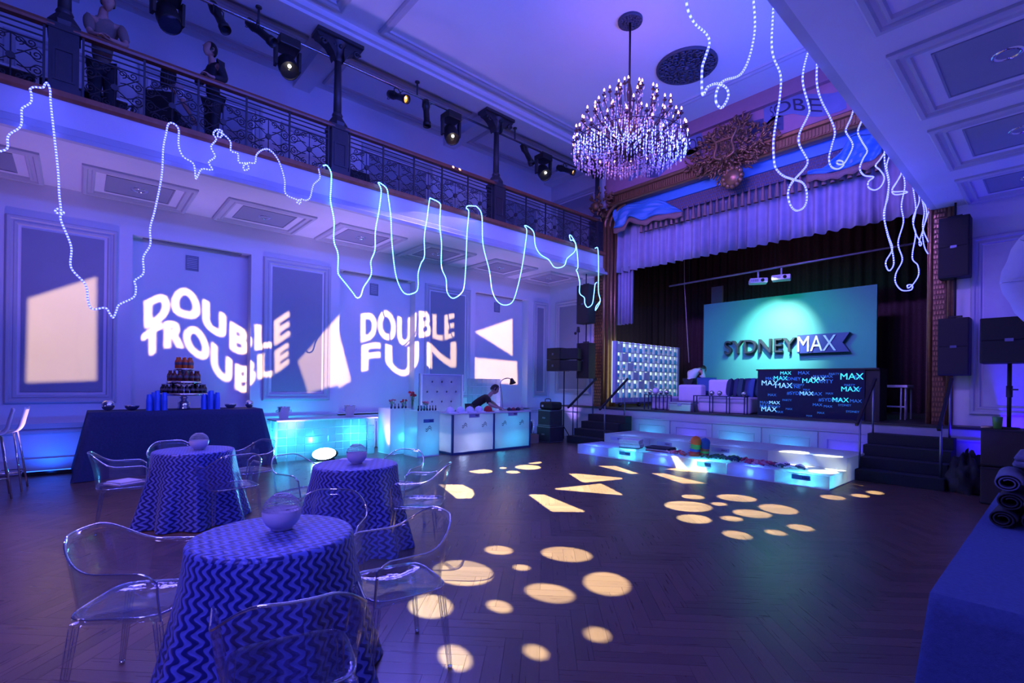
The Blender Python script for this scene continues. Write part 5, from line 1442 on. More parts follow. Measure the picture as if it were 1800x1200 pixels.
# merchandise on the benches
def folded_pile(loc, cols, label, w_=.30, d_=.24, th=.02, rz=0, group='folded clothes on the benches', name='folded_shirts'):
    t = thing(name, label, 'clothes', loc, rz, group); rnd = random.Random(len(label))
    for k, c in enumerate(cols):
        m = MB(); dx, dy = rnd.uniform(-.015, .015), rnd.uniform(-.015, .015); m.box(-w_ / 2 + dx, w_ / 2 + dx, -d_ / 2 + dy, d_ / 2 + dy, k * th, (k + 1) * th - .002)
        m.build('garment', mat('cotton_%02d%02d%02d' % tuple(int(v * 99) for v in c), c, .85, var=.2, scale=30, bump=.2), t, bevel=.006)
    return t
folded_pile((-6.0, 8.62, .201), [(.1, .1, .14)] + [(.65, .65, .72)] * 6, 'tilted pile of white and grey tees at the left of the front benches', .42, .30, .026, .3)
folded_pile((-5.35, 8.68, .201), [(.25, .05, .06), (.5, .4, .42), (.05, .05, .08), (.04, .04, .07)], 'low pile of dark and red tees on the front benches', .5, .32, .022, .1)
def scatter_cloth(loc, label, cols, w_, n, seed, name='scarf_heap'):
    t = thing(name, label, 'clothes', loc, 0, 'clothes heaps on the benches'); rnd = random.Random(seed)
    for i, c in enumerate(cols):
        m = MB()
        for k in range(n):
            x, y = rnd.uniform(-w_ / 2, w_ / 2), rnd.uniform(-.12, .12); a = rnd.uniform(0, 6.28); L = rnd.uniform(.04, .1)
            m.tube(smooth_pts([(x, y, .02), (x + L * math.cos(a), y + L * math.sin(a), .03 + rnd.uniform(0, .03)), (x + L * 1.6 * math.cos(a + .8), y + L * 1.6 * math.sin(a + .8), .018)], 4), [.018] * 9, 6)
        m.build('cloth', mat('cotton_%02d%02d%02d' % tuple(int(v * 99) for v in c), c, .85, var=.3, scale=30), t)
    return t
scatter_cloth((-4.98, 8.6, .201), 'pink and cream ruffled scarf beside the tower of caps', [(.7, .45, .35), (.5, .08, .1)], .4, 14, 1)
scatter_cloth((-4.05, 8.66, .201), 'dark green crumpled garment right of the tower of caps', [(.04, .18, .06), (.03, .06, .12)], .6, 16, 2)
scatter_cloth((-3.45, 8.6, .201), 'pink and maroon crumpled garment on the front benches', [(.45, .06, .12), (.6, .3, .35)], .4, 12, 3)
scatter_cloth((-2.98, 8.58, .201), 'white crumpled garment with dark stripes at the right of the front benches', [(.8, .8, .82), (.08, .08, .14)], .34, 16, 4)
CAPC = [(.55, .08, .02), (.6, .02, .03), (.04, .12, .5), (.1, .55, .1), (.1, .55, .1), (.85, .2, .02), (.85, .2, .02)]
for ti, (x, y, cols) in enumerate(((-4.60, 8.60, CAPC), (-4.52, 8.80, [(.5, .05, .05), (.1, .5, .1), (.5, .1, .05), (.05, .1, .4), (.03, .12, .4), (.03, .12, .4)]))):
    for k, c in enumerate(cols):
        cap_hat((x + .004 * k, y + .003 * (k % 2), .203 + .042 * k), 2.2 + ti * .5, mat('cap_%02d%02d%02d' % tuple(int(v * 99) for v in c), c, .7, var=.1), '', '', .95)
        o = [q for q in bpy.data.objects if q.get('category') == 'cap' and q.get('label') == ''][0]
        o['label'] = 'cap number %d up in the %s stack of colourful caps' % (k + 1, 'front orange topped' if ti == 0 else 'rear blue topped')
        o['label'] = '%s cap in the %s stack of caps, %s from the bottom' % ('orange' if c[0] > .8 else 'red' if c[0] > .45 else 'green' if c[1] > .4 else 'blue', 'front orange topped' if ti == 0 else 'rear blue topped', ['first', 'second', 'third', 'fourth', 'fifth', 'sixth', 'seventh'][k])
        o['group'] = 'stacked colourful caps'

# ------------------------------------------------------------------ green sign wall
M_greenwall = mat('teal_green_sign_paint', (.03, .27, .21), .6, var=.05, scale=3)
t = thing('sign_wall', 'large teal green sign wall at the back of the stage', 'sign', (-4.92, 13.5, ZS))
m = MB(t.location); m.box(-6.96, -2.88, 13.45, 13.53, ZS, 3.83); m.build('board', M_greenwall, t)
M_teal = mat('pale_teal_letter_face', (.35, .75, .75), .4); M_signblk = mat('black_letter_side', (.006, .02, .025), .5); M_ribnavy = mat('navy_ribbon', (.01, .03, .16), .45); M_icy = mat('icy_letter_face', (.6, .75, .95), .4)
def sgn(u, v): p = onY(u, v, 13.35); return p
Ms = axes((-6.30 - t.location.x, 13.38 - t.location.y, 2.37 - t.location.z), (1, 0, 0), (0, 0, 1), (0, -1, 0))
lettering('lettering', 'SYDNEY', M_signblk, t, Ms, .37, 1.80, .13)
lettering('letter_face', 'SYDNEY', M_signblk, t, axes((-6.295 - t.location.x, 13.312 - t.location.y, 2.375 - t.location.z), (1, 0, 0), (0, 0, 1), (0, -1, 0)), .36, 1.79, .006)
m = MB(t.location); m.prism([(-4.46, 2.33), (-3.36, 2.33), (-3.50, 2.55), (-3.36, 2.78), (-4.46, 2.78)], lambda a, b, h: (a, h, b), 13.30, 13.45); m.build('ribbon_flag', M_ribnavy, t)
lettering('letter_face', 'MAX', M_icy, t, axes((-4.44 - t.location.x, 13.285 - t.location.y, 2.37 - t.location.z), (1, 0, 0), (0, 0, 1), (0, -1, 0)), .37, .82, .03)
spot('sign_spotlight', (-4.6, 11.7, 4.2), (-5.0, 13.45, 2.62), 60, 1500, (1.0, 1.0, 1.0), 1.0, .05)
spot('sign_wash', (-4.9, 11.5, 3.6), (-4.9, 13.45, 2.3), 120, 100, (.0, 1.0, .66), .6, .1)
point('stage_house_fill', (-5.0, 12.8, 6.2), 14, (.7, .28, .6), .2)  # added dim lamp that lifts the dark stage drapes
# ------------------------------------------------------------------ screen-fronted bar on the stage
t = thing('printed_bar', 'dark bar on the stage with glowing repeated lettering on its front', 'bar', (-3.48, 11.25, ZS))
m = MB(t.location); m.box(-4.44, -2.52, 10.98, 11.55, ZS, 1.84); m.build('body', mat('dark_bar_laminate', (.02, .025, .03), .4), t)
m = MB(t.location); m.box(-4.47, -2.30, 10.95, 11.6, 1.84, 1.87); m.build('counter', M_black, t)
m = MB(t.location); m.box(-4.44, -2.52, 10.965, 10.98, ZS, 1.84); m.build('screen', mat('navy_screen', (.004, .01, .04), .3), t)
m = MB(t.location); m.box(-2.52, -2.30, 11.0, 11.55, ZS, 1.84); m.build('end_panel', M_black, t)
WORDS = [(485, 470, .05, 0, 'MAX'), (590, 468, .05, 1, 'MAX'), (445, 507, .065, 0, 'MAX'), (665, 510, .06, 2, 'MAX'), (615, 523, .07, 0, 'MAX'), (820, 502, .09, 0, 'MAX'), (370, 540, .08, 2, 'MAX'), (455, 555, .08, 2, 'MAX'), (825, 570, .07, 0, 'MAX'),
         (600, 598, .06, 2, 'MAX'), (780, 632, .065, 0, 'MAX'), (420, 658, .05, 2, 'MAX'), (675, 660, .04, 1, 'MAX'), (735, 666, .035, 1, 'MAX'), (360, 683, .055, 1, 'MAX'), (370, 705, .075, 2, 'MAX'), (460, 712, .035, 1, 'MAX'), (410, 608, .04, 1, 'MAX'), (660, 597, .05, 1, 'MAX'), (395, 505, .045, 1, 'MAX'),
         (495, 508, .05, 1, 'SYDNEY'), (683, 524, .055, 1, 'PARTY'), (512, 556, .05, 1, 'SYDNEY'), (525, 598, .055, 1, '#SYDNEY'), (705, 633, .055, 1, '#SYDNEY'), (360, 658, .045, 1, 'MAX'), (890, 502, .06, 1, 'SY'), (890, 570, .06, 1, 'SY'), (675, 492, .04, 1, 'MAXMAX'), (810, 655, .03, 1, 'SYDNEY'), (870, 632, .045, 1, 'MAX'), (520, 690, .03, 1, 'MAX'), (410, 680, .035, 1, 'SYDNEY'), (620, 570, .03, 1, 'MAX'), (745, 590, .03, 1, 'MAX'), (560, 540, .03, 1, 'SYDNEY'), (500, 636, .03, 1, 'PARTY'), (840, 540, .03, 1, 'PARTY'), (700, 705, .03, 1, 'MAX'), (640, 725, .025, 1, 'MAX'), (850, 690, .03, 1, 'SYDNEY'), (760, 476, .03, 1, 'PARTY')]
EM = [emat('print_cyan', (.05, .75, .75), 1.3), emat('print_blue', (.03, .2, .55), .55), emat('print_ice', (.25, .65, 1.0), 1.2)]
for ci in range(3):
    allp = []
    for (x, y, h, c, s_) in WORDS:
        if c != ci: continue
        X0 = -4.42 + (x - 350) / 585 * 1.88; Z0 = ZS + .02 + (735 - y - 10) / 270 * .90
        h *= 1.3
        Z0 = min(Z0, 1.82 - h)
        for P in text_outlines(s_): allp.append([(X0 + q[0] * h * 1.05, Z0 + q[1] * h) for q in P])
    allp = [[(min(q[0], -2.54), q[1]) for q in P] for P in allp]
    me = fill_outlines(allp, 'lettering', .001); me.transform(axes((0, 10.962, 0), (1, 0, 0), (0, 0, 1), (0, -1, 0))); me.transform(Matrix.Translation(-Vector(t.location))); me.materials.clear(); me.materials.append(EM[ci]); q_ = link('lettering', me, t); q_['kind'] = 'stuff'
# white folding table at the right of the stage
t = thing('folding_table', 'small white folding table at the right side of the stage', 'table', (-2.0, 12.0, ZS))
c0 = onY(1546, 697, 12.0); c1 = onY(1597, 697, 12.0)
m = MB(t.location); m.box(c0.x - .4, c1.x, 11.9, 12.5, ZS + .62, ZS + .67); m.build('top', M_whitep, t, bevel=.01)
for x in (c0.x + .35, c1.x - .04):
    for y in (11.95, 12.45):
        m = MB(t.location); m.cyl((x, y, ZS), (x, y, ZS + .62), .014, .014, 8); m.build('leg', M_whitep, t)
m = MB(t.location); m.bar((c0.x - .3, 11.95, ZS + .25), (c1.x - .04, 11.95, ZS + .25), .02, .03); m.build('brace', M_whitep, t)
# ------------------------------------------------------------------ lit display shelf along the left of the stage
sx0, sx1, sy0, sy1, sz0, sz1 = -8.29, -8.17, 10.95, 14.25, 1.02, 2.70
t = thing('display_shelf', 'tall backlit display shelf with a grid of cells on the left of the stage', 'shelf', (-8.3, 12.6, ZS))
M_shelf = mat('lilac_white_shelf', (.5, .5, .66), .5)
NCs, NRs = 12, 6; cw = (sy1 - sy0 - .1) / NCs; chh = (sz1 - sz0 - .16) / NRs
m = MB(t.location); m.box(sx0, sx0 + .02, sy0, sy1, sz0, sz1); m.build('back_panel', emat('backlit_panel', (.50, .68, .62), 1.5), t)
for k in range(NCs + 1):
    m = MB(t.location); y = sy0 + .05 + k * cw; m.box(sx0 + .02, sx1, y - (.05 if k in (0, NCs) else .012), y + (.05 if k in (0, NCs) else .012), sz0, sz1); m.build('upright', M_shelf, t)
for k in range(NRs + 1):
    m = MB(t.location); z = sz0 + .12 + k * chh; m.box(sx0 + .02, sx1 - .01, sy0 + .05, sy1 - .05, z - (.12 if k == 0 else .008), z + .008); m.build('shelf_board', M_shelf, t)
for k in range(4):
    y = sy0 + .3 + k * .9
    m = MB(t.location); m.cyl((sx1 - .06, y - .02, ZS + .055), (sx1 - .06, y + .02, ZS + .055), .055, .055, 14); m.cyl((sx1 - .06, y, ZS + .1), (sx1 - .06, y, sz0), .015, .015, 8); m.build('caster', mat('dark_rubber', (.03, .03, .04), .5), t)
M_jar = mat('cyan_jar', (.10, .60, .68), .25, emit=(.02, .3, .35), estr=.0); M_jarw = mat('pale_jar', (.55, .62, .6), .35); M_boxw = mat('cream_box', (.75, .78, .7), .6)
rnd = random.Random(12)
prot = {}
def item(kind):
    if kind == 'jar':
        o = thing('glass_jar', 'squat cyan jar standing in a cell of the lit display shelf', 'jar', (0, 0, 0), 0, 'cyan jars in the display shelf'); m = MB(); m.lathe([(.03, 0), (.04, .01), (.045, .09), (.03, .12)], 14, capb=True); m.build('body', M_jar, o); m = MB(); m.lathe([(.034, .12), (.034, .145), (.001, .145)], 14); m.build('lid', M_jarw, o)
    elif kind == 'cup':
        o = thing('tumbler', 'pale tapered tumbler standing in a cell of the lit display shelf', 'tumbler', (0, 0, 0), 0, 'tumblers in the display shelf'); m = MB(); m.lathe([(.025, 0), (.028, .005), (.045, .17), (.042, .17), (.025, .01)], 14, capb=True); m.build('body', M_jarw, o); m = MB(); m.lathe([(.036, .07), (.042, .13)], 14); m.build('band', M_jar, o)
    else:
        o = thing('gift_box', 'cream white box filling a cell of the lit display shelf', 'box', (0, 0, 0), 0, 'cream boxes in the display shelf'); m = MB(); m.box(-.035, .04, -.1, .1, 0, .2); m.build('carton', M_boxw, o, bevel=.006); m = MB(); m.box(-.037, .042, -.102, .102, .16, .215); m.build('lid', M_boxw, o, bevel=.004)
    return o
BLANK = {(0, 5), (1, 4), (2, 3), (3, 2), (5, 2), (4, 1), (6, 1)}
for c in range(NCs):
    for r in range(NRs):
        k = 'box' if (c, r) in BLANK else ('jar' if rnd.random() < .62 else 'cup')
        loc = ((sx0 + sx1) / 2 + .012, sy0 + .05 + (c + .5) * cw, sz0 + .12 + r * chh + .0085)
        if k not in prot: prot[k] = item(k); prot[k].location = loc
        else: dup(prot[k], loc)
# ------------------------------------------------------------------ lounge on the stage
M_sofa = mat('lilac_white_leather', (.62, .58, .72), .45, var=.05)
def sofa(label, blocks, loc):
    t = thing('lounge_sofa', label, 'sofa', loc, 0, 'stage lounge sofas')
    for nm, b in blocks:
        m = MB(t.location); m.box(*b); m.build(nm, M_sofa, t, bevel=.05)
sofa('square lilac white ottoman at the left of the stage lounge', [('cushion', (-7.1, -6.5, 11.0, 11.6, ZS, 1.23))], (-6.8, 11.3, ZS))
sofa('lilac white armless sofa behind the silver chest', [('seat', (-6.48, -5.86, 11.35, 12.1, ZS, 1.27)), ('backrest', (-6.48, -5.86, 11.25, 11.5, 1.1, 1.53))], (-6.2, 11.6, ZS))
sofa('long lilac white sofa left of the printed bar', [('seat', (-5.8, -4.58, 10.95, 11.95, ZS, 1.26)), ('backrest', (-5.85, -5.35, 11.55, 11.9, 1.26, 1.66))], (-5.2, 11.4, ZS))
M_pillow = [mat('navy_pillow', (.015, .03, .10), .7), mat('teal_pillow', (.01, .06, .09), .7), mat('blue_pillow', (.02, .08, .25), .7)]
def pillow(loc, rz, tilt, k, label, s=.22):
    n = 10; vs = []; 
    for sgn_ in (1, -1):
        for j in range(n + 1):
            for i in range(n + 1):
                a, b = -1 + 2 * i / n, -1 + 2 * j / n
                pin = 1 - .12 * (1 - a * a) * (b * b) - .12 * (1 - b * b) * (a * a)
                vs.append((a * s * (1 - .1 * (1 - abs(b) ** 2) * abs(a)) , sgn_ * .09 * s / .22 * ((1 - a ** 4) * (1 - b ** 4)) ** .6, b * s + s * .95))
    N = (n + 1) ** 2
    fs = [(q * N + j * (n + 1) + i, q * N + j * (n + 1) + i + 1, q * N + (j + 1) * (n + 1) + i + 1, q * N + (j + 1) * (n + 1) + i) for q in (0, 1) for j in range(n) for i in range(n)]
    m = MB(); m.add(vs, fs, True); o = m.build('pillow', M_pillow[k], None); o.location = loc; o.rotation_euler = (tilt, 0, rz)
    return tag(o, label, 'pillow', 'dark pillows on the sofa')
PW = ['leftmost', 'second', 'third', 'fourth', 'fifth', 'sixth', 'rightmost']
for k in range(7):
    pillow((-5.28 + k * .115, 11.45 + .05 * (k % 2), 1.262), -1.15 + .08 * k, -.12, (0, 0, 1, 0, 2, 1, 0)[k], '%s dark pillow in the row leaning on the long sofa' % PW[k])
pillow((-6.02, 11.75, 1.272), .3, -.35, 2, 'blue pillow leaning behind the armless sofa', .24)
def side_table(x0, x1, y0, y1, h, label):
    t = thing('glass_side_table', label, 'table', ((x0 + x1) / 2, (y0 + y1) / 2, ZS), 0, 'thin framed lounge tables')
    M_fr = mat('blue_black_wire', (.02, .03, .10), .4, metal=.4)
    n = 4
    for k in range(n):
        x = x0 + (x1 - x0) * k / (n - 1)
        for y in (y0, y1):
            m = MB(t.location); m.box(x - .01, x + .01, y - .01, y + .01, ZS, ZS + h); m.build('leg', M_fr, t)
    m = MB(t.location); m.box(x0 - .01, x1 + .01, y0 - .01, y1 + .01, ZS + h, ZS + h + .015); m.build('top', M_glass, t)
    m = MB(t.location); m.frame(lambda a, b, q: (a, b, ZS + h + q), x0 - .012, x1 + .012, y0 - .012, y1 + .012, [(0, 0), (0, .02), (.02, .02), (.02, 0)]); m.build('rim', M_fr, t)
side_table(-7.12, -6.48, 10.76, 10.94, .36, 'thin wire framed table in front of the left ottoman')
side_table(-5.78, -4.62, 10.74, 10.88, .37, 'thin wire framed table in front of the long sofa')
for x, r, m_, lb in ((-7.02, .055, M_silver, 'leftmost mirror ball on the left lounge table'), (-6.86, .085, M_porc, 'lilac ball between mirror balls on the left lounge table'), (-6.70, .05, M_silver, 'middle mirror ball on the left lounge table'), (-6.55, .06, M_silver, 'right mirror ball on the left lounge table')):
    ball((x, 10.85, ZS + .382), r, lb, m_, 'mirror_ball', 'ball', 'balls on the stage lounge')
for x, lb in ((-5.38, 'left mirror ball of the pair on the right lounge table'), (-5.2, 'right mirror ball of the pair on the right lounge table'), (-4.66, 'single mirror ball close to the printed bar')):
    ball((x, 10.81, ZS + .392), .055, lb, M_silver, 'mirror_ball', 'ball', 'balls on the stage lounge')
t = thing('metal_chest', 'brushed silver trunk between the ottoman and the sofa', 'chest', (-6.1, 10.9, ZS))
m = MB(t.location); m.box(-6.43, -5.86, 10.76, 11.1, ZS, ZS + .17); m.build('body', mat('brushed_aluminium', (.55, .55, .6), .3, metal=1), t, bevel=.012)
m = MB(t.location); m.box(-6.44, -5.85, 10.75, 11.11, ZS + .175, ZS + .215); m.build('lid', mat('brushed_aluminium', (.55, .55, .6), .3, metal=1), t, bevel=.012)
m = MB(t.location); m.box(-6.2, -6.1, 10.74, 10.755, ZS + .12, ZS + .19); m.build('latch', M_chrome, t)
# hanging projectors and pipes over the stage
t = thing('stage_pipe', 'long steel pipe hanging across the stage in front of the dark drape', 'pipe', (-4.5, 12.5, 4.35))
m = MB(t.location); m.cyl((-7.5, 12.5, 4.30), (-1.7, 12.5, 4.40), .025, .025, 8); m.build('tube', mat('grey_pipe', (.3, .3, .36), .35, metal=.6), t)
for x in (-6.9, -4.7, -2.4):
    m = MB(t.location); m.cyl((x, 12.5, 4.35), (x, 12.5, 6.8), .006, .006, 6); m.build('cable', M_black, t)
def projector(x, label, rz):
    t = thing('video_projector', label, 'projector', (x, 12.5, 4.02), rz, 'hanging projectors')
    m = MB(); m.box(-.20, .20, -.15, .15, 0, .12); m.build('case', M_whitep, t, bevel=.025)
    m = MB(); m.cyl((.08, -.15, .06), (.08, -.19, .06), .04, .035, 14); m.build('lens', M_black, t)
    m = MB(); m.cyl((0, 0, .12), (0, 0, .30), .02, .02, 8); m.box(-.07, .07, -.07, .07, .12, .135); m.build('mount', M_whitep, t)
    m = MB()
    for k in range(6): m.box(-.18 + k * .03, -.165 + k * .03, -.152, -.149, .03, .09)
    m.build('grille', M_vent, t)
projector(-5.08, 'white video projector, left one of the pair under the stage pipe', .5); projector(-4.55, 'white video projector, right one of the pair under the stage pipe', .3)
t = thing('hoist_rope', 'pale rope hanging diagonally down behind the display shelf', 'rope', onY(1212, 640, 13.0)); m = MB(t.location); q_ = onY(1203, 500, 13.0); m.tube([(q_.x - .05, 13.0, 6.79), q_, onY(1207, 570, 13.0), onY(1211, 637, 13.0)], .012, 6); m.build('strand', mat('pale_rope', (.5, .35, .32), .8), t)
t = thing('grey_flat', 'narrow grey panel standing behind the green sign wall', 'panel', onY(1262, 670, 14.6)); a, b = onY(1251, 505, 14.6), onY(1270, 505, 14.6); m = MB(t.location); m.box(a.x, b.x, 14.58, 14.62, ZS, a.z); m.build('board', mat('grey_flat_paint', (.25, .23, .32), .7), t)
m = MB(t.location); m.box(b.x, b.x + .03, 14.56, 14.62, ZS, a.z); m.build('edge', mat('tan_edge', (.4, .25, .2), .7), t)

# ------------------------------------------------------------------ speakers
M_grille = mat('black_speaker_grille', (.014, .012, .014), .75, var=.5, scale=150, bump=.3)
M_badge = mat('speaker_badge', (.15, .16, .25), .3, metal=.6)
def speaker(x0, x1, y0, y1, z0, z1, label, face='-y', bracket=None, split=True):
    t = thing('loudspeaker', label, 'speaker', ((x0 + x1) / 2, (y0 + y1) / 2, z0), 0, 'black loudspeakers')
    m = MB(t.location); m.box(x0, x1, y0, y1, z0, z1); m.build('cabinet', M_black, t, bevel=.012)
    zm = z0 + (z1 - z0) * .5
    for a, b in (((z0 + .02, zm - .006), (zm + .006, z1 - .02)) if split else ((z0 + .02, z1 - .02),)):
        m = MB(t.location); m.box(x0 + .015, x1 - .015, y0 - .012, y0, a, b); m.build('grille', M_grille, t, bevel=.004)
    m = MB(t.location); m.box((x0 + x1) / 2 - .04, (x0 + x1) / 2 + .04, y0 - .017, y0 - .011, zm - .02, zm + .02); m.build('badge', M_badge, t)
    if bracket:
        m = MB(t.location); m.box((x0 + x1) / 2 - .09, (x0 + x1) / 2 + .09, (y0 + y1) / 2 - .03, (y0 + y1) / 2 + .03, z1 + .02, z1 + .045)
        m.cyl(((x0 + x1) / 2, (y0 + y1) / 2, z1), ((x0 + x1) / 2, (y0 + y1) / 2, bracket), .015, .015, 8); m.build('hanger', M_black, t)
    return t
speaker(-1.47, -1.08, 10.72, 11.02, 3.33, 4.32, 'upper black loudspeaker hanging right of the stage', bracket=SOF)
speaker(-1.46, -1.07, 10.72, 11.02, 1.72, 2.66, 'lower black loudspeaker hanging right of the stage', bracket=3.33)
speaker(-9.15, -8.72, 10.45, 10.75, 3.19, 4.26, 'upper black loudspeaker hanging left of the stage', bracket=SOF)
speaker(-9.13, -8.70, 10.45, 10.75, 1.67, 2.65, 'lower black loudspeaker hanging left of the stage', bracket=3.19)
t = speaker(-.79, -.24, 8.9, 9.3, 1.84, 2.43, 'wide black loudspeaker on a pole at the right edge')
m = MB(t.location); m.cyl((-.52, 9.1, 1.0), (-.52, 9.1, 1.84), .022, .022, 10); m.cyl((-.52, 9.1, 1.4), (-.52, 9.1, 1.55), .032, .032, 10); m.build('pole', M_black, t)
m = MB(t.location); m.cyl((-.52, 9.1, .994), (-.52, 9.1, 1.01), .12, .1, 14); m.bar((-.52, 9.1, 1.5), (-.44, 9.06, 1.5), .02, .02); m.build('pole_base', M_black, t)
t = thing('flight_case', 'dark flight case stack under the right pole speaker', 'case', (-.4, 9.2, 0))
for z0, z1 in ((0, .49), (.5, .985)):
    m = MB(t.location); m.box(-.77, 0.02, 8.9, 9.5, z0, z1); m.build('case_body', mat('brown_black_case', (.03, .018, .02), .7, var=.4, scale=120), t, bevel=.012)
    m = MB(t.location); m.box(-.775, .025, 8.89, 8.9, z1 - .03, z1 - .015); m.box(-.775, .025, 8.89, 8.9, z0 + .015, z0 + .03); m.build('edge_strip', M_black, t)
m = MB(); m.lathe([(.035, 0), (.04, .005), (.052, .15), (.054, .155)], 16, capb=True); o = m.build('green_cup', mat('green_paper_cup', (.08, .3, .05), .5)); o.location = (-.62, 9.0, .987); tag(o, 'green paper cup on top of the right flight case', 'cup')
m = MB(); m.lathe([(.06, 0), (.065, .01), (.06, .03), (.001, .032)], 16, capb=True); o = m.build('tape_roll', mat('tan_tape', (.4, .25, .2), .6)); o.location = (-.72, 9.05, .987); tag(o, 'small tan roll beside the green cup on the flight case', 'tape')
# black cloth bundle beside the right stairs
rnd = random.Random(8); t = thing('cloth_bundle', 'heap of black drape bundled on the floor beside the right stairs', 'bundle', (-.97, 9.75, 0))
m = MB(); vs = []; n = 36; rows = 18
for j in range(rows + 1):
    a = -.25 + (PI / 2 + .25) * j / rows
    for i in range(n):
        th = 2 * PI * i / n
        w_ = 1 + .10 * math.sin(7 * th + 3 * a) + .07 * math.sin(13 * th - 5 * a) + .06 * math.sin(5 * th + 11 * a) 
        vs.append((.24 * math.cos(a) * math.cos(th) * w_, .27 * math.cos(a) * math.sin(th) * w_, max(0, .10 + .40 * math.sin(a) * (w_ ** 1.5))))
m.add(vs, [(j * n + i, j * n + (i + 1) % n, (j + 1) * n + (i + 1) % n, (j + 1) * n + i) for j in range(rows) for i in range(n)], True)
m.build('cloth', M_black, t)
# pole speakers, road cases and boxes at the left of the stage
t = thing('array_speaker', 'pair of angled black cabinets on a pole left of the stage', 'speaker', (-9.15, 10.0, 0))
m = MB(t.location)
for z0, z1, tl in ((1.86, 2.17, .02), (2.18, 2.50, -.02)):
    m.prism([(-9.66, 9.8), (-9.2, 9.85), (-9.2, 10.25), (-9.6, 10.15)], lambda a, b, h: (a, b, h), z0, z1)
m.build('left_cabinet', M_black, t, bevel=.01)
m = MB(t.location)
for z0, z1 in ((1.86, 2.17), (2.18, 2.50)): m.prism([(-9.19, 9.85), (-8.74, 10.05), (-8.85, 10.35), (-9.19, 10.3)], lambda a, b, h: (a, b, h), z0 + .01, z1 - .02)
m.build('right_cabinet', M_black, t, bevel=.01)
m = MB(t.location); m.box(-9.46, -9.40, 9.8, 9.812, 1.98, 2.04); m.box(-9.46, -9.40, 9.8, 9.812, 2.3, 2.36); m.build('badge', M_badge, t)
m = MB(t.location); m.cyl((-9.22, 10.05, .0), (-9.22, 10.05, 1.86), .018, .018, 10); m.build('pole', M_black, t)
m = MB(t.location)
for k in range(3): m.bar((-9.22, 10.05, .35), (-9.22 + .22 * math.cos(k * 2.1 + .4), 10.05 + .22 * math.sin(k * 2.1 + .4), .01), .02, .02)
m.build('tripod', M_black, t)
t = thing('lamp_stand', 'thin light stand with a small black lamp head beside the pole speakers', 'stand', (-9.05, 10.45, 0))
m = MB(t.location); m.cyl((-9.05, 10.42, 0), (-9.05, 10.42, 2.95), .012, .012, 8); m.build('pole', M_black, t)
m = MB(t.location); m.cyl((-9.05, 10.42, 2.95), (-9.05, 10.42, 3.1), .05, .035, 10); m.sphere((-9.1, 10.36, 2.92), .04, 8, 6); m.build('head', M_black, t)
def road_case(x0, x1, y0, y1, z0, z1, label):
    t = thing('road_case', label, 'case', ((x0 + x1) / 2, (y0 + y1) / 2, z0), 0, 'road cases left of the stage')
    M_rc = mat('charcoal_case', (.035, .035, .042), .55, var=.2)
    m = MB(t.location); m.box(x0, x1, y0, y1, z0, z1); m.build('case_body', M_rc, t, bevel=.012)
    M_ed = mat('case_edge_metal', (.25, .26, .3), .35, metal=.8)
    m = MB(t.location)
    for z in (z0 + .01, z1 - .03): m.box(x0 - .004, x1 + .004, y0 - .006, y0, z, z + .02); m.box(x1, x1 + .006, y0, y1, z, z + .02)
    m.build('edge_strip', M_ed, t)
    m = MB(t.location); m.box((x0 + x1) / 2 - .05, (x0 + x1) / 2 + .05, y0 - .012, y0 - .004, (z0 + z1) / 2 - .02, (z0 + z1) / 2 + .02); m.build('latch', M_ed, t)
road_case(-9.2, -8.72, 9.0, 9.5, 0, .42, 'lower charcoal road case left of the stage steps')
road_case(-9.18, -8.74, 9.02, 9.48, .422, .84, 'upper charcoal road case left of the stage steps')
t = thing('gear_bag', 'black quilted gear bag lying on the road cases', 'bag', (-8.95, 9.25, .842)); m = MB(); m.box(-.22, .24, -.2, .2, 0, .2); m.build('bag_body', M_black, t, bevel=.05)
m = MB(); m.tube(smooth_pts([(-.1, -.1, .2), (-.08, -.1, .27), (.08, -.1, .27), (.1, -.1, .2)], 5), .012, 6); m.build('strap', M_black, t)
m = MB(); m.box(-.12, -.06, -.212, -.203, .07, .12); m.build('bag_tag', M_whitep, t)
t = thing('water_bottle', 'clear water bottle standing on the road cases', 'bottle', (-8.77, 9.08, .843)); m = MB(); m.lathe([(.028, 0), (.03, .005), (.03, .12), (.012, .15), (.012, .165)], 12, capb=True); m.build('body', M_glass, t); m = MB(); m.lathe([(.014, .16), (.014, .18), (.001, .181)], 10); m.build('cap', M_whitep, t)
t = thing('cardboard_box', 'open cardboard box on the floor beside the road cases', 'box', (-9.15, 8.62, 0)); M_card = mat('cardboard', (.30, .20, .15), .8, var=.1)
for b in ((-.22, .22, -.2, -.19, 0, .22), (-.22, .22, .19, .2, 0, .22), (-.22, -.21, -.2, .2, 0, .22), (.21, .22, -.2, .2, 0, .22)):
    m = MB(); m.box(*b); m.build('side', M_card, t)
m = MB(); m.box(-.21, .21, -.19, .19, 0, .01); m.build('bottom', M_card, t)
m = MB(); m.prism([(-.22, -.2), (.22, -.2), (.2, -.3), (-.2, -.3)], lambda a, b, h: (a, b, .21 + h + (b + .2) * .3), 0, .006); m.build('flap', M_card, t)
t = thing('garment_rack', 'low clothes rack with bright folded shirts behind the cardboard box', 'rack', (-9.5, 8.95, 0))
for k, c in enumerate(((.05, .08, .3), (.6, .08, .03), (.75, .15, .03), (.08, .55, .12), (.3, .3, .55), (.03, .03, .05))):
    m = MB(); x = -.2 + k * .065
    m.tube(smooth_pts([(x, 0, .52), (x, .02, .4), (x + .01, -.02, .25), (x, .03, .10)], 4), [.012, .03, .032, .034, .035, .034, .034, .034, .034, .034, .034, .034, .03], 8); m.build('shirt', mat('rack_%d' % k, c, .8), t)
m = MB(); m.cyl((-.28, 0, .54), (.24, 0, .54), .012, .012, 8)
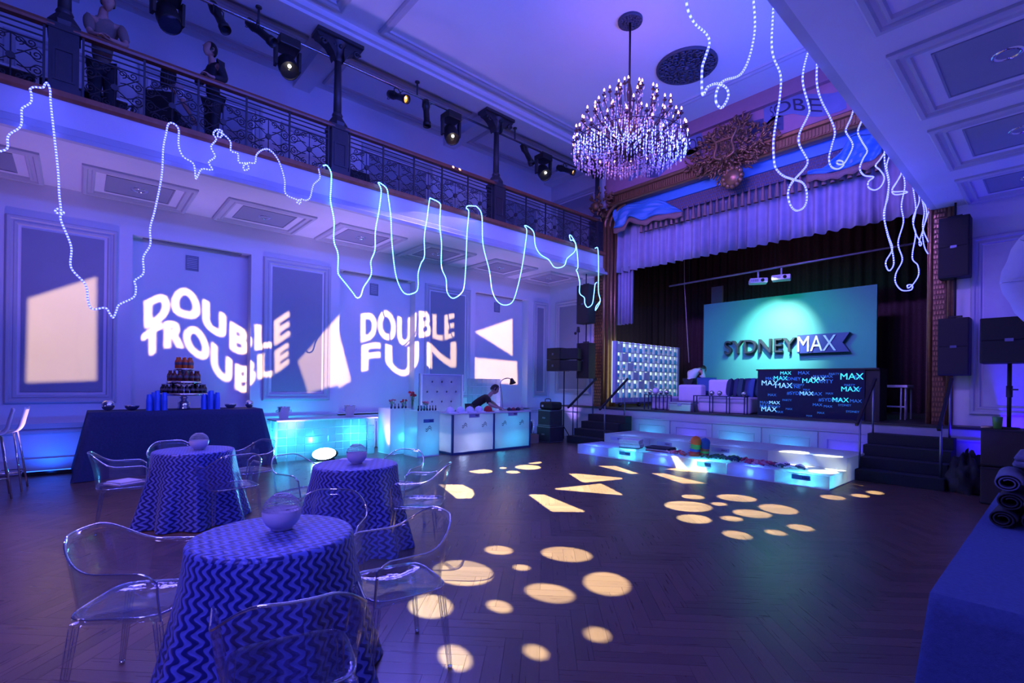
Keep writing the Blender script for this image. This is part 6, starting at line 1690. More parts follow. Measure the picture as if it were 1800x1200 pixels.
for x in (-.28, .24): m.cyl((x, 0, 0), (x, 0, .54), .012, .012, 8); m.bar((x, -.12, .01), (x, .12, .01), .02, .02)
m.build('frame', M_chrome, t)

# ------------------------------------------------------------------ right foreground table with rolled garments
t = thing('merch_table', 'trestle table in the right foreground under a slate blue cloth', 'table', (.05, 3.7, 0))
m = MB(t.location); m.box(-.315, .40, 2.38, 5.0, .72, .745); m.build('table_top', M_whitep, t)
for x in (-.22, .3):
    for y in (2.6, 4.8):
        m = MB(t.location); m.cyl((x, y, 0), (x, y, .72), .02, .02, 8); m.build('leg', M_iron, t)
m = draped_rect(-.335, .42, 2.36, 5.02, .752, .035, .008, M_slate, n=30, seed=4, corner=.07)
m.org = Vector((.05, 3.7, 0)); o = m.build('tablecloth', M_slate); o.location = (.05, 3.7, 0); tag(o, 'slate blue floor-length cloth on the right foreground table', 'tablecloth')
M_denim = mat('dark_grey_denim', (.035, .035, .05), .9, var=.4, scale=50, bump=.3); M_denim2 = mat('faded_blue_denim', (.16, .17, .27), .9, var=.25, scale=50, bump=.3)
def roll_proto(r, L, mat_):
    m = MB(); sp = [(r * (1 - .13 * a / PI) * math.cos(a), r * (1 - .13 * a / PI) * math.sin(a)) for a in [i * .35 for i in range(44)]]
    sp = [(x, z) for x, z in sp]
    vs = []; n = len(sp)
    for y in (0, L * .02, L):
        for x, z in sp: vs.append((x * (1 if y else .96), y, z * (.82 if True else 1) + r * .82))
    m.add(vs, [(j * n + i, j * n + i + 1, (j + 1) * n + i + 1, (j + 1) * n + i) for j in range(2) for i in range(n - 1)], True)
    return m.build('rolled_jeans', mat_, None, fix=False, solid=.006)
r0 = .058
rp = roll_proto(r0, .42, M_denim); rp2 = roll_proto(r0, .42, M_denim2)
first = {0: True, 1: True}
for layer in range(3):
    for k in range(5 - (layer == 2)):
        ty = 1 if layer == 2 else 0
        src = (rp, rp2)[ty]
        if first[ty]: o = src; first[ty] = False
        else: o = src.copy(); COL.objects.link(o)
        o.location = (-.235 + k * .122 + (.03 if layer == 1 else 0) + (.02 if layer == 2 else 0), 3.74 + .02 * ((k * 7 + layer * 3) % 3), .7535 + layer * .098)
        o.rotation_euler = (0, .5 * k + layer, 0) if False else (0, 0, .03 * ((k + layer) % 3 - 1))
        tag(o, ['dark rolled denim in the bottom layer of the pile on the right table', 'dark rolled denim in the middle layer of the pile on the right table', 'faded blue rolled denim in the top layer of the pile on the right table'][layer].replace('rolled denim', ['leftmost', 'second', 'third', 'fourth', 'fifth'][k] + ' rolled denim'), 'jeans', ['rolled denim, bottom layer', 'rolled denim, middle layer', 'rolled denim, top layer'][layer])
t = thing('folded_blanket', 'faded blue folded blanket laid over the rolled denim', 'blanket', (.05, 4.05, 1.065)); m = MB(); m.box(-.26, .30, -.12, .38, 0, .035); m.build('lower_fold', M_denim2, t, bevel=.014); m = MB(); m.box(-.255, .29, -.11, .37, .036, .066); m.build('upper_fold', M_denim2, t, bevel=.014)
for k in range(5):
    m = MB(); m.box(-.19, .2, -.15, .15, 0, .032); o = m.build('folded_jeans', M_denim if k < 4 else M_denim2, None, bevel=.014); o.location = (.14 + .008 * (k % 2), 4.25, 1.133 + .0335 * k); o.rotation_euler = (0, 0, .04 * (k % 3 - 1))
    tag(o, '%s folded jeans in the stack on the blue blanket' % ['lowest', 'second lowest', 'middle', 'second highest', 'topmost faded'][k], 'jeans', 'folded jeans stack')
t = thing('led_batten', 'slim LED batten on the floor against the left wall beside the navy bar table', 'lamp', (-10.55, -.30, 0))
m = MB(t.location); m.box(-10.60, -10.50, -.62, .05, 0, .06); m.build('housing', M_black, t, bevel=.008)
m = MB(t.location); m.box(-10.58, -10.52, -.58, .01, .06, .064); m.build('lens', emat('batten_lens', (.02, .12, 1.0), 4.0), t)
# photo umbrella
t = thing('photo_umbrella', 'white photographic umbrella cut by the right edge of the photo', 'umbrella', (.12, 6.35, 0))
c = Vector((.12, 6.35, 2.5)); axd = Vector((-.35, -.85, -.1)).normalized(); ux = axd.cross(Vector((0, 0, 1))).normalized(); uz = ux.cross(axd)
m = MB(t.location); n = 8; vs = [c + axd * -.0]; Rr = .52
rings = []
for j in range(1, 6):
    f_ = j / 5; rings.append([c + axd * (.20 * f_ * f_) + (ux * math.cos(2 * PI * (k + .0) / 32) + uz * math.sin(2 * PI * (k) / 32)) * Rr * f_ * (1 - .05 * (1 - abs(math.cos(PI * k * 8 / 32))) * f_) for k in range(32)])
vs = [c] + [p for r in rings for p in r]
fs = [(0, 1 + k, 1 + (k + 1) % 32) for k in range(32)] + [(1 + j * 32 + k, 1 + j * 32 + (k + 1) % 32, 1 + (j + 1) * 32 + (k + 1) % 32, 1 + (j + 1) * 32 + k) for j in range(4) for k in range(32)]
m.add(vs, fs, True); m.build('canopy', mat('white_umbrella_nylon', (.72, .72, .78), .7), t, solid=.003)
m = MB(t.location)
for k in range(8):
    a = 2 * PI * k / 8; m.tube([c + axd * .01] + [c + axd * (.20 * f_ * f_ + .006) + (ux * math.cos(a) + uz * math.sin(a)) * Rr * f_ * .98 for f_ in (.3, .6, .85, 1)], .003, 5)
m.build('ribs', M_chrome, t)
m = MB(t.location); m.tube([c - axd * .05, c + axd * .5], .005, 6); m.build('shaft', M_chrome, t)
m = MB(t.location); e = c + axd * .42; m.cyl((e.x, e.y, 0), (e.x, e.y, e.z - .03), .014, .014, 8); m.sphere((e.x, e.y, e.z - .02), .03, 8, 6); m.build('stand', M_black, t)
m = MB(t.location)
for k in range(3): m.bar((e.x, e.y, .5), (e.x + .3 * math.cos(k * 2.1), e.y + .3 * math.sin(k * 2.1), .01), .018, .018)
m.build('tripod', M_black, t)
# ------------------------------------------------------------------ lighting pipe, lanterns and gobo projections
pipe = thing('lighting_pipe', 'long steel lighting pipe hung under the ceiling along the left balcony', 'pipe', (-8.95, 4.6, 7.4))
m = MB(pipe.location); m.cyl((-8.95, -3.4, 7.4), (-8.95, 10.6, 7.4), .024, .024, 10); m.build('tube', mat('steel_tube', (.45, .45, .5), .25, metal=.9), pipe)
for y in (.3, 2.2, 5.2, 7.9, 10.2):
    m = MB(pipe.location); m.cyl((-8.95, y, 7.42), (-8.95, y, CEIL - .16), .018, .018, 8); m.lathe([(.05, 0), (.05, -.02), (.02, -.03)], 10, (-8.95, y, CEIL - .16)); m.build('hanger', M_iron, pipe)
M_fix = mat('black_lantern_metal', (.012, .012, .015), .45, var=.2)
M_dim = mat('dark_glass_lens', (.02, .03, .06), .08)
def basis(d):
    d = d.normalized(); r = d.cross(Vector((0, 0, 1))).normalized(); u = r.cross(d); return d, r, u
from mathutils import geometry as mgeo
def cut_plate(rim, holes):
    """flat plate bounded by rim with every outline cut out (counters stay), tolerant of touching outlines"""
    V = []; E = []
    for P in [rim] + holes:
        k = len(V); n = len(P); V += [Vector((x, y)) for x, y in P]; E += [(k + i, k + (i + 1) % n) for i in range(n)]
    vs, es, fs, _a, _b, _c = mgeo.delaunay_2d_cdt(V, E, [], 0, 1e-7)
    def area_(P): return sum(P[i][0] * P[(i + 1) % len(P)][1] - P[(i + 1) % len(P)][0] * P[i][1] for i in range(len(P)))
    def inside(P, x, y):
        c = False; n = len(P); j = n - 1
        for i in range(n):
            (xi, yi), (xj, yj) = P[i], P[j]
            if (yi > y) != (yj > y) and x < (xj - xi) * (y - yi) / (yj - yi) + xi: c = not c
            j = i
        return c
    info = [(P, min(p[0] for p in P), max(p[0] for p in P), min(p[1] for p in P), max(p[1] for p in P), abs(area_(P))) for P in holes]
    groups = []
    for q in sorted(info, key=lambda q: -q[5]):
        cx, cy = (q[1] + q[2]) / 2, (q[3] + q[4]) / 2
        for g in groups:
            o = g[0]
            if o[1] < q[1] and q[2] < o[2] and o[3] < q[3] and q[4] < o[4] and inside(o[0], *q[0][0]): g.append(q); break
        else: groups.append([q])
    keep = []
    for f in fs:
        x = sum(vs[i].x for i in f) / len(f); y = sum(vs[i].y for i in f) / len(f)
        if not inside(rim, x, y): continue
        op = False
        for g in groups:
            o = g[0]
            if o[1] <= x <= o[2] and o[3] <= y <= o[4] and inside(o[0], x, y) and not any(inside(h[0], x, y) for h in g[1:]): op = True; break
        if not op: keep.append(f)
    me = bpy.data.meshes.new('gobo'); me.from_pydata([(v.x, v.y, 0) for v in vs], [], keep)
    bm = bmesh.new(); bm.from_mesh(me); bmesh.ops.delete(bm, geom=[v for v in bm.verts if not v.link_faces], context='VERTS'); bm.to_mesh(me); bm.free()
    return me
def gobo_mesh(L, target, polys_w, dist, R_):
    """plate with cut-outs; polys_w = closed lists of world points that the openings must project onto"""
    d, r, u = basis(Vector(target) - Vector(L))
    out = [[(R_ * math.cos(2 * PI * k / 48), R_ * math.sin(2 * PI * k / 48)) for k in range(48)]]
    for P in polys_w:
        Q = []
        for p in P:
            v = Vector(p) - Vector(L); k = dist / v.dot(d); Q.append((v.dot(r) * k, v.dot(u) * k))
        out.append(Q)
    me = cut_plate(out[0], out[1:])
    o = Vector(L) + d * dist
    me.transform(axes(o, r, u, -d)); me.materials.clear(); me.materials.append(M_black)
    return me
def lathe_along(L, d, prof, n=20):
    m = MB(); m.lathe([(a, b) for a, b in prof], n); q = d.to_track_quat('Z', 'Y').to_matrix().to_4x4(); m.xform(Matrix.Translation(L) @ q); return m
WARM = (1.0, 0.62, 0.30); FLOORWARM = (1.0, 1.0, 0.58)
def gobo_light(name, L, target, cone, power, radius, color=WARM):
    o = spot(name, L, target, cone, power, color, .02, radius); return o
def moving_head(y, target, label, polys=None, power=0, radius=.0003, cone=60):
    L = Vector((-8.95, y, 6.92)); d, r, u = basis(Vector(target) - L)
    t = thing('moving_head_light', label, 'stage light', (-8.95, y, 6.7), 0, 'moving head lights')
    m = MB(t.location); m.box(-9.12, -8.78, y - .17, y + .17, 7.18, 7.34); m.build('base_box', M_fix, t, bevel=.02)
    m = MB(t.location); m.box(-8.97, -8.93, y - .06, y + .06, 7.34, 7.43); m.build('clamp', M_fix, t)
    for s_ in (-1, 1):
        q = Vector((r.x, r.y, 0)).normalized() * (.19 * s_)
        m = MB(t.location); c_ = Vector((-8.95, y, 0)) + q
        m.prism([(-.06, 6.86), (.06, 6.86), (.075, 7.19), (-.075, 7.19)], lambda a, b, h, c_=c_: (c_.x + (-q.y / q.length) * a + q.x / q.length * h, c_.y + q.x / q.length * a + q.y / q.length * h, b), -.02, .02); m.build('yoke_arm', M_fix, t)
    m = lathe_along(L, d, [(.001, -.2), (.11, -.19), (.15, -.1), (.16, .05), (.15, .17), (.15, .2), (.145, .2), (.135, .1), (.13, -.02), (.001, -.03)]); m.org = t.location; m.build('head', M_fix, t)
    if polys:
        me = gobo_mesh(L, target, polys, .16, .1445); me.transform(Matrix.Translation(-Vector(t.location))); link('gobo', me, t)
        gobo_light('moving_head_beam', L, target, cone, power, radius, FLOORWARM)
        m = MB(t.location); g = L + d * .205 + u * .075 + r * .02; m.sphere(g, .028, 10, 8); m.build('lamp_glint', emat('moving_head_glint', (1.0, .9, .7), 14), t)
    else:
        m = lathe_along(L, d, [(.001, .19), (.14, .18)]); m.org = t.location; m.build('lens', M_dim, t)
    return t
def lantern(y, target, label, lit=False, L0=None, z=7.22):
    L = Vector((-8.95, y, z)); d, r, u = basis(Vector(target) - L)
    t = thing('profile_lantern', label, 'stage light', (-8.95, y, z - .2), 0, 'profile lanterns')
    m = lathe_along(L, d, [(.001, -.26), (.07, -.25), (.085, -.12), (.075, -.1), (.06, -.02), (.065, .2), (.082, .21), (.085, .30), (.078, .30), (.07, .21)], 16); m.org = t.location; m.build('barrel', M_fix, t)
    m = lathe_along(L, d, [(.001, .235), (.07, .225)], 16); m.org = t.location; m.build('lens', emat('amber_lens', (1.0, .42, .05), 1.6) if lit else M_dim, t)
    if lit:
        m = MB(t.location); m.sphere(L + d * .24 + u * .02, .02, 8, 6); m.build('lamp_glint', emat('amber_glint', (1, .7, .3), 10), t)
    m = MB(t.location); m.tube([L + r * .09, L + r * .09 + Vector((0, 0, .12)), (-8.95, y, 7.38), L - r * .09 + Vector((0, 0, .12)), L - r * .09], .01, 6); m.build('yoke', M_fix, t)
    m = MB(t.location); m.tube(smooth_pts([L - d * .24, L - d * .3 + Vector((0, 0, -.12)), L - d * .15 + Vector((0, .1, .05)), (-8.95, y + .15, 7.4)], 5), .006, 5); m.build('power_cable', M_black, t)
def img_ellipse(u, v, a, b, tilt, z=0.0, n=26):
    c, s = math.cos(math.radians(tilt)), math.sin(math.radians(tilt))
    return [onZ(u + a * math.cos(2 * PI * k / n) * c - b * math.sin(2 * PI * k / n) * s, v + a * math.cos(2 * PI * k / n) * s + b * math.sin(2 * PI * k / n) * c, z) for k in range(n)]
def zz(lst, u0, v0_, sc, z=0.0): return [img_ellipse(u0 + x / sc, v0_ + y / sc, a / sc, b / sc, t, z) for x, y, a, b, t in lst]
def zp(lst, u0, v0_, sc, z=0.0): return [[onZ(u0 + x / sc, v0_ + y / sc, z) for x, y in P] for P in lst]
C1 = zz([(830, 500, 72, 23, 3), (1188, 522, 132, 38, 5), (950, 592, 45, 15, 4), (640, 620, 160, 66, 4), (1100, 727, 130, 48, 9), (1400, 678, 122, 60, 8), (833, 797, 65, 31, 12), (470, 797, 113, 62, 2), (1025, 1038, 65, 36, 16), (1350, 945, 68, 38, 10), (600, 1068, 88, 62, 25)], 600, 800, 3.0)
C2 = zz([(755, 530, 70, 13, 4), (1022, 537, 120, 20, 5), (727, 588, 145, 31, 4), (913, 573, 48, 10, 4), (1115, 632, 118, 23, 6), (1275, 605, 120, 27, 8), (762, 664, 105, 26, 5), (990, 662, 67, 15, 5), (1025, 762, 90, 23, 9), (1260, 747, 65, 15, 8), (1410, 717, 80, 18, 8)], 1000, 720, 3.4615) \
    + zz([(490, 1128, 75, 15, 6), (360, 1155, 80, 14, 5), (120, 1170, 110, 19, 6)], 1440, 640, 5.0) + zz([(415, 1058, 50, 9, 4)], 1440, 640, 5.0) \
    + zz([(1250, 440, 200, 22, 4), (1440, 408, 160, 20, 4)], 1280, 770, 7.5, .2) + zz([(870, 185, 200, 20, 3)], 1280, 770, 7.5, .39)
C3 = zz([(887, 940, 70, 18, 0), (980, 995, 108, 20, 1), (1098, 927, 77, 16, 1), (1188, 965, 33, 8, 0), (1280, 1003, 63, 13, 1), (1268, 913, 35, 8, 0), (1418, 958, 118, 22, 1), (1480, 913, 65, 14, 0), (1372, 875, 40, 7, 0), (1170, 876, 30, 5, 0)], 660, 640, 5.294)
TR = zp([[(1200, 97), (1250, 97), (1480, 118), (1480, 126), (1290, 143), (1270, 141)], [(1130, 180), (1130, 174), (1365, 149), (1378, 152), (1482, 206), (1478, 210)], [(990, 210), (1000, 206), (1070, 207), (1282, 293), (1275, 299), (1110, 297)], [(515, 153), (640, 155), (690, 180), (702, 205), (685, 226), (610, 228)]], 600, 800, 3.0) \
    + zp([[(85, 475), (290, 475), (570, 568), (480, 572)], [(730, 565), (880, 565), (1390, 688), (1110, 690)], [(900, 515), (1100, 490), (1180, 520), (1600, 562), (1100, 540)]], 1040, 750, 6.923)
moving_head(2.66, onZ(880, 1000, 0), 'large black moving head with a bright lamp, nearest on the lighting pipe', C1, 38000, .00035, 62)
moving_head(6.04, onZ(985, 865, 0), 'large black moving head with a bright lamp in the middle of the pipe', TR + C3, 42000, .0003, 66)
moving_head(8.88, onZ(1290, 875, 0), 'large black moving head with a bright lamp nearest the stage', C2, 42000, .0003, 66)
moving_head(.96, (-5, 2, 0), 'dark unlit moving head at the left end of the pipe')
lantern(2.22, (-7.9, 3.4, 6.0), 'dark profile lantern pointing down right, beside the nearest moving head', z=7.3)
lantern(4.75, (-6.9, 5.4, 6.1), 'amber lit profile lantern between the first two columns of the pipe', True)
lantern(5.42, (-8.8, 5.5, 5.0), 'dark profile lantern hanging straight down beside the middle moving head', z=7.15)
lantern(8.30, (-8.5, 8.7, 6.0), 'dark profile lantern hanging before the last moving head', z=7.2)
lantern(9.70, (-7.2, 10.2, 6.3), 'amber lit profile lantern nearest the stage end of the pipe', True)
lantern(1.62, (-8.3, 2.0, 6.0), 'small dark profile lantern left of the leaning cable on the pipe', z=7.25)

# gobo projectors on the right balcony front that paint the words on the left wall
def warp_word(word, top, bot, u0, v0_, sc, xplane):
    polys = text_outlines(word, space=1.14); W = max(q[0] for P in polys for q in P)
    T_ = smooth_pts([(x, y, 0) for x, y in top], 8); B_ = smooth_pts([(x, y, 0) for x, y in bot], 8)
    xa, xb = min(top[0][0], bot[0][0]), max(top[-1][0], bot[-1][0])
    def at(curve, x):
        if x <= curve[0].x: return curve[0].y
        for a, b in zip(curve[:-1], curve[1:]):
            if a.x <= x <= b.x: return a.y + (b.y - a.y) * ((x - a.x) / max(b.x - a.x, 1e-6))
        return curve[-1].y
    out = []
    # letters fattened: shrink the gaps by scaling each closed outline about its own centre line
    for P in polys:
        Q = []
        for i, (x, y) in enumerate(P):
            X = xa + x / W * (xb - xa); yt, yb = at(T_, X), at(B_, X)
            Y = yb + (yt - yb) * (.07 + .86 * y)
            Q.append(onX(u0 + X / sc, v0_ + Y / sc, xplane))
        out.append(Q)
    return out
def embolden(polys, w_):
    """push outlines outward (holes inward) in the wall plane to thicken strokes"""
    out = []
    for P in polys:
        n = len(P); Q = []
        area_ = sum(P[i].y * P[(i + 1) % n].z - P[(i + 1) % n].y * P[i].z for i in range(n))
        for i in range(n):
            a, b, c = P[i - 1], P[i], P[(i + 1) % n]
            e1 = Vector((b.y - a.y, b.z - a.z)); e2 = Vector((c.y - b.y, c.z - b.z))
            if e1.length < 1e-7 or e2.length < 1e-7: Q.append(b); continue
            e1.normalize(); e2.normalize(); nn = Vector((e1.y + e2.y, -e1.x - e2.x))
            if nn.length < 1e-4: Q.append(b); continue
            nn.normalize(); k = w_ * min(1.6, 1 / max(.4, nn.dot(Vector((e1.y, -e1.x)))))
            Q.append(Vector((b.x, b.y + nn.x * k, b.z + nn.y * k)))
        out.append(Q)
    return out
XM = XW - .14; BOLD = .026
D1 = warp_word('DOUBLE', [(110, 200), (210, 145), (300, 112), (430, 100), (570, 185), (710, 290), (830, 395), (950, 440), (1050, 450), (1130, 415), (1252, 335)], [(100, 440), (200, 395), (300, 365), (430, 355), (570, 430), (710, 520), (830, 640), (950, 670), (1050, 662), (1130, 640), (1252, 560)], 240, 480, 4.737, XM)
D2 = warp_word('TROUBLE', [(78, 480), (190, 395), (330, 370), (440, 400), (520, 430), (640, 540), (800, 690), (900, 745), (1000, 700), (1110, 680), (1245, 600)], [(95, 700), (200, 620), (330, 600), (420, 620), (560, 710), (720, 860), (850, 950), (920, 975), (1000, 915), (1110, 890), (1245, 790)], 240, 480, 4.737, XM)
E1 = warp_word('DOUBLE', [(188, 305), (290, 290), (370, 275), (460, 315), (540, 345), (620, 315), (700, 335), (800, 350), (892, 335)], [(188, 550), (290, 528), (380, 530), (460, 565), (540, 578), (640, 548), (720, 555), (800, 575), (892, 545)], 600, 480, 4.615, XM)
E2 = warp_word('FUN', [(193, 560), (290, 540), (390, 555), (500, 590), (600, 565), (700, 580), (800, 595), (907, 562)], [(193, 785), (300, 765), (390, 765), (540, 830), (650, 765), (700, 800), (800, 812), (907, 790)], 600, 480, 4.615, XM)
# words must read outline-consistent: font outlines have holes wound the other way, so one offset fattens strokes
D1, D2, E1, E2 = [embolden(q, BOLD) for q in (D1, D2, E1, E2)]
S1 = [[onX(u, v, XW) for u, v in [(50, 525), (170, 487), (170, 669), (46, 673)]]]
S2 = [[onX(u, v, XW) for u, v in [(523, 635), (597, 553), (624, 660), (597, 676), (541, 690)]]]
S3 = [[onX(u, v, XW - .25) for u, v in P] for P in ([(835, 583), (901, 560), (901, 625)], [(832, 628), (909, 635), (910, 675), (832, 671)])]
def wall_projector(L, polys, label, power, radius, cone=None):
    L = Vector(L); pts = [p for P in polys for p in P]
    lo = Vector((min(p.x for p in pts), min(p.y for p in pts), min(p.z for p in pts))); hi = Vector((max(p.x for p in pts), max(p.y for p in pts), max(p.z for p in pts)))
    target = (lo + hi) / 2; d, r, u = basis(target - L)
    ang = max(math.acos(min(1, (p - L).normalized().dot(d))) for p in pts)
    R_ = .16 * math.tan(ang) * 1.25 + .01
    t = thing('gobo_projector', label, 'stage light', (L.x, L.y, L.z - .2), 0, 'gobo projectors on the right balcony')
    m = lathe_along(L, d, [(.001, -.2), (R_ + .03, -.18), (R_ + .035, .05), (R_ + .03, .17), (R_ - .001, .17), (R_ - .001, .15), (.02, -.05), (.001, -.05)]); m.org = t.location; m.build('barrel', M_fix, t)
    me = gobo_mesh(L, target, polys, .16, R_); me.transform(Matrix.Translation(-Vector(t.location))); link('gobo', me, t)
    m = MB(t.location); m.box(L.x + .05, L.x + .12, L.y - .05, L.y + .05, L.z - .3, L.z - .1); m.tube([L + r * (R_ + .04), L + Vector((.08, 0, -.2)), L - r * (R_ + .04)], .012, 6); m.bar((L.x + .08, L.y, L.z - .3), (L.x + .08, L.y, 5.2), .03, .03); m.bar((L.x + .08, L.y, 5.21), (L.x + .35, L.y, 5.21), .04, .02); m.build('yoke', M_fix, t)
    gobo_light('gobo_beam', L, target, math.degrees(2 * math.atan((R_ - .003) / .16)), power, radius)
wall_projector((-1.75, 2.6, 5.75), D1 + D2, 'profile projector on the right balcony casting the left words', 15000, .0005)
wall_projector((-1.75, 5.6, 5.75), E1 + E2, 'profile projector on the right balcony casting the right words', 15000, .0005)
wall_projector((-1.75, -2.0, 5.75), S1, 'profile projector on the right balcony casting the left window shape', 9500, .0006)
wall_projector((-1.75, 4.0, 5.75), S2, 'profile projector on the right balcony casting the middle arrow shape', 8000, .0006)
wall_projector((-1.75, 8.0, 5.75), S3, 'profile projector on the right balcony casting the wedge shapes', 8000, .0006)
# ------------------------------------------------------------------ people
M_skin = mat('skin', (.45, .25, .19), .55, var=.06, scale=20)
def skin_mesh(name, verts, edges, rad, sub=2, root=0):
    me = bpy.data.meshes.new(name); me.from_pydata([tuple(v) for v in verts], edges, [])
    o = bpy.data.objects.new(name, me); COL.objects.link(o)
    md = o.modifiers.new('skin', 'SKIN'); md.use_smooth_shade = True; md.branch_smoothing = .6
    if not me.skin_vertices:
        bpy.context.view_layer.objects.active = o; bpy.ops.mesh.customdata_skin_add()
    for i, d in enumerate(me.skin_vertices[0].data):
        d.radius = rad[i] if isinstance(rad[i], tuple) else (rad[i], rad[i]); d.use_root = (i == root)
    s_ = o.modifiers.new('sub', 'SUBSURF'); s_.levels = sub; s_.render_levels = sub
    bpy.context.view_layer.update()
    m2 = bpy.data.meshes.new_from_object(o.evaluated_get(bpy.context.evaluated_depsgraph_get()))
    bpy.data.objects.remove(o); bpy.data.meshes.remove(me)
    m2.name = name
    return m2
class Sk:
    def __init__(self): self.v = []; self.e = []; self.r = []
    def chain(self, pts, rad, start=None):
        prev = start
        for p, r in zip(pts, rad):
            self.v.append(Vector(p)); self.r.append(r); i = len(self.v) - 1
            if prev is not None: self.e.append((prev, i))
            prev = i
        return prev
def add_head(bm_mesh, c, facing, up, s=1.0):
    """append a modelled head (skull, jaw, nose, ears, eyes sockets) to the body mesh"""
    f_ = Vector(facing).normalized(); u = (Vector(up) - f_ * Vector(up).dot(f_)).normalized(); l = u.cross(f_)
    m = MB(); n = 20; prof = []
    vs = []; rows = 14
    for j in range(rows + 1):
        a = -PI / 2 + PI * j / rows
        for i in range(n):
            th = 2 * PI * i / n
            x = .098 * math.cos(a) * math.cos(th); y = .076 * math.cos(a) * math.sin(th); z = .122 * math.sin(a)
            if z < 0: x = x * (1 - .25 * (-z / .122)) + (.018 * (-z / .122)); y *= (1 - .35 * (-z / .122) ** 1.3)
            if x > 0.05 and abs(z - .01) < .02 and .015 < abs(y) < .05: x -= .008          # eye sockets
            if x > .05 and abs(z + .065) < .012 and abs(y) < .03: x += .004                 # lips
            vs.append(c + (f_ * x + l * y + u * z) * s)
    fs = [(j * n + i, j * n + (i + 1) % n, (j + 1) * n + (i + 1) % n, (j + 1) * n + i) for j in range(rows) for i in range(n)]
    m.add(vs, fs, True)
    nose = [c + (f_ * x + l * y + u * z) * s for x, y, z in ((.088, 0, .02), (.112, 0, -.025), (.092, .016, -.03), (.092, -.016, -.03), (.085, 0, -.04))]
    m.add(nose, [(0, 2, 1), (0, 1, 3), (1, 2, 4), (1, 4, 3)], True)
    for sg in (-1, 1):
        e = c + (f_ * -.005 + l * .076 * sg + u * -.01) * s
        m.tube([e + (f_ * a + u * b) * s for a, b in ((.012, .025), (-.012, .03), (-.02, .0), (-.008, -.028), (.008, -.03))], .009 * s, 6)
    bm = bmesh.new(); bm.from_mesh(bm_mesh)
    V = [bm.verts.new(p) for p in m.v]
    for q in m.f:
        try: fc = bm.faces.new([V[i] for i in q]); fc.smooth = True
        except ValueError: pass
    bm.to_mesh(bm_mesh); bm.free()
    return f_, u, l
def person(label, J, facing, up, shirt, trousers, hair, base, long_hair=False, sleeves='short', legs=True, extra=None, head=True, jacket_open=None):
    t = thing('person', label, 'person', base, 0)
    B = Sk()
    pel, bel, che, nec = [Vector(J[k]) for k in ('pelvis', 'belly', 'chest', 'neck')]; hd = Vector(J['head'])
    i0 = B.chain([pel], [.09]); i1 = B.chain([bel, che], [.085, .085], i0); i2 = B.chain([nec, nec.lerp(hd, .5)], [.055, .05], i1)
    for s_ in ('l', 'r'):
        sh, el, wr = [Vector(J[k + s_]) for k in ('sh', 'el', 'wr')]
        w = B.chain([sh, sh.lerp(el, .5), el, el.lerp(wr, .5), wr], [.045, .045, .04, .036, .026], i1)
        hdv = Vector(J.get('hand' + s_, tuple(wr + (wr - el).normalized() * .09))); d = (hdv - wr).normalized()
        side = d.cross(Vector((0, 0, 1))); side = side.normalized() if side.length > .1 else Vector((0, 1, 0)); nrm = side.cross(d)
        pm = B.chain([wr + d * .045, wr + d * .085], [.026, .03], w)
        for k in range(4):
            o_ = side * ((k - 1.5) * .019); Lf = (.062, .072, .068, .052)[k]
            B.chain([wr + d * .10 + o_, wr + d * (.10 + Lf * .55) + o_ - nrm * .006, wr + d * (.10 + Lf * .9) + o_ - nrm * .03], [.0095, .009, .008], pm)
        sg = 1 if s_ == 'l' else -1
        B.chain([wr + d * .05 + side * .035 * sg, wr + d * .085 + side * .05 * sg - nrm * .01], [.011, .009], pm - 1)
        if legs:
            hp, kn, an = [Vector(J[k + s_]) for k in ('hip', 'kn', 'an')]
            B.chain([hp, hp.lerp(kn, .5), kn, kn.lerp(an, .5), an], [.085, .078, .056, .05, .038], i0)
    me = skin_mesh('body', B.v, B.e, B.r, 1)
    if head: f_, u, l = add_head(me, hd, facing, up)
    me.transform(Matrix.Translation(-Vector(base))); me.materials.clear(); me.materials.append(M_skin); link('body', me, t)
    # shirt: torso and sleeves, slightly larger
    B = Sk(); i0 = B.chain([pel + Vector((0, 0, -.04))], [.13]); i1 = B.chain([bel, che], [.13, .155], i0); B.chain([nec.lerp(che, .30)], [.08], i1)
    for s_ in ('l', 'r'):
        sh, el, wr = [Vector(J[k + s_]) for k in ('sh', 'el', 'wr')]
        if sleeves == 'short': B.chain([sh, sh.lerp(el, .5), sh.lerp(el, .85)], [.078, .07, .064], i1)
        else: B.chain([sh, sh.lerp(el, .5), el, el.lerp(wr, .5), el.lerp(wr, .93)], [.078, .067, .06, .052, .043], i1)
    me = skin_mesh('shirt', B.v, B.e, B.r, 1); me.transform(Matrix.Translation(-Vector(base))); me.materials.clear(); me.materials.append(shirt); link('shirt' if sleeves == 'short' else 'jacket', me, t)
    if legs:
        B = Sk(); i0 = B.chain([pel + Vector((0, 0, .02))], [.125])
        for s_ in ('l', 'r'):
            hp, kn, an = [Vector(J[k + s_]) for k in ('hip', 'kn', 'an')]; B.chain([hp, hp.lerp(kn, .5), kn, kn.lerp(an, .5), kn.lerp(an, .95)], [.105, .095, .075, .067, .06], i0)
        me = skin_mesh('trousers', B.v, B.e, B.r, 1); me.transform(Matrix.Translation(-Vector(base))); me.materials.clear(); me.materials.append(trousers); link('trousers', me, t)
        for s_ in ('l', 'r'):
            an = Vector(J['an' + s_]); fd = Vector((facing[0], facing[1], 0)); fd = fd.normalized() if fd.length > .1 else Vector((1, 0, 0))
            m = MB(base); m.tube([an + Vector((0, 0, -.02)) - fd * .05, an + Vector((0, 0, -.03)) + fd * .06, an + Vector((0, 0, -.045)) + fd * .16], [.045, .048, .03], 8); m.build('shoe', M_black, t)
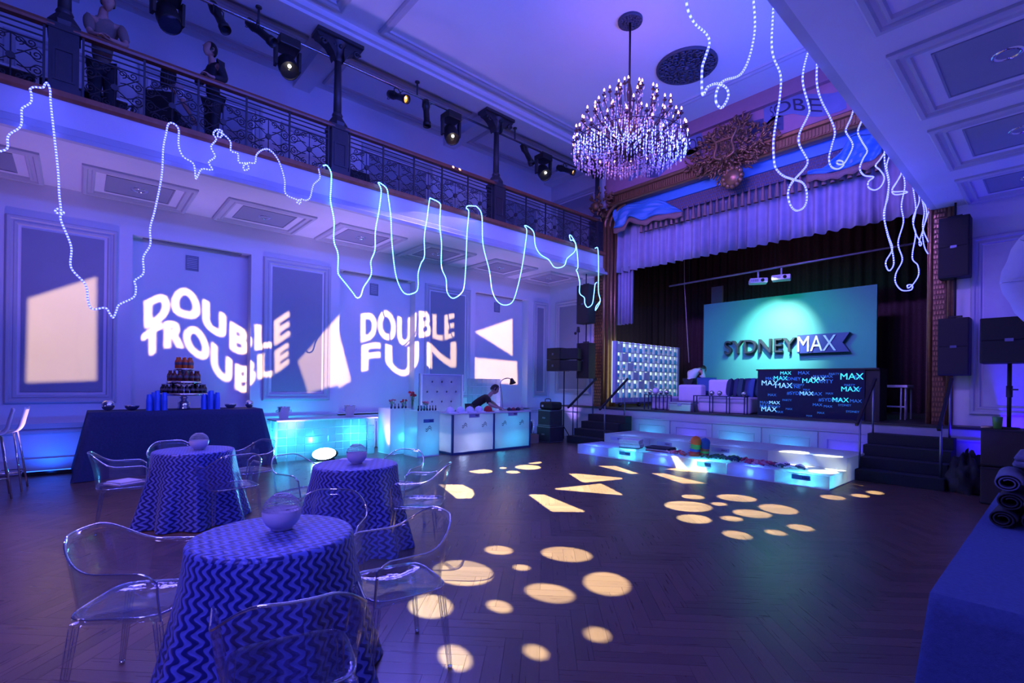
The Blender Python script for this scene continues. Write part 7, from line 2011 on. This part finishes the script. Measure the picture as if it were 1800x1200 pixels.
    if head:
        m = MB(base); vs = []; n = 20; rows = 9
        for j in range(rows + 1):
            a = PI / 2 - (PI * .62) * j / rows
            for i in range(n):
                th = 2 * PI * i / n; ct = math.cos(th)
                aa = a if ct < .35 else max(a, .62 + .1 * ct)
                x = .106 * math.cos(aa) * ct - .006; y = .084 * math.cos(aa) * math.sin(th); z = .132 * math.sin(aa)
                vs.append(hd + f_ * x + l * y + u * z)
        m.add(vs, [(j * n + i, j * n + (i + 1) % n, (j + 1) * n + (i + 1) % n, (j + 1) * n + i) for j in range(rows) for i in range(n)], True)
        if long_hair:
            for k in range(9):
                th = PI * .45 + PI * 1.1 * k / 8; p = hd + f_ * (.09 * math.cos(th)) + l * (.075 * math.sin(th))
                m.tube([p + u * .03, p - u * .08 - f_ * .01, p - u * .22 - f_ * .02, p - u * .30 - f_ * .015], [.03, .035, .03, .01], 6)
        m.build('hair', hair, t)
    if extra: extra(t, base)
    return t
M_tan = mat('taupe_shirt', (.22, .16, .13), .8, var=.1); M_darktee = mat('dark_tee', (.02, .012, .014), .8); M_suit = mat('black_suit', (.012, .012, .02), .7); M_whitetee = mat('white_tee', (.6, .58, .66), .8)
M_trous = mat('dark_trousers', (.015, .016, .025), .8); M_hairk = mat('black_hair', (.012, .008, .008), .5); M_hairb = mat('brown_hair', (.05, .025, .015), .55); M_hairg = mat('grey_brown_hair', (.12, .09, .08), .6)
BF = 5.1
person('man in an open taupe shirt leaning with clasped hands on the balcony handrail',
       dict(pelvis=(-9.30, .22, 6.0), belly=(-9.2, .22, 6.2), chest=(-9.02, .22, 6.42), neck=(-8.93, .22, 6.60), head=(-8.84, .27, 6.71),
            shl=(-8.98, .42, 6.50), ell=(-8.86, .48, 6.20), wrl=(-8.74, .30, 6.15), handl=(-8.70, .21, 6.15),
            shr=(-8.98, .07, 6.50), elr=(-8.86, .085, 6.20), wrr=(-8.73, .14, 6.15), handr=(-8.69, .23, 6.16),
            hipl=(-9.3, .31, 5.97), knl=(-9.25, .32, 5.57), anl=(-9.3, .33, 5.19), hipr=(-9.3, .15, 5.97), knr=(-9.22, .15, 5.57), anr=(-9.28, .15, 5.19)),
       (1, .05, -.3), (0, 0, 1), M_tan, M_trous, M_hairg, (-9.2, .22, BF))
person('man in a black suit on the balcony looking up to the left',
       dict(pelvis=(-9.28, 1.62, 6.05), belly=(-9.26, 1.61, 6.25), chest=(-9.22, 1.60, 6.47), neck=(-9.2, 1.58, 6.66), head=(-9.19, 1.55, 6.81),
            shl=(-9.03, 1.66, 6.54), ell=(-8.95, 1.72, 6.28), wrl=(-8.82, 1.53, 6.19), handl=(-8.80, 1.44, 6.2),
            shr=(-9.40, 1.56, 6.54), elr=(-9.35, 1.42, 6.28), wrr=(-9.12, 1.38, 6.24), handr=(-9.03, 1.38, 6.25),
            hipl=(-9.2, 1.64, 6.02), knl=(-9.18, 1.62, 5.6), anl=(-9.2, 1.65, 5.19), hipr=(-9.37, 1.6, 6.02), knr=(-9.37, 1.58, 5.6), anr=(-9.38, 1.6, 5.19)),
       (.35, -1, .35), (0, .3, 1), M_suit, M_suit, M_hairk, (-9.28, 1.62, BF), sleeves='long')
def chairlet(x, y, label, rz):
    t = thing('balcony_chair', label, 'chair', (x, y, BF), rz)
    m = MB(); m.box(-.2, .2, -.2, .2, .42, .46); m.build('seat', M_black, t, bevel=.01)
    m = MB(); m.box(-.21, -.18, -.2, .2, .46, .88); m.build('backrest', M_black, t, bevel=.01)
    for sx in (-1, 1):
        for sy in (-1, 1): m = MB(); m.cyl((sx * .17, sy * .17, 0), (sx * .17, sy * .17, .42), .015, .015, 8); m.build('leg', M_black, t)
chairlet(-9.55, 1.02, 'black chair under the seated woman on the balcony', 2.6)
person('woman with long dark hair in a white top seated behind the balcony railing',
       dict(pelvis=(-9.55, 1.02, 5.68), belly=(-9.55, 1.02, 5.85), chest=(-9.53, 1.03, 6.06), neck=(-9.52, 1.04, 6.23), head=(-9.52, 1.05, 6.37),
            shl=(-9.68, .90, 6.12), ell=(-9.80, .84, 5.88), wrl=(-9.78, 1.05, 5.78), shr=(-9.38, 1.16, 6.12), elr=(-9.32, 1.22, 5.88), wrr=(-9.45, 1.34, 5.78),
            hipl=(-9.62, .98, 5.66), knl=(-9.88, 1.14, 5.62), anl=(-9.9, 1.16, 5.2), hipr=(-9.48, 1.10, 5.66), knr=(-9.72, 1.36, 5.62), anr=(-9.74, 1.38, 5.2)),
       (-.7, .5, 0), (0, 0, 1), M_whitetee, M_trous, M_hairk, (-9.55, 1.02, BF), long_hair=True)
# table with papers behind the railing
t = thing('balcony_table', 'white topped work table behind the balcony railing at the far left', 'table', (-9.65, -.5, BF)); m = MB(t.location); m.box(-9.9, -9.4, -1.6, .62, BF + .55, BF + .58); m.build('top', M_whitep, t)
m = MB(t.location); m.box(-9.88, -9.43, -1.58, .60, BF + .12, BF + .545); m.build('cloth_skirt', M_darktee, t)
for y in (-1.5, -.45, .55): m = MB(t.location); m.box(-9.425, -9.395, y - .02, y + .02, BF, BF + .55); m.build('leg', M_whitep, t)
t = thing('stage_monitor', 'black wedge monitor box lying behind the railing by the second column', 'box', (-9.2, 3.95, BF)); m = MB(t.location); m.prism([(3.7, BF), (4.3, BF), (4.2, BF + .42), (3.7, BF + .42)], lambda a, b, h: (h, a, b), -9.4, -9.0); m.build('cabinet', M_black, t, bevel=.015); m = MB(t.location); m.box(-9.0, -8.99, 3.75, 4.15, BF + .04, BF + .38); m.build('grille', M_grille, t)
# bartender
person('bartender in a dark shirt leaning far over behind the lit booth',
       dict(pelvis=(-9.40, 7.02, .93), belly=(-9.36, 7.14, 1.03), chest=(-9.27, 7.33, 1.14), neck=(-9.22, 7.47, 1.25), head=(-9.2, 7.57, 1.36),
            shl=(-9.10, 7.27, 1.17), ell=(-8.95, 7.22, 1.0), wrl=(-8.85, 7.38, .93), handl=(-8.80, 7.47, .92), shr=(-9.42, 7.40, 1.17), elr=(-9.32, 7.58, 1.05), wrr=(-9.02, 7.52, .95), handr=(-8.93, 7.5, .93),
            hipl=(-9.34, 6.98, .9), knl=(-9.32, 6.95, .48), anl=(-9.35, 6.9, .09), hipr=(-9.5, 7.06, .9), knr=(-9.46, 7.05, .48), anr=(-9.5, 7.05, .09)),
       (.5, .7, -.5), (0, .4, 1), M_darktee, M_trous, M_hairk, (-9.42, 7.0, 0))
def carry(t, base):
    m = MB(base); m.box(-6.55, -6.2, 12.3, 12.55, 1.40, 1.47); m.build('white_cloth', M_whitetee, t, bevel=.02)
person('stagehand in a white tee bending away beside the display shelf',
       dict(pelvis=(-6.78, 12.4, 1.62), belly=(-6.76, 12.42, 1.74), chest=(-6.70, 12.5, 1.88), neck=(-6.66, 12.66, 1.96), head=(-6.64, 12.82, 1.94),
            shl=(-6.88, 12.52, 1.9), ell=(-6.9, 12.62, 1.66), wrl=(-6.8, 12.66, 1.48), shr=(-6.5, 12.5, 1.9), elr=(-6.42, 12.46, 1.66), wrr=(-6.4, 12.45, 1.50),
            hipl=(-6.87, 12.4, 1.6), knl=(-6.88, 12.42, 1.27), anl=(-6.88, 12.38, .985), hipr=(-6.69, 12.4, 1.6), knr=(-6.68, 12.45, 1.27), anr=(-6.68, 12.4, .985)),
       (.05, 1, -.7), (0, .7, .7), M_whitetee, M_trous, M_hairk, (-6.78, 12.4, ZS), extra=carry)
